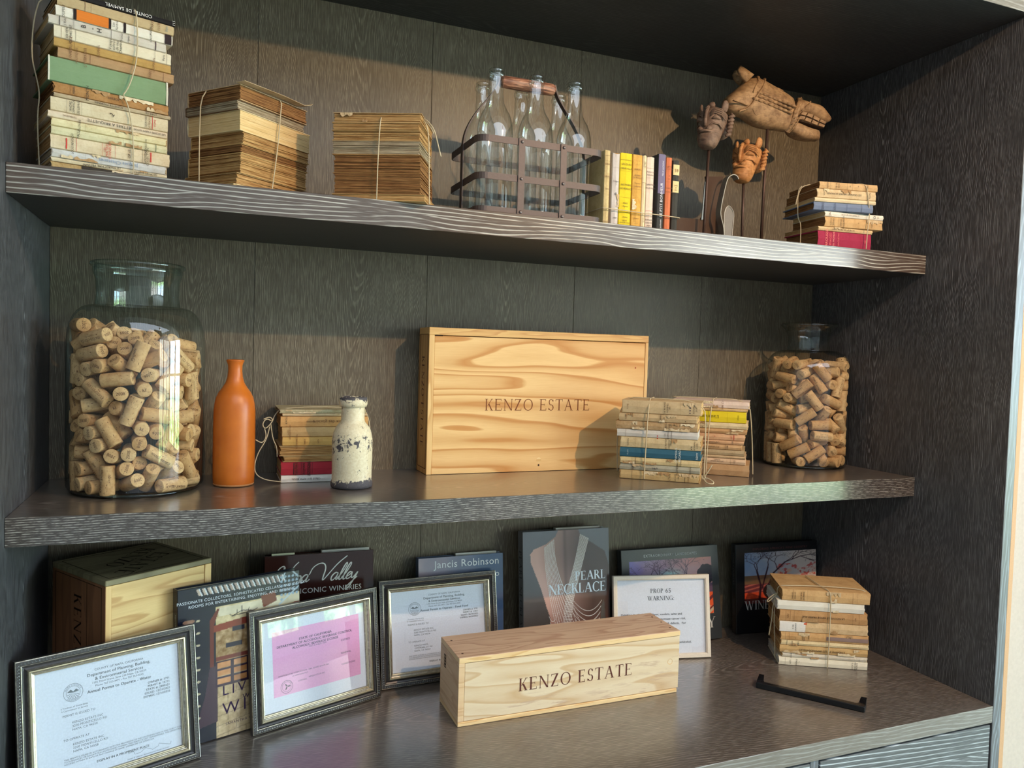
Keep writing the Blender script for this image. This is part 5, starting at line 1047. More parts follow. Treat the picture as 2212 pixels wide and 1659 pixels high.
def county_doc(fr, kind):
    r, doc, yd, m0, w, h = fr; y = yd-.0003; F = lambda a, c: (m0+a*w, y, m0+c*h)
    Fm = lambda a, c: (m0+a, y, m0+c)
    X = lambda a: a*w
    def L(s, size, a, c, al='c', bold=0, font=SANS): return (s, size, a*w, c*h, 0, font, al, .03, 0, bold)
    k = w/.222
    items = [L('COUNTY OF NAPA, CALIFORNIA', .0034*k, .565, .925), L('Department of Planning, Building,', .0048*k, .565, .885, bold=.02), L('& Environmental Services', .0048*k, .565, .843, bold=.02),
             L('1195 Third Street, Suite 210 Napa, CA 94559', .0030*k, .565, .808), L('Phone (707) 253-4471 - Fax (707) 253-4545', .0030*k, .565, .778),
             L('Annual Permit to Operate - ' + ('Water' if kind == 'water' else 'Fixed Food'), .0046*k, .565, .735, bold=.04)]
    tb = [('OWNER #: 3791', .672), ('PERMIT #: 10771', .640), ('STATE #: 2800221', .608), ('ISSUED: 12/31/2022', .576), ('EXPIRES: 12/31/2023', .544)] if kind == 'water' else \
         [('OWNER #: 3791', .672), ('PERMIT #: 31853', .640), ('ISSUED: 06/30/2022', .608), ('EXPIRES: 06/30/2023', .576)]
    items += [L(s, .0034*k, .93, c, 'r', .02) for s, c in tb]
    items += [L('a Tradition of Stewardship', .0024*k, .25, .640), L('A Commitment to Service', .0024*k, .25, .615), L('PERMIT IS ISSUED TO', .0034*k, .17, .56, 'l'),
              L('KENZO ESTATE INC', .0034*k, .23, .49, 'l'), L('3200 MONTICELLO RD', .0034*k, .23, .458, 'l'), L('NAPA, CA 94558', .0034*k, .23, .426, 'l'), L('TO OPERATE AT', .0034*k, .17, .345, 'l')]
    if kind == 'water': items += [L('KENZO ESTATE INC', .0034*k, .23, .295, 'l'), L('3200 MONTICELLO RD', .0034*k, .23, .263, 'l'), L('NAPA, CA 94558', .0034*k, .23, .231, 'l')]
    else: items += [L('KENZO NAPA', .0034*k, .23, .295, 'l'), L('1339 PEARL ST 104', .0034*k, .23, .263, 'l'), L('NAPA, CA 94559', .0034*k, .23, .231, 'l')]
    items += [L('THIS PERMIT IS ISSUED IN ACCORDANCE WITH THE PROVISIONS OF THE CALIFORNIA HEALTH AND SAFETY CODE AND IS SUBJECT', .00235*k, .17, .175, 'l'),
              L('TO SUSPENSION OR REVOCATION AS PROVIDED THEREIN. THIS PERMIT IS NOT TRANSFERABLE. THE DEPARTMENT SHALL BE', .00235*k, .17, .155, 'l'),
              L('NOTIFIED WITHIN 30 DAYS OF ANY CHANGE OF NAME, OWNERSHIP OR OPERATOR', .00235*k, .17, .135, 'l'),
              L('DISPLAY IN A PROMINENT PLACE', .0036*k, .57, .09, bold=.04), L('Steven E. Lederer, Environmental Health Director', .0022*k, .75, .02)]
    for i in range(len(items)):
        it = list(items[i]); items[i] = tuple(it)
    mb = lettermesh(items, Fm)
    # seal
    cx, cz = m0+.245*w, m0+.765*h; R = .0145*k
    for a, c in ((R, R*.965), (R*.72, R*.69)): v, f = ring_mesh(cx, cz, c, a, y); mb.add(v, f)
    ring_text(mb, 'NAPA COUNTY', cx, cz, R*.765, pi/2, R*.16, y); ring_text(mb, 'CALIFORNIA', cx, cz, R*.92, -pi/2, R*.16, y, True)
    for q in range(7):
        a0 = radians(200+q*22); mb.add([(cx+R*.1*cos(a0), y, cz-R*.05), (cx+R*.66*cos(a0-.05), y, cz+R*.66*sin(a0-.05)), (cx+R*.66*cos(a0+.05), y, cz+R*.66*sin(a0+.05))], [(0, 1, 2)])
    mb.add([(cx-R*.62, y, cz+R*.1), (cx-R*.25, y, cz+R*.38), (cx, y, cz+R*.12), (cx+R*.3, y, cz+R*.36), (cx+R*.62, y, cz+R*.1), (cx, y, cz-.0)], [(0, 1, 2, 5), (2, 3, 4, 5)])
    # signature stroke
    if kind == 'water':
        pts = [(.60+.030*i+.012*sin(i*2.1), .062+.020*sin(i*1.7+.5)) for i in range(12)]
        for (a, c), (a2, c2) in zip(pts[:-1], pts[1:]):
            p, q = Vector(F(a, c)), Vector(F(a2, c2)); nn = Vector((-(q-p).z, 0, (q-p).x)).normalized()*.00022; mb.add([p-nn, q-nn, q+nn, p+nn], [(0, 1, 2, 3)])
    mb.build('lettering', INK(GI), doc, fix=False)
A = ornate_frame((.0238, -.0135), radians(21.0), radians(9.5), .2775, .2325, 'beaded silver picture frame holding the water permit, nearest on the left')
county_doc(A, 'water')
Bf = ornate_frame((.3738, .1345), radians(19.1), radians(7.2), .2786, .2295, 'beaded silver picture frame holding the pink beverage license')
Cf = ornate_frame((.6432, .2540), radians(2.5), radians(10.5), .2777, .2289, 'beaded silver picture frame holding the food permit, behind the long wine box')
county_doc(Cf, 'food')
r, doc, yd, m0, w, h = Bf; y = yd-.0002
pk = MB().add([(m0+.09*w, y, m0+.155*h), (m0+.945*w, y, m0+.155*h), (m0+.945*w, y, m0+.875*h), (m0+.09*w, y, m0+.875*h)], [(0, 1, 2, 3)]).build('pink_license', plain('pink_paper', (232, 168, 208), .75, 0, .2), doc, fix=False)
L = lambda s, size, a, c, al='c', bold=0: (s, size, a*w, c*h, 0, SANS, al, .02, 0, bold)
its = [L('STATE OF CALIFORNIA', .0046, .50, .742, bold=.03), L('DEPARTMENT OF ALCOHOLIC BEVERAGE CONTROL', .0046, .50, .700, bold=.03), L('ALCOHOLIC BEVERAGE LICENSE', .0046, .50, .658, bold=.03), L('POST IN PUBLIC VIEW', .0026, .52, .630),
       L('EXPIRES', .0040, .80, .61), L('MONTICELLO RD CORPORATION - DBA. KENZO ESTATE INC', .0026, .38, .375), L('AT APPROXIMATELY', .0024, .34, .345), L('CONTROL', .0026, .36, .275), L('KENZO ESTATE INC', .0026, .50, .29), L('RENEWAL', .0034, .80, .46), L('CONDITIONS', .0034, .82, .33)]
mb = lettermesh(its, lambda a, c: (m0+a, y-.0002, m0+c)); cx, cz = m0+.21*w, m0+.245*h; R = .0125
for a, c in ((R, R*.95), (R*.74, R*.71)): v, f = ring_mesh(cx, cz, c, a, y-.0002); mb.add(v, f)
ring_text(mb, 'SEAL OF THE STATE', cx, cz, R*.79, pi/2, R*.13, y-.0002)
for q in range(9):
    a0 = q*2.1; rr = R*.12+R*.05*q; mb.add([(cx+rr*cos(a0), y-.0002, cz+rr*sin(a0)*.8-R*.1), (cx+rr*cos(a0)+R*.22, y-.0002, cz+rr*sin(a0)*.8), (cx+rr*cos(a0)+R*.05, y-.0002, cz+rr*sin(a0)*.8+R*.2)], [(0, 1, 2)])
mb.build('lettering', INK((70, 60, 80)), doc, fix=False)
# the warning sign in a slim frame
lean = radians(9); w, h, T = .2487, .2000, .012
pr = empty('picture_frame', (1.2065, .2430, T*sin(lean)+.0003), (-lean, 0, radians(-12)), 'slim pale champagne picture frame with the PROP 65 warning sign', 'picture frame')
P = [(.0, -T, 0), (.0, -.0012, 0), (.001, 0, 0), (.0085, 0, 0), (.0098, -.0016, 0), (.0104, -.0016, 0), (.0108, -.0075, 0), (.0108, -T, 0)]
moulding(w, h, P).build('moulding', plain('pale_champagne_frame', (232, 218, 200), .42, .0, .5), pr)
m0 = .0106; doc = MB().add([(m0, .0085, m0), (w-m0, .0085, m0), (w-m0, .0085, h-m0), (m0, .0085, h-m0)], [(0, 1, 2, 3)]).build('document', white_paper, pr, fix=False)
MB().add([(m0, .0068, m0), (w-m0, .0068, m0), (w-m0, .0068, h-m0), (m0, .0068, h-m0)], [(0, 1, 2, 3)]).build('glass_pane', glz, pr, fix=False)
b = MB(); b.box(.002, w-.002, T-.0012, T, .002, h-.002); b.build('backing_board', plain('black_backing_card', (30, 28, 28), .8), pr)
W2, H2 = w-2*m0, h-2*m0
q = lambda s, size, a, c, al='l', bd=.0, f=SERIF: (s, size, a*W2, c*H2, 0, f, al, .03, 0, bd)
its = [q('PROP 65', .0104, .50, .845, 'c', 0, SERIFB), q('WARNING:', .0104, .50, .745, 'c', 0, SERIFB)]
for s, c in (('Drinking distilled spirits, beer, coolers, wine and', .515), ('other alcoholic beverages may increase cancer risk,', .452), ('and, during pregnancy, can cause birth defects.  For', .390), ('more information go to', .328)):
    its.append(q(s, .0052, .045, c, 'l', .035, SANS))
its.append(q('www.P65Warnings.ca.gov/alcohol.', .0050, .84, .135, 'r', .03, SANS))
lettermesh(its, lambda a, c: (m0+a, .0082, m0+c)).build('lettering', INK((60, 66, 74)), doc, fix=False)
# ------------------------------------------------------------ large picture books
def mix3(a, b, k): k = np.clip(k, 0, 1)[..., None]; return a*(1-k)+b*k
_rs = np.random.RandomState(5)
_tab = _rs.rand(64, 64)
def vn(x, y):
    xi = np.floor(x).astype(int); yi = np.floor(y).astype(int); fx = x-xi; fy = y-yi; fx = fx*fx*(3-2*fx); fy = fy*fy*(3-2*fy)
    g = lambda i, j: _tab[(xi+i) % 64, (yi+j) % 64]
    return (g(0, 0)*(1-fx)+g(1, 0)*fx)*(1-fy)+(g(0, 1)*(1-fx)+g(1, 1)*fx)*fy
def fb(x, y): return vn(x, y)*.5+vn(x*2.1+3, y*2.1+7)*.3+vn(x*4.3+1, y*4.3+5)*.2
def C3(r, g, b): return np.array([r, g, b], float)
def poly_mask(U, V, pts):
    ins = np.zeros(U.shape, bool); n = len(pts)
    for i in range(n):
        x1, y1 = pts[i]; x2, y2 = pts[(i+1) % n]
        if y1 == y2: continue
        c = ((y1 > V) != (y2 > V)) & (U < (x2-x1)*(V-y1)/(y2-y1)+x1); ins ^= c
    return ins
def seg_d(U, V, a, b):
    ax, ay = a; bx, by = b; dx, dy = bx-ax, by-ay; L = dx*dx+dy*dy+1e-12
    t = np.clip(((U-ax)*dx+(V-ay)*dy)/L, 0, 1); return np.hypot(U-ax-t*dx, V-ay-t*dy)
def branches(start, ang, ln, wd, depth, rg, out, up=.15):
    x, y = start
    if depth == 0 or ln < .012: return
    n = 3; 
    for i in range(n):
        ang += rg.uniform(-.28, .28); nx, ny = x+cos(ang)*ln/n, y+sin(ang)*ln/n
        out.append(((x, y), (nx, ny), wd*(1-.12*i))); x, y = nx, ny
    for s in (-1, 1) if depth > 1 else (-1, 1):
        branches((x, y), ang+s*rg.uniform(.25, .75), ln*rg.uniform(.62, .82), wd*.66, depth-1, rg, out)
    if rg.random() < .4: branches((x, y), ang+rg.uniform(-.2, .2), ln*.7, wd*.6, depth-1, rg, out)
def draw(img, U, V, segs, col, asp=1.0):
    for a, b, wd in segs:
        x0, x1 = min(a[0], b[0])-wd*1.5, max(a[0], b[0])+wd*1.5; y0, y1 = min(a[1], b[1])-wd*1.5, max(a[1], b[1])+wd*1.5
        c0, c1 = np.searchsorted(U[0], [x0, x1]); r0, r1 = np.searchsorted(V[:, 0], [y0, y1])
        if c1 <= c0 or r1 <= r0: continue
        sl = (slice(r0, r1), slice(c0, c1)); d = seg_d(U[sl], V[sl], a, b)
        img[sl] = mix3(img[sl], C3(*col), np.clip(1.4-d/wd*1.4, 0, 1))
def art_cellar(U, V):
    T = 1-V+.09; n = fb(U*14, T*18); im = np.zeros(U.shape+(3,))+C3(30, 32, 46)+(fb(U*6, T*7)[..., None]-.5)*14
    # row of bottles at the top
    for i in range(17):
        u0 = .16+i*.043; t0 = .075-.0*i
        m = (abs((U-u0)-(T-.12)*.5) < .0135) & (T > .10) & (T < .145); im[m] = C3(198-i*3, 176-i*3, 158-i*2); m = (abs((U-u0-.010)-(T-.12)*.5) < .004) & (T > .10) & (T < .15); im[m] = C3(235, 240, 245)
    # arch
    arch = (U > .27) & (T > .25)
    for m, c, k in (((U > .29)&(T > .235)&(T < .36), (206, 184, 140), 60), ((U > .29)&(T > .36)&(T < .66), (172, 138, 98), 90), ((U > .29)&(T > .66), (196, 168, 128), 50)):
        im[m] = (C3(*c)+(fb(U*26, T*34)[..., None]-.5)*k*1.4)[m]
    g = (U > .31)&(T > .245)&(T < .30); im[g] = (C3(214, 200, 170)+(n[..., None]-.5)*50)[g]
    for pts, c in (([(.24, .32), (.30, .25), (.32, .25), (.27, .36), (.27, .62), (.24, .62)], (110, 52, 44)), ([(.27, .355), (1.0, .300), (1.0, .345), (.27, .40)], (138, 62, 46)), ([(.66, .22), (.78, .20), (.80, .27), (.68, .30)], (120, 60, 44)), ([(.24, .62), (.30, .62), (.30, .98), (.12, 1.0), (.2, .8)], (70, 50, 62))):
        im[poly_mask(U, T, pts)] = C3(*c)
    for (a, b, c, d) in ((.42, .52, .385, .415), (.55, .62, .38, .405), (.37, .50, .485, .515), (.60, .70, .42, .45), (.60, .78, .53, .55)):
        m = (U > a)&(U < b)&(T > c)&(T < d); im[m] = C3(52, 48, 62)
    m = (U > .29)&(T > .565)&(T < .590); im[m] = C3(122, 60, 50)
    for i in range(4):
        for j in range(3):
            m = (U > .30+i*.13)&(U < .405+i*.13)&(T > .605+j*.052)&(T < .640+j*.052); im[m] = (C3(196, 134, 84)+(n[..., None]-.5)*60)[m]
            m2 = (U > .27)&(T > .59)&(T < .755)&~((U-.30) % .13 < .105)
    m = (U > .285)&(T > .595)&(T < .760); gap = (((U-.30) % .13) > .105)|(((T-.605) % .052) > .036); im[m&gap] = C3(58, 40, 56)
    # stone floor joints
    fl = (U > .29)&(T > .765); j = (abs(((T-.765)*(1.0)+ .1*(U-.3)) % .062-.031) > .0285)|(abs((U+((T/.062).astype(int) % 2)*.07) % .15-.075) > .0725); im[fl&j] = im[fl&j]*.82
    # chandelier
    s = [((.50, .26), (.50, .30), .004), ((.42, .315), (.60, .305), .004), ((.42, .315), (.40, .30), .003), ((.60, .305), (.63, .295), .003), ((.50, .29), (.42, .315), .003), ((.50, .29), (.60, .305), .003), ((.46, .31), (.46, .28), .003), ((.55, .31), (.56, .28), .003)]
    s2 = [((a[0], 1.09-a[1]), (b[0], 1.09-b[1]), w_) for a, b, w_ in s]; draw(im, U, V, s2, (40, 30, 36))
    # bottles on the left rack
    for i in range(9):
        t = .30+i*.078; m = ((U-.08)**2/.0022+(T-t)**2/.00016 < 1); im[m] = C3(150, 110, 90); m = ((U-.15)**2/.00025+(T-t-.005)**2/.00005 < 1); im[m] = C3(196, 180, 150)
    for a, b in (((.86, .02), (.99, .13)), ((.99, .2), (.82, .30)), ((.92, .0), (.84, .15))): draw(im, U, V, [((a[0], 1.09-a[1]), (b[0], 1.09-b[1]), .008)], (190, 205, 215))
    for i in range(26):
        cx, cy = .84+(i % 5)*.034, .12+(i//5)*.030; m = (U-cx)**2+(T-cy)**2*1.4 < .00012; im[m] = C3(150, 170, 190)
    return im
def art_pearl(U, V):
    T = 1-V; im = np.zeros(U.shape+(3,)); bg = mix3(C3(112, 114, 122)*np.ones_like(im), C3(72, 66, 62)*np.ones_like(im), T*1.2)
    im = bg+(fb(U*5, T*5)[..., None]-.5)*10
    body = [(.40, 0), (.37, .045), (.26, .10), (.12, .135), (.08, .17), (.085, .23), (.14, .33), (.20, .44), (.26, .58), (.30, .66), (.30, .74), (.33, .82), (.30, 1.0), (.82, 1.0), (.88, .75), (.90, .60), (.93, .55), (.96, .80), (1.0, .9), (1.0, .30), (.95, .18), (.78, .10), (.66, .05), (.64, 0)]
    m = poly_mask(U, T, body)
    sk = mix3(C3(206, 166, 154)*np.ones_like(im), C3(80, 62, 58)*np.ones_like(im), np.clip((U-.22)*1.9+.12*np.sin(T*9), 0, 1))
    sk = mix3(sk, C3(150, 84, 66)*np.ones_like(im), np.clip((T-.62)*2.6, 0, .8)); sp = np.exp(-((U-.475-.02*T)/.02)**2)*.18*(T < .8)
    sk = sk*(1-sp[..., None]); im[m] = sk[m]
    e = np.exp(-((U-.99)/.02)**2)[..., None]*0; return im+e
def art_oaks(U, V):
    T = 1-V; k = fb(U*4+2, T*3)
    im = mix3(mix3(C3(140, 130, 200)*np.ones(U.shape+(3,)), C3(226, 150, 130)*np.ones(U.shape+(3,)), U*1.1+.2*(k-.5)), C3(190, 170, 190)*np.ones(U.shape+(3,)), np.clip((k-.5)*2, 0, 1))
    c = np.exp(-((U-.48)**2/.02+(T-.26)**2/.006)); im = mix3(im, C3(166, 206, 214)*np.ones_like(im), c)
    h = T > .52+.06*np.sin(U*5); im[h] = mix3(C3(120, 90, 100)*np.ones_like(im), C3(90, 70, 96)*np.ones_like(im), k)[h]
    h = (T > .62)&(U > .45); im[h] = mix3(C3(236, 96, 52)*np.ones_like(im), C3(120, 50, 50)*np.ones_like(im), (np.sin((U*1.2+T)*34) > .5)*1.0)[h]
    h = (T > .86)&(((U+T*.8)*12 % 1) > .45); im[h] = C3(206, 176, 140)
    m = ((U-.93)**2/.012+(T-.30)**2/.03 < .8+.5*fb(U*22, T*22)); im[m] = C3(44, 40, 52)
    rg = random.Random(8); s = []
    for st, a in (((.31, .52), 1.45), ((.33, .50), 1.9), ((.72, .5), 1.7), ((.70, .52), 1.3), ((.75, .48), 1.05), ((.62, .5), 2.0)): branches(st, a, .20, .011, 6, rg, s)
    draw(im, U, V, s, (74, 48, 74))
    return im
def art_oak2(U, V):
    T = 1-V; k = fb(U*7, T*7); one = np.ones(U.shape+(3,))
    im = mix3(C3(120, 140, 172)*one, C3(214, 196, 186)*one, np.clip(U*1.3+.4*(k-.5), 0, 1))
    im = mix3(im, C3(226, 150, 110)*one, np.clip((k-.45)*3*(T > .35)*(U > .45), 0, .9)); im = mix3(im, C3(196, 66, 60)*one, np.clip((fb(U*16, T*16)-.58)*9*(T > .25)*(T < .5)*(U > .45), 0, .8))
    g = (T > .45)&(U < .45); im[g] = mix3(C3(150, 90, 60)*one, C3(84, 82, 64)*one, k)[g]; g = T > .62; im[g] = mix3(C3(110, 52, 58)*one, C3(200, 110, 90)*one, (np.sin((T*1.3+U*.4)*60) > .4)*.7)[g]
    g = (T > .78)&(U < .42); im[g] = (C3(206, 74, 44)+(fb(U*30, T*40)[..., None]-.5)*60)[g]; g = T > .9; im[g] = C3(96, 40, 36)
    m = ((U-.42)**2/.03+(T-.78)**2/.035 < .8+.4*k); im[m] = C3(44, 30, 28)
    rg = random.Random(3); s = []
    s += [((.20, .05), (.22, .35), .022), ((.22, .35), (.17, .62), .018), ((.24, .3), (.32, .7), .014), ((.30, .25), (.40, .58), .02), ((.40, .58), (.56, .78), .016), ((.56, .78), (.78, .88), .011), ((.78, .88), (.98, .76), .008)]
    for st, a in (((.17, .62), 2.0), ((.32, .7), 1.4), ((.56, .78), .9), ((.45, .65), 1.9), ((.78, .88), .3), ((.66, .83), 1.3), ((.17, .62), 1.2), ((.88, .82), -.3)): branches(st, a, .15, .009, 6, rg, s)
    draw(im, U, V, s, (50, 26, 34)); return im
gloss = painted('glossy_jacket_print', .16, .5, .6); matt = painted('satin_jacket_print', .35, .45)
jack = {}
def bigbook(loc, yaw, lean, w, h, t, col, label, rough=.22, up=None):
    r = empty('book', (loc[0], loc[1], t*sin(lean)+.0003), (-lean, 0, yaw), label, 'book', 'large picture books leaning on the counter')
    cm = plain('book_jacket', col, rough, 0, .5); bt = .0026
    b = MB(); b.bbox(0, w, 0, bt, 0, h, .0007); b.bbox(0, bt, bt, t-bt, 0, h, .0007); b.bbox(0, w, t-bt, t, 0, h, .0007); b.build('cover', cm, r)
    b = MB(); z0, z1 = .003, h-.003; y = bt+.0002; k = 0
    n = 6; dy = (t-2*bt-.0004)/n
    for i in range(n): b.box(bt+.001, w-.003-.0004*(i % 2), y, y+dy-.0001, z0, z1-.0003*(i % 2)); y += dy
    if up: b.box(w*up[0], w*up[1], bt+.010, t-bt-.0004, h-.004, h+.0040)
    b.build('pages', PG['white'], r, fix=False)
    return r
Fr = lambda x, y: (x, -.0005, y)
Sp = lambda T_: (lambda x, y: (-.0005, T_*.5+y, x))
# living with wine
w, h, t = .236, .288, .0245
bk = bigbook((.2445, .1275), radians(19.3), radians(3.2), w, h, t, (30, 32, 44), 'wine cellar picture book with white subtitle leaning between two silver frames')
bake_grid('cover_picture', lambda u, v: (.0005+u*(w-.001), -.0002, .0005+v*(h-.001)), 190, 230, art_cellar, gloss, bk)
lettermesh([('PASSIONATE COLLECTORS, SOPHISTICATED CELLARS, AND OTHER', .0052, w*.52, h*.912, 0, SANS, 'c', .06), ('ROOMS FOR ENTERTAINING, ENJOYING, AND IMBIBING', .0052, w*.52, h*.882, 0, SANS, 'c', .06)], Fr).build('lettering', INK((225, 228, 235)), bk, fix=False)
lettermesh([('LIVING', .0178, w*.335, h*.268, 0, SANS, 'l', .30), ('WITH', .0090, w*.50, h*.213, 0, SANS, 'l', .2), ('WINE', .0215, w*.335, h*.142, 0, SANS, 'l', .30), ('SAMANTHA NESTOR', .0045, w*.36, h*.070, 0, SANS, 'l', .2)], Fr).build('lettering', INK((56, 34, 70)), bk, fix=False)
lettermesh([('NESTOR', .0042, h*.80, 0, 180), ('LIVING WITH WINE', .009, h*.45, 0, 180)], Sp(t)).build('lettering', INK((225, 220, 200)), bk, fix=False)
MB().box(-.0006, .0002, .004, .0045, h*.60, h*.70).box(-.0006, .0002, .018, .0185, h*.60, h*.70).box(-.0006, .0002, .004, .0185, h*.698, h*.70).build('printed_rule', INK((225, 220, 200)), bk, fix=False)
# pearl necklace
w, h, t = .2280, .3120, .030
bk = bigbook((.9836, .2740), radians(-1.3), radians(6.5), w, h, t, (118, 118, 118), 'PEARL NECKLACE picture book with a bare back draped in pearl strands', .22, (.40, .92))
bake_grid('cover_picture', lambda u, v: (.0005+u*(w-.001), -.0002, .0005+v*(h-.001)), 150, 200, art_pearl, gloss, bk)
mb = MB()
def bez(p, n): return [tuple((1-t_)**2*p[0][k]+2*t_*(1-t_)*p[1][k]+t_*t_*p[2][k] for k in (0, 1)) for t_ in [i/n for i in range(n+1)]]
def strand(p, n=70, r=.0013):
    q = bez(p, n)
    for i, (u, T_) in enumerate(q):
        if T_ > .995: continue
        x, z = u*w, (1-T_)*h; rr = r*(1.0 if i % 2 else .72)
        mb.add([(x-rr, -.0004, z), (x, -.0004, z-rr), (x+rr, -.0004, z), (x, -.0004, z+rr)], [(0, 1, 2, 3)])
for i in range(10):
    f = i/9; strand([(.245+.105*f, .125-.055*f), (.24+.11*f, .36-.02*f), (.38+.17*f, .78-.22*f)], 90)
    strand([(.38+.17*f, .78-.22*f), (.42+.2*f, .90-.2*f), (.50+.3*f, 1.0-.10*f)], 34)
    strand([(.66+.095*f, .04+.035*f), (.60+.08*f, .26), (.49+.09*f, .47+.03*f)], 80)
    strand([(.49+.09*f, .47+.03*f), (.46+.06*f, .66), (.38+.17*f, 1.0)], 50)
for i in range(6): strand([(.50+.02*i, .47+.055*i), (.72+.01*i, .74+.03*i), (.90-.01*i, .56+.045*i)], 60, .0011)
for i in range(7): strand([(.285+.012*i, .645+.045*i), (.33+.015*i, .74+.04*i), (.39+.01*i, .62+.045*i)], 22, .0010)
mb.build('printed_pearls', INK((226, 224, 222)), bk, fix=False)
lettermesh([('PEARL', .0215, w*.955, h*.608, 0, SERIFB, 'r', .02), ('NECKLACE', .0235, w*.955, h*.512, 0, SERIFB, 'r', .0)], lambda x, y: (x, -.0009, y)).build('lettering', INK((236, 246, 255)), bk, fix=False)
lettermesh([('PEARL NECKLACE', .0165, h*.52, 0, 180, SERIFB, 'c', .14)], Sp(t)).build('lettering', INK((40, 38, 38)), bk, fix=False)
# napa valley
w, h, t = .2306, .2905, .030
bk = bigbook((.4030, .2960), 0, radians(6), w, h, t, (62, 34, 30), 'dark maroon Napa Valley wineries book against the back panel', .14, (.52, .97))
SCR = {
 'N': (1.5, [[(-.5, 1.5), (-.2, 2.2), (.35, 2.35), (.35, 1.2), (.1, 0)], [(.35, 2.2), (.75, 1.0), (.95, .0), (1.15, .9), (1.5, 2.2), (1.9, 2.7)]]),
 'a': (1.0, [[(.75, .95), (.35, 1.05), (.02, .6), (.08, .1), (.35, .0), (.65, .45), (.78, 1.0), (.66, .35), (.78, .02), (1.1, .4)]]),
 'p': (1.0, [[(.1, .5), (.3, 1.0), (.15, .1), (-.05, -1.0)], [(.2, .5), (.5, 1.0), (.8, .8), (.75, .2), (.4, 0), (.2, .2)], [(.75, .2), (.9, .1), (1.1, .4)]]),
 'V': (1.5, [[(-1.7, 1.0), (-1.6, 1.9), (-.9, 2.4), (-.2, 2.3), (.2, 1.6), (.2, .6), (.3, 0), (.8, .9), (1.5, 2.2), (2.4, 3.1)]]),
 'l': (.62, [[(.0, .3), (.35, .8), (.72, 1.9), (.6, 2.3), (.38, 1.9), (.2, .8), (.25, .05), (.5, .1), (.7, .4)]]),
 'e': (.72, [[(.0, .3), (.4, .55), (.62, .85), (.45, 1.05), (.15, .8), (.08, .3), (.3, .0), (.75, .4)]]),
 'y': (.9, [[(.05, .95), (.12, .3), (.35, .1), (.7, .8), (.8, 1.0), (.6, 0), (.25, -1.1), (-.1, -1.3), (-.15, -1.0), (.4, -.3), (.9, .3)]])}
mb = MB(); x0, s = .052, .0165
for word, px in (('Napa', .022), ('Valley', .114)):
    x = px
    for c in word:
        adv, st = SCR[c]
        for pth in st:
            q = smooth_path([(x+s*(a+.38*b_), 0, .2300+s*b_) for a, b_ in pth])
            for a, b_ in zip(q[:-1], q[1:]):
                d_ = (b_-a); 
                if d_.length < 1e-6: continue
                nn = Vector((-d_.z, 0, d_.x)).normalized()*(.0010 if d_.z > 0 else .00135); y_ = Vector((0, -.0005, 0)); dd = d_.normalized()*.0003
                mb.add([a-nn+y_-dd, b_-nn+y_+dd, b_+nn+y_+dd, a+nn+y_-dd], [(0, 1, 2, 3)])
        x += s*adv*.86
mb.build('lettering', INK((235, 232, 226)), bk, fix=False)
lettermesh([('ICONIC WINERIES', .0105, w*.60, .2130, 0, SANS, 'c', .04)], Fr).build('lettering', INK((235, 232, 226)), bk, fix=False)
b = MB(); b.box(.015, .062, .008, .0082+.004, h-.003, h+.0035); b.build('flap', plain('pale_flap', (206, 206, 176), .6), bk)
# jancis robinson
w, h, t = .2071, .2600, .024
bk = bigbook((.7390, .3080), 0, radians(6), w, h, t, (96, 108, 132), 'slate blue hardback with white lettering behind the food permit frame', .2, (.45, .94))
bake_grid('cover_picture', lambda u, v: (.0005+u*(w-.001), -.0002, .0005+v*(h-.001)), 60, 60, lambda U, V: mix3(C3(178, 160, 168)*np.ones(U.shape+(3,)), C3(70, 92, 126)*np.ones(U.shape+(3,)), U*1.3+.5*(fb(U*3, V*3)-.5)), gloss, bk)
lettermesh([('Jancis Robinson', .0165, w*.955, h*.905, 0, SANS, 'r', .03), ('CONCISE WORLD ATLAS OF WINE TO', .0090, w*.955, h*.795, 0, SANS, 'r', .05)], Fr).build('lettering', INK((235, 238, 242)), bk, fix=False)
# extraordinary landscapes
w, h, t = .2870, .2420, .024
bk = bigbook((1.2680, .2990), radians(-2.5), radians(9.5), w, h, t, (58, 62, 64), 'dark grey landscape art book behind the warning sign', .3)
bake_grid('cover_picture', lambda u, v: (.022+u*(w-.044), -.0003, .066+v*(h-.066-.030)), 230, 150, art_oaks, matt, bk)
lettermesh([('EXTRAORDINARY LANDSCAPES', .0066, w*.50, h-.018, 0, SANS, 'c', .12), ], Fr).build('lettering', INK((226, 230, 232)), bk, fix=False)
lettermesh([('WINE COUNTRY', .0270, w-.018, .030, 0, SERIF, 'r', .02)], Fr).build('lettering', INK((230, 226, 214)), bk, fix=False)
# exploring america's wine country
w, h, t = .2600, .2385, .022
bk = bigbook((1.6120, .3010), radians(-4.5), radians(5), w, h, t, (20, 21, 24), 'black oak-tree art book in the corner behind the counter stack', .3)
bake_grid('cover_picture', lambda u, v: (.026+u*(w-.030), -.0003, .078+v*(h-.078-.024)), 210, 150, art_oak2, matt, bk)
lettermesh([("EXPLORING AMERICA'S WINE COUNTRY", .0056, w*.54, h-.015, 0, SANS, 'c', .14)], Fr).build('lettering', INK((120, 70, 70)), bk, fix=False)
lettermesh([('WINE COUNTRY', .0235, .026, .062, 0, SERIF, 'l', .02)], lambda x, y: (x, -.0005, y)).build('lettering', INK((206, 202, 196)), bk, fix=False)
lettermesh([('IMPRESSIONS', .0110, .070, .040, 0, SANS, 'l', .06)], Fr).build('lettering', INK((60, 48, 48)), bk, fix=False)
lettermesh([('WINE COUNTRY', .0070, h*.72, 0, 180, SANS, 'c', .1), ('IMPRESSIONS', .005, h*.3, 0, 180)], Sp(t)).build('lettering', INK((110, 108, 106)), bk, fix=False)
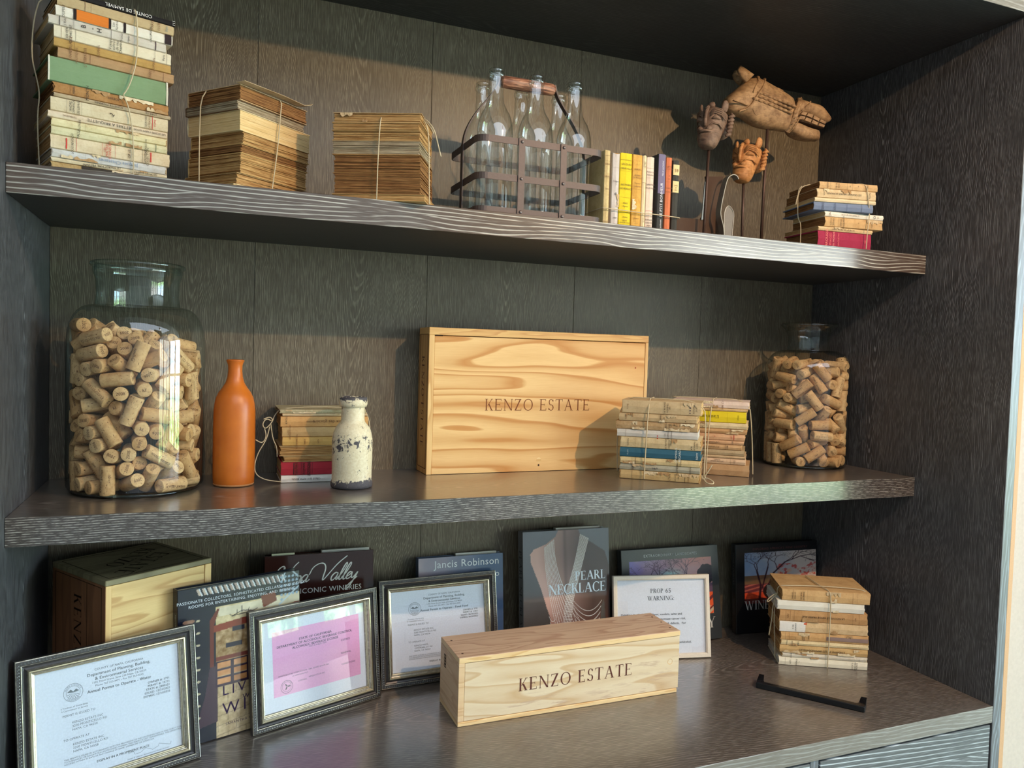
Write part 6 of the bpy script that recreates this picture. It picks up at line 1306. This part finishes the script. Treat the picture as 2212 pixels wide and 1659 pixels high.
# ------------------------------------------------------------ iron carrier with six bottles
iron = plain('hammered_iron', (92, 80, 76), .55, .55, .5, .5, 220)
cr = empty('bottle_carrier', (.8795, .1075, Z2+.0002), label='rustic iron six-bottle carrier with a turned wooden handle', cat='carrier')
cx, cy, hw, hd, rc = .0, .0, .1325, .0900, .020
def loop(z, hw, hd, rc, n=6):
    p = []
    for sx, sy, a0 in ((1, 1, 0), (-1, 1, 90), (-1, -1, 180), (1, -1, 270)):
        for i in range(n+1):
            a = radians(a0+90*i/n); p.append((sx*(hw-rc)+rc*cos(a), sy*(hd-rc)+rc*sin(a), z))
    return p
for z in (.1385, .0690, .0062):
    MB().strap(loop(z, hw, hd, rc), (0, 0, .0125), .0022, closed=True).build('rail', iron, cr)
def rivet(mb, x, y, z, n=(0, -1, 0), r=.0032):
    u = Vector(n); a = Vector((0, 0, 1)); b_ = u.cross(a); c = Vector((x, y, z)); m = 10; vs = []
    for rr, d_ in ((r, 0), (r*.95, .0012), (r*.6, .0022)):
        for k in range(m): vs.append(c+a*rr*cos(2*pi*k/m)+b_*rr*sin(2*pi*k/m)+u*d_)
    vs.append(c+u*.0025); fs = []
    for i in range(2):
        for k in range(m): fs.append((i*m+k, i*m+(k+1) % m, (i+1)*m+(k+1) % m, (i+1)*m+k))
    for k in range(m): fs.append((2*m+k, 2*m+(k+1) % m, 3*m))
    mb.add(vs, fs, 0, True)
for px in (-.0455, .0425):
    for sy in (-1, 1):
        y = sy*(hd+.0022); b = MB(); b.bbox(px-.0068, px+.0068, y-.0011, y+.0011, 0, .1455, .0004); st = b.build('upright_strap', iron, cr)
        b = MB()
        for z in (.1385, .0690, .0062): rivet(b, px, y+sy*.0011, z, (0, sy, 0))
        b.build('rivet', plain('worn_rivets', (120, 108, 104), .45, .7), st, fix=False)
for sx in (-1, 1):
    x = sx*(hw+.0022)
    b = MB(); b.bbox(x-.0011, x+.0011, -.0068, .0068, 0, .1455, .0004); b.build('upright_strap', iron, cr)
    arm = [(x, 0, .125), (x*.99, 0, .155), (x*.93, 0, .182), (x*.78, 0, .215), (x*.60, 0, .245), (x*.48, 0, .268), (x*.445, 0, .288)]
    MB().strap(smooth_path(arm), (0, .012, 0), .0026).build('handle_arm', iron, cr)
for y in (-.045, .045):
    b = MB(); b.bbox(-hw+.002, hw-.002, y-.006, y+.006, .0008, .0024, .0003); b.build('bottom_bar', iron, cr)
for x in (-.0455, .0425):
    b = MB(); b.bbox(x-.006, x+.006, -hd+.002, hd-.002, .0026, .0042, .0003); b.build('bottom_bar', iron, cr)
t = NT('burnished_wood'); P_ = t.obj(); n1 = t.noise(t.vm(P_, (30, 260, 260)), 1.0, 3.0, .6)
t.bsdf(t.ramp(n1, [(.3, lin(70, 44, 34)), (.5, lin(140, 92, 70)), (.66, lin(206, 150, 118)), (.8, lin(120, 76, 58))]), .42, t.bump(n1, .3, .0006), .5); hwood = t.mat
hb_ = MB(); q = [(-.059, .0098), (-.054, .0118), (-.03, .0124), (0, .0126), (.03, .0124), (.054, .0118), (.059, .0098)]
hb_.tube([(a, 0, .2785) for a, _ in q], [b_ for _, b_ in q], 18); hb_.build('wooden_grip', hwood, cr, fix=False)
bglass = thin_glass('bottle_glass', (.965, .98, .975), (.38, .46, .44), .08)
wp = [(.001, .020), (.006, .0185), (.014, .012), (.024, .0035), (.029, .0008), (.033, .0010), (.0348, .0040), (.0352, .012), (.0352, .155), (.0346, .168), (.0320, .182), (.0275, .194), (.0215, .204), (.0170, .214), (.0148, .226), (.0140, .245), (.0138, .262), (.0150, .2635), (.0162, .2655), (.0164, .2690), (.0158, .2712), (.0146, .2725), (.0147, .2755), (.0150, .2775), (.0142, .2792), (.0118, .2792), (.0112, .276), (.0112, .262)]
names = {(0, 0): 'front left', (1, 0): 'front middle', (2, 0): 'front right', (0, 1): 'rear left', (1, 1): 'rear middle', (2, 1): 'rear right'}
b0 = None
for (i, j), nm in names.items():
    X = .7970+i*.0850+(.003 if j else 0); Y = .0660+j*.0840
    if b0 is None:
        b0 = empty('wine_bottle', (X, Y, Z2+.0048)); MB().lathe(wp[:17], 40).build('body', bglass, b0, fix=False); MB().lathe(wp[16:], 40).build('lip', bglass, b0, fix=False); o = b0
    else:
        o = b0.copy(); COL.objects.link(o); o.location = (X, Y, Z2+.0048)
        for ch in b0.children: c = ch.copy(); COL.objects.link(c); c.parent = o
    tag(o, 'empty clear glass wine bottle standing %s in the iron carrier' % nm, 'bottle', 'empty bottles in the iron carrier')
# ------------------------------------------------------------ carved heads on rods
def carved(name, light, dark):
    t = NT(name); P = t.obj(); n = t.noise(P, 60.0, 4.0, .6); g = t.noise(t.vm(P, (90, 90, 420)), 1.0, 3.0, .6)
    c = t.mix(t.mr(n, .35, .68), lin(*light), lin(*dark)); c = t.mix(t.mr(g, .5, .75, 0, .5), c, lin(*[int(q*.62) for q in dark]))
    ao = t.n('AmbientOcclusion', Distance=.006) if False else None
    t.bsdf(c, .62, t.bump(g, .35, .0008), .35); return t.mat
wood_a = carved('weathered_carved_wood', (176, 140, 100), (124, 92, 62)); wood_g = carved('grey_brown_carved_wood', (140, 112, 92), (96, 74, 60)); wood_o = carved('honey_carved_wood', (204, 142, 84), (160, 102, 54))
rodm = plain('rust_brown_steel', (84, 62, 52), .5, .5, .5, .3, 150)
def loft(mb, T, B, yc, dep, m=18, p=.8, caps=True):
    base = len(mb.v); vs = []; N = len(T)
    for i in range(N):
        t_, b_ = Vector((T[i][0], 0, T[i][1])), Vector((B[i][0], 0, B[i][1])); c = (t_+b_)/2; hv = (t_-b_)/2; d_ = dep[i] if isinstance(dep, (list, tuple)) else dep
        for k in range(m):
            a = 2*pi*k/m; ca, sa = cos(a), sin(a); ca = abs(ca)**p*(1 if ca >= 0 else -1); sa = abs(sa)**p*(1 if sa >= 0 else -1)
            q = c+hv*ca; vs.append((q.x, yc+d_*sa, q.z))
    fs = [(i*m+k, i*m+(k+1) % m, (i+1)*m+(k+1) % m, (i+1)*m+k) for i in range(N-1) for k in range(m)]
    if caps: fs += [tuple(range(m))[::-1], tuple((N-1)*m+k for k in range(m))]
    return mb.add(vs, fs, 0, True)
def subd(o, lv=1):
    md = o.modifiers.new('smooth', 'SUBSURF'); md.levels = lv; md.render_levels = lv; return o
H_T = [(1.3933, 1.3419), (1.4213, 1.3629), (1.4405, 1.38), (1.463, 1.4025), (1.4868, 1.4029), (1.513, 1.3961), (1.5431, 1.3869), (1.57, 1.3785), (1.5971, 1.3701)]
H_B = [(1.3948, 1.3119), (1.4275, 1.3058), (1.4509, 1.3077), (1.465, 1.2974), (1.4859, 1.2893), (1.5136, 1.2868), (1.5449, 1.2882), (1.566, 1.289), (1.5856, 1.2874)]
H_UT = [(1.5953, 1.3705), (1.615, 1.371), (1.6371, 1.3647), (1.6626, 1.367), (1.6796, 1.3609), (1.699, 1.3466), (1.718, 1.3407)]
H_UB = [(1.582, 1.3204), (1.5992, 1.3333), (1.6208, 1.3328), (1.6446, 1.3305), (1.665, 1.3248), (1.6856, 1.3205), (1.7111, 1.3311)]
H_LT = [(1.5821, 1.319), (1.6093, 1.3137), (1.6368, 1.3068), (1.6606, 1.3058), (1.6818, 1.3072)]
H_LB = [(1.5822, 1.2855), (1.6168, 1.2753), (1.6459, 1.2748), (1.6658, 1.2802), (1.6774, 1.2767)]
H_ear = [(1.4437, 1.3826), (1.43, 1.3899), (1.4183, 1.4055), (1.4236, 1.4165), (1.4389, 1.4115), (1.463, 1.4019)]
H_teeth = [(1.6026, 1.3366), (1.6207, 1.3356), (1.6407, 1.3335), (1.6621, 1.3273), (1.6836, 1.3231), (1.5912, 1.3154), (1.611, 1.3153), (1.6329, 1.3119), (1.6549, 1.3093), (1.6771, 1.3073)]
H_chain = [(1.4652, 1.3587), (1.5791, 1.3409), (1.4525, 1.3432), (1.5694, 1.3242)]
H_nose = [(1.6043, 1.3697), (1.5813, 1.3343), (1.5732, 1.2871), (1.6335, 1.3642), (1.599, 1.3368), (1.5878, 1.3128), (1.5803, 1.2867)]
H_brow = [(1.5007, 1.401), (1.4751, 1.3656), (1.4592, 1.3442), (1.4469, 1.3207), (1.4238, 1.312)]
H_eye = [(1.5124, 1.374), (1.5522, 1.38), (1.5311, 1.3823)]
H_jaw = [(1.457, 1.3208), (1.4679, 1.3073), (1.504, 1.3055), (1.5995, 1.2948), (1.6202, 1.2793), (1.6473, 1.2828), (1.398, 1.3299), (1.4399, 1.3251)]

YH = .155
bg = empty('horse_head_carving', (1.5176, YH, Z2+.0002), label='large carved wooden horse head with bridle, highest of the three on rods', cat='sculpture')
bg.rotation_euler = (0, 0, 0); OX, OZ = 1.5176, Z2
sh = lambda L: [(a-OX, b_-OZ) for a, b_ in L]
T_, B_ = sh(H_T), sh(H_B)
b = MB(); loft(b, T_, B_, 0, [.020, .026, .029, .031, .032, .031, .029, .027, .026]); subd(b.build('head', wood_a, bg))
UT, UB, LT, LB = sh(H_UT), sh(H_UB), sh(H_LT), sh(H_LB)
b = MB(); loft(b, UT, UB, 0, [.025, .026, .027, .027, .025, .019, .006]); subd(b.build('upper_muzzle', wood_a, bg))
b = MB(); loft(b, LT, LB, 0, [.023, .023, .022, .019, .009]); subd(b.build('lower_jaw', wood_a, bg))
tt = sh(H_teeth); b = MB()
for i in range(4):
    for r_ in range(2):
        a0, a1 = Vector((*tt[i],)), Vector((*tt[i+1],)); b0_, b1_ = Vector((*tt[5+i],)), Vector((*tt[6+i],))
        lo = lambda q: (a0.lerp(b0_, q), a1.lerp(b1_, q)); q0, q1 = (0, .47) if r_ == 0 else (.53, 1.0)
        (x0, z0), (x1, z1) = [tuple(v) for v in lo(q0)]; (x2, z2_), (x3, z3) = [tuple(v) for v in lo(q1)]
        g_ = .0013; yy = -.0255+.0012*i
        vs = []
        for y_ in (yy+.010, yy, ):
            s_ = g_ if y_ > yy+.001 else g_*1.8
            vs += [(x0+s_, y_, z0-s_*.5), (x1-s_, y_, z1-s_*.5), (x3-s_, y_, z3+s_*.5), (x2+s_, y_, z2_+s_*.5)]
        b.add(vs, [(4, 5, 6, 7), (0, 1, 5, 4), (1, 2, 6, 5), (2, 3, 7, 6), (3, 0, 4, 7)])
b.build('teeth', wood_a, bg)
b = MB(); mo = [H_teeth[0], H_teeth[4], H_teeth[9], H_teeth[5]]; b.prism([(x-OX, z-OZ) for x, z in mo], -.019, .015); b.build('mouth', plain('dark_mouth_wood', (60, 40, 26), .8), bg)
for s_, nm in ((-1, 'near'), (1, 'far')):
    e = sh(H_ear); b = MB(); y_ = s_*.015+(0 if s_ < 0 else .002)
    c = (sum(p[0] for p in e)/len(e), sum(p[1] for p in e)/len(e)); n = len(e)
    if s_ > 0: e = [(p[0]+.012, p[1]+.002) for p in e]
    q = [(p[0], y_-.004, p[1]) for p in e]+[(p[0], y_+.004, p[1]) for p in e]+[(c[0], y_-.008, c[1]), (c[0], y_+.007, c[1])]
    b.add(q, [(i, (i+1) % n, 2*n) for i in range(n)]+[(n+i, n+(i+1) % n, 2*n+1) for i in range(n)]+[(i, (i+1) % n, n+(i+1) % n, n+i) for i in range(n)], 0, True)
    b.build('ear', wood_a, bg)
def surf_y(x, z):   # near side of the head at (x,z)
    for TT, BB, dd in ((T_, B_, .030), (UT, UB, .026)):
        for i in range(len(TT)-1):
            xc0, xc1 = (TT[i][0]+BB[i][0])/2, (TT[i+1][0]+BB[i+1][0])/2
            if xc0 <= x <= xc1:
                f = (x-xc0)/(xc1-xc0+1e-9); zt = TT[i][1]*(1-f)+TT[i+1][1]*f; zb = BB[i][1]*(1-f)+BB[i+1][1]*f
                u = max(-.98, min(.98, (z-(zt+zb)/2)/((zt-zb)/2+1e-9))); return -dd*(1-abs(u)**(2.0))**.5*.98
    return -.026
b = MB(); c0, c1, d0_, d1_ = [Vector(p) for p in sh(H_chain)]
for row in range(3):
    n = 8-(row == 1)
    for i in range(n):
        f = (i+.5+(.45 if row == 1 else 0))/8; g = row/2; p = c0.lerp(c1, f).lerp(d0_.lerp(d1_, f), g); dr = (c1-c0).normalized()
        a_ = p-dr*.0068; e_ = p+dr*.0068
        b.tube([(a_.x, surf_y(a_.x, a_.y)-.001, a_.y), (p.x, surf_y(p.x, p.y)-.0025, p.y), (e_.x, surf_y(e_.x, e_.y)-.001, e_.y)], [.0026, .0036, .0026], 8)
b.build('chain_strap', wood_a, bg, fix=False)
for pts, wd_, nm in ((H_nose[:3], .0062, 'noseband'), (H_nose[3:], .0042, 'noseband'), (H_brow, .0050, 'browband'), ([(1.4861, 1.4040), (1.4600, 1.3720), (1.4530, 1.3560)], .0032, 'browband'), (H_eye[:1]+[(1.5311, 1.3832)]+H_eye[1:2], .0024, 'eyelid'), (H_eye[:1]+[(1.5300, 1.3715)]+H_eye[1:2], .0020, 'eyelid'), (H_jaw[:3], .0034, 'jaw_line'), (H_jaw[3:6], .0020, 'jaw_line'), (H_jaw[6:], .0034, 'neck_collar')):
    q = smooth_path([(a-OX, 0, c_-OZ) for a, c_ in pts]); b = MB()
    pp = [(v.x, surf_y(v.x, v.z)-.0008, v.z) for v in q]; b.tube(pp, wd_, 8, flat=.45)
    if wd_ > .004:
        for k in range(1, len(pp)-1):
            v = Vector(pp[k]); b.tube([v+Vector((-.0030, -.0022, -.0040)), v+Vector((.0030, -.0022, .0040))], .0011, 5)
    b.build(nm, wood_a, bg, fix=False)
b = MB()
for k in range(7):
    a = .45+k*.0; x = 1.4740-OX+.0048*k*.6; z = 1.402-OZ-.002*k
    b.tube([(x-.006, -.021, z-.030+.001*k), (x-.002, -.024, z-.014), (x+.002, -.016, z-.002), (x+.004, 0, z+.003)], [.0012, .0022, .0022, .0012], 6)
b.build('mane', wood_a, bg, fix=False)
b = MB(); ex, ez = 1.5300-OX, 1.3775-OZ; ring = []
b.lathe([(.0001, .0), (.0030, .0006), (.0052, .0022), (.0060, .0045)], 14); b.v = [(ex+v[0]*1.5, surf_y(ex, ez)-.0042+v[2], ez+v[1]*.7) for v in b.v]; b.build('eye', wood_a, bg, fix=False)
b = MB(); b.lathe([(.0001, 0), (.0045, 0), (.0055, .003), (.0045, .006), (.0001, .006)], 12); b.v = [(1.5800-OX+v[0], -.031+v[2], 1.3290-OZ+v[1]) for v in b.v]; b.build('bridle_rosette', wood_a, bg, fix=False)
b = MB(); b.tube([(.0057, 0, .300), (.002, 0, .15), (0, 0, .003)], .0036, 10); b.build('rod', rodm, bg, fix=False)
b = MB(); b.bbox(-.035, .045, -.030, .035, .0, .003, .0006); b.build('base', rodm, bg)
def small_head(org, S_, mat, label, yaw, rod_to, ears=(-1, 1)):
    """face looking to the front; local z=0 at the chin underside, S_ = height"""
    r = empty('horse_head_carving', (org[0], org[1], Z2+.0002), label=label, cat='sculpture'); hz = org[2]-Z2
    M_ = Matrix.Rotation(yaw, 4, 'Z') @ Matrix.Rotation(radians(-8), 4, 'X')
    def put(mb): mb.v = [tuple(Vector((0, 0, hz))+(M_ @ Vector(v))*S_) for v in mb.v]; return mb
    st = [(0, .12, .15, -.14), (.06, .18, .22, -.12), (.20, .22, .26, -.09), (.32, .23, .27, -.05), (.45, .24, .29, 0), (.60, .27, .33, .05), (.75, .29, .36, .09), (.86, .27, .34, .11), (.93, .20, .25, .12), (.96, .1, .12, .12)]
    m = 20; vs = []; mb = MB()
    for z, rx, ry, cy in st:
        for k in range(m):
            a = 2*pi*k/m; ca, sa = cos(a), sin(a); vs.append((rx*abs(ca)**.8*(1 if ca >= 0 else -1), cy+ry*abs(sa)**.85*(1 if sa >= 0 else -1), z))
    N = len(st); mb.add(vs, [(i*m+k, i*m+(k+1) % m, (i+1)*m+(k+1) % m, (i+1)*m+k) for i in range(N-1) for k in range(m)]+[tuple(range(m))[::-1], tuple((N-1)*m+k for k in range(m))], 0, True)
    subd(put(mb).build('head', mat, r, fix=False))
    mb = MB(); mb.tube([(.02, .20, .42), (.10, .33, .52), (.12, .40, .64), (.10, .42, .78)], [.13, .19, .21, .16], 14); subd(put(mb).build('neck', mat, r, fix=False))
    for s_ in (-1, 1):
        mb = MB(); mb.tube([(s_*.22, .04, .84), (s_*.27, .02, .93), (s_*.29, 0, 1.03), (s_*.27, -.01, 1.09)], [.085, .10, .085, .03], 12, flat=.55); subd(put(mb).build('ear', mat, r, fix=False))
        mb = MB(); mb.tube([(s_*.10, -.24, .60), (s_*.19, -.22, .65), (s_*.27, -.14, .62)], [.02, .055, .02], 10); put(mb).build('eye', mat, r, fix=False)
        mb = MB()
        for q in range(4):
            f = q*.045; mb.tube([(s_*.08, -.265-.0*q, .66+f*.6), (s_*.17, -.255+f*.2, .735+f*.9), (s_*.28, -.15, .70+f*.9), (s_*.325, -.02, .62+f*.6)], .013, 6)
        mb.tube([(s_*.07, -.29, .42), (s_*.15, -.27, .50), (s_*.25, -.16, .50), (s_*.28, -.02, .44)], .018, 6)
        put(mb).build('carved_brow', mat, r, fix=False)
        mb = MB(); mb.tube([(s_*.05, -.31, .345), (s_*.10, -.33, .37), (s_*.15, -.27, .40)], [.045, .06, .04], 10); put(mb).build('nostril', mat, r, fix=False)
        mb = MB()
        for q in range(6): mb.tube([(s_*.30+s_*.02*sin(q), .12+.02*q, .34+.09*q), (s_*.36, .18+.02*q, .39+.09*q), (s_*.31, .26, .44+.09*q)], [.03, .048, .03], 8)
        put(mb).build('mane', mat, r, fix=False)
    mb = MB(); mb.tube([(0, -.05, .94), (0, -.08, 1.0), (0, -.06, 1.06)], [.07, .085, .05], 10, flat=.6); put(mb).build('forelock', mat, r, fix=False)
    mb = MB(); mb.tube([(0, -.30, .44), (0, -.325, .56), (0, -.31, .74), (0, -.24, .90)], [.032, .038, .04, .04], 8); 
    for q in range(8): mb.tube([(-.035, -.338+.006*q*.4, .52+.045*q), (.035, -.338+.006*q*.4, .545+.045*q)], .010, 5)
    put(mb).build('nose_ridge', mat, r, fix=False)
    mb = MB()
    for q in range(6):
        x0 = -.165+q*.055; yy = -.315+abs(x0+.027)*.35
        for z0, z1 in ((.185, .235), (.240, .290)): mb.bbox(x0+.004, x0+.051, yy, yy+.08, z0, z1, .006)
    put(mb).build('teeth', mat, r)
    mb = MB(); mb.tube([(-.19, -.17, .31), (-.10, -.33, .315), (0, -.36, .32), (.10, -.33, .315), (.19, -.17, .31)], .030, 8); put(mb).build('upper_lip', mat, r, fix=False)
    mb = MB(); mb.tube([(-.17, -.16, .16), (-.09, -.29, .15), (0, -.33, .14), (.09, -.29, .15), (.17, -.16, .16)], .040, 8); put(mb).build('lower_lip', mat, r, fix=False)
    mb = MB(); mb.tube([(0, 0, hz+.012), (rod_to[0]*.5, 0, hz*.5), (rod_to[0], 0, .003)], .0033, 10); mb.build('rod', rodm, r, fix=False)
    mb = MB(); mb.bbox(rod_to[0]-.022, rod_to[0]+.022, -.02, .016, .0, .003, .0006); mb.build('base', rodm, r)
    return r
small_head((1.3330, .120, 1.2060), .104, wood_g, 'grey-brown carved horse head on a rod, left of the three', radians(-60), (-.006,))
small_head((1.4480, .140, 1.1470), .100, wood_o, 'honey-coloured small carved horse head on the shortest rod', radians(-66), (.002,))
# ------------------------------------------------------------ rusty iron bracket, bent wire and blade
rust = plain('rusted_plate', (78, 56, 42), .7, .35, .4, .5, 90)
PL = [(1.2350, 1.0545), (1.3351, 1.0560), (1.3442, 1.0734), (1.3474, 1.1418), (1.3436, 1.1547), (1.3937, 1.1600), (1.3867, 1.138), (1.3784, 1.0712), (1.3880, 1.0300), (1.3895, 1.0010), (1.3272, 1.0010), (1.3206, 1.0170), (1.2350, 1.0170)]
ip = empty('iron_bracket', (1.335, .146, Z2+.0002), label='dark rusted iron bracket with a waisted upright plate behind the tied books', cat='bracket')
b = MB(); b.prism([(x-1.335, z-Z2) for x, z in PL], -.0022, .0022); b.build('plate', rust, ip)
b = MB(); b.bbox(1.3272-1.335, 1.3895-1.335, .0024, .040, .0, .003, .0005); b.build('foot', rust, ip)
b = MB(); b.prism([(1.3350-1.335, .055), (1.3468-1.335, .060), (1.3478-1.335, .143), (1.3430-1.335, .150), (1.3405-1.335, .140)], -.0055, -.0026); b.build('bright_edge', plain('worn_steel', (130, 134, 134), .35, .6), ip)
iw = empty('bent_iron_strap', (1.3770, .118, Z2+.0002), label='bent grey iron strap with hooked top under the honey-coloured head', cat='hook')
pw_ = [(1.4100, 1.1490), (1.4065, 1.1555), (1.3985, 1.1585), (1.3902, 1.1566), (1.3792, 1.148), (1.3711, 1.114), (1.3647, 1.0801), (1.3639, 1.0628), (1.3748, 1.0372), (1.3772, 1.0010)]
MB().strap(smooth_path([(x-1.377, 0, z-Z2) for x, z in pw_]), (0, .018, 0), .0018).build('strap', plain('grey_iron', (150, 142, 128), .45, .6), iw)
ib = empty('shoe_tree_iron', (1.3945, .120, Z2+.0002), label='small round-topped iron blade standing by the bent strap', cat='tool')
bp = [(1.3845, 1.0004), (1.3807, 1.067), (1.3830, 1.079), (1.3870, 1.0855), (1.3919, 1.0888), (1.3975, 1.0860), (1.4038, 1.0799), (1.4083, 1.071), (1.4060, 1.0400), (1.4042, 1.0004)]
b = MB(); b.prism([(x-1.3945, z-Z2) for x, z in bp], -.001, .001); b.build('blade', plain('dull_blade_steel', (110, 98, 88), .4, .6), ib)
e = smooth_path([(x-1.3945, -.0012, z-Z2) for x, z in bp]); MB().tube(e, .0012, 6).build('edge', plain('pale_steel_edge', (170, 162, 150), .4, .6), ib, fix=False)
# ------------------------------------------------------------ detached black drawer pull on the counter
bk_ = plain('black_metal', (24, 24, 27), .28, .3, .5)
p0, p1 = Vector((1.5800, -.1606, 0)), Vector((1.4395, .0150, 0)); L_ = (p1-p0).length; ang = math.atan2((p1-p0).y, (p1-p0).x)
hp = empty('drawer_pull', (p0.x, p0.y, .0003), (0, 0, ang), 'loose black metal drawer pull lying on the counter', 'handle')
# lies on its face: bar along local x, two legs rising and pointing back
b = MB(); b.bbox(0, L_, -.014, 0, 0, .0130, .0015); b.build('bar', bk_, hp)
for x0, s_ in ((0, 1), (L_, -1)):
    pl = [(x0, 0), (x0+s_*.016, 0), (x0+s_*.0135, -.006), (x0+s_*.0115, -.018), (x0+s_*.0105, -.024), (x0, -.024)]
    b = MB(); n = len(pl); vs = [(x, y-.0135, .0) for x, y in pl]+[(x, y-.0135, .0130+ (.006 if abs(y) > .01 else .0)) for x, y in pl]
    b.add(vs, [tuple(range(n)), tuple(range(n, 2*n))[::-1]]+[(i, (i+1) % n, n+(i+1) % n, n+i) for i in range(n)]); b.build('leg', bk_, hp)
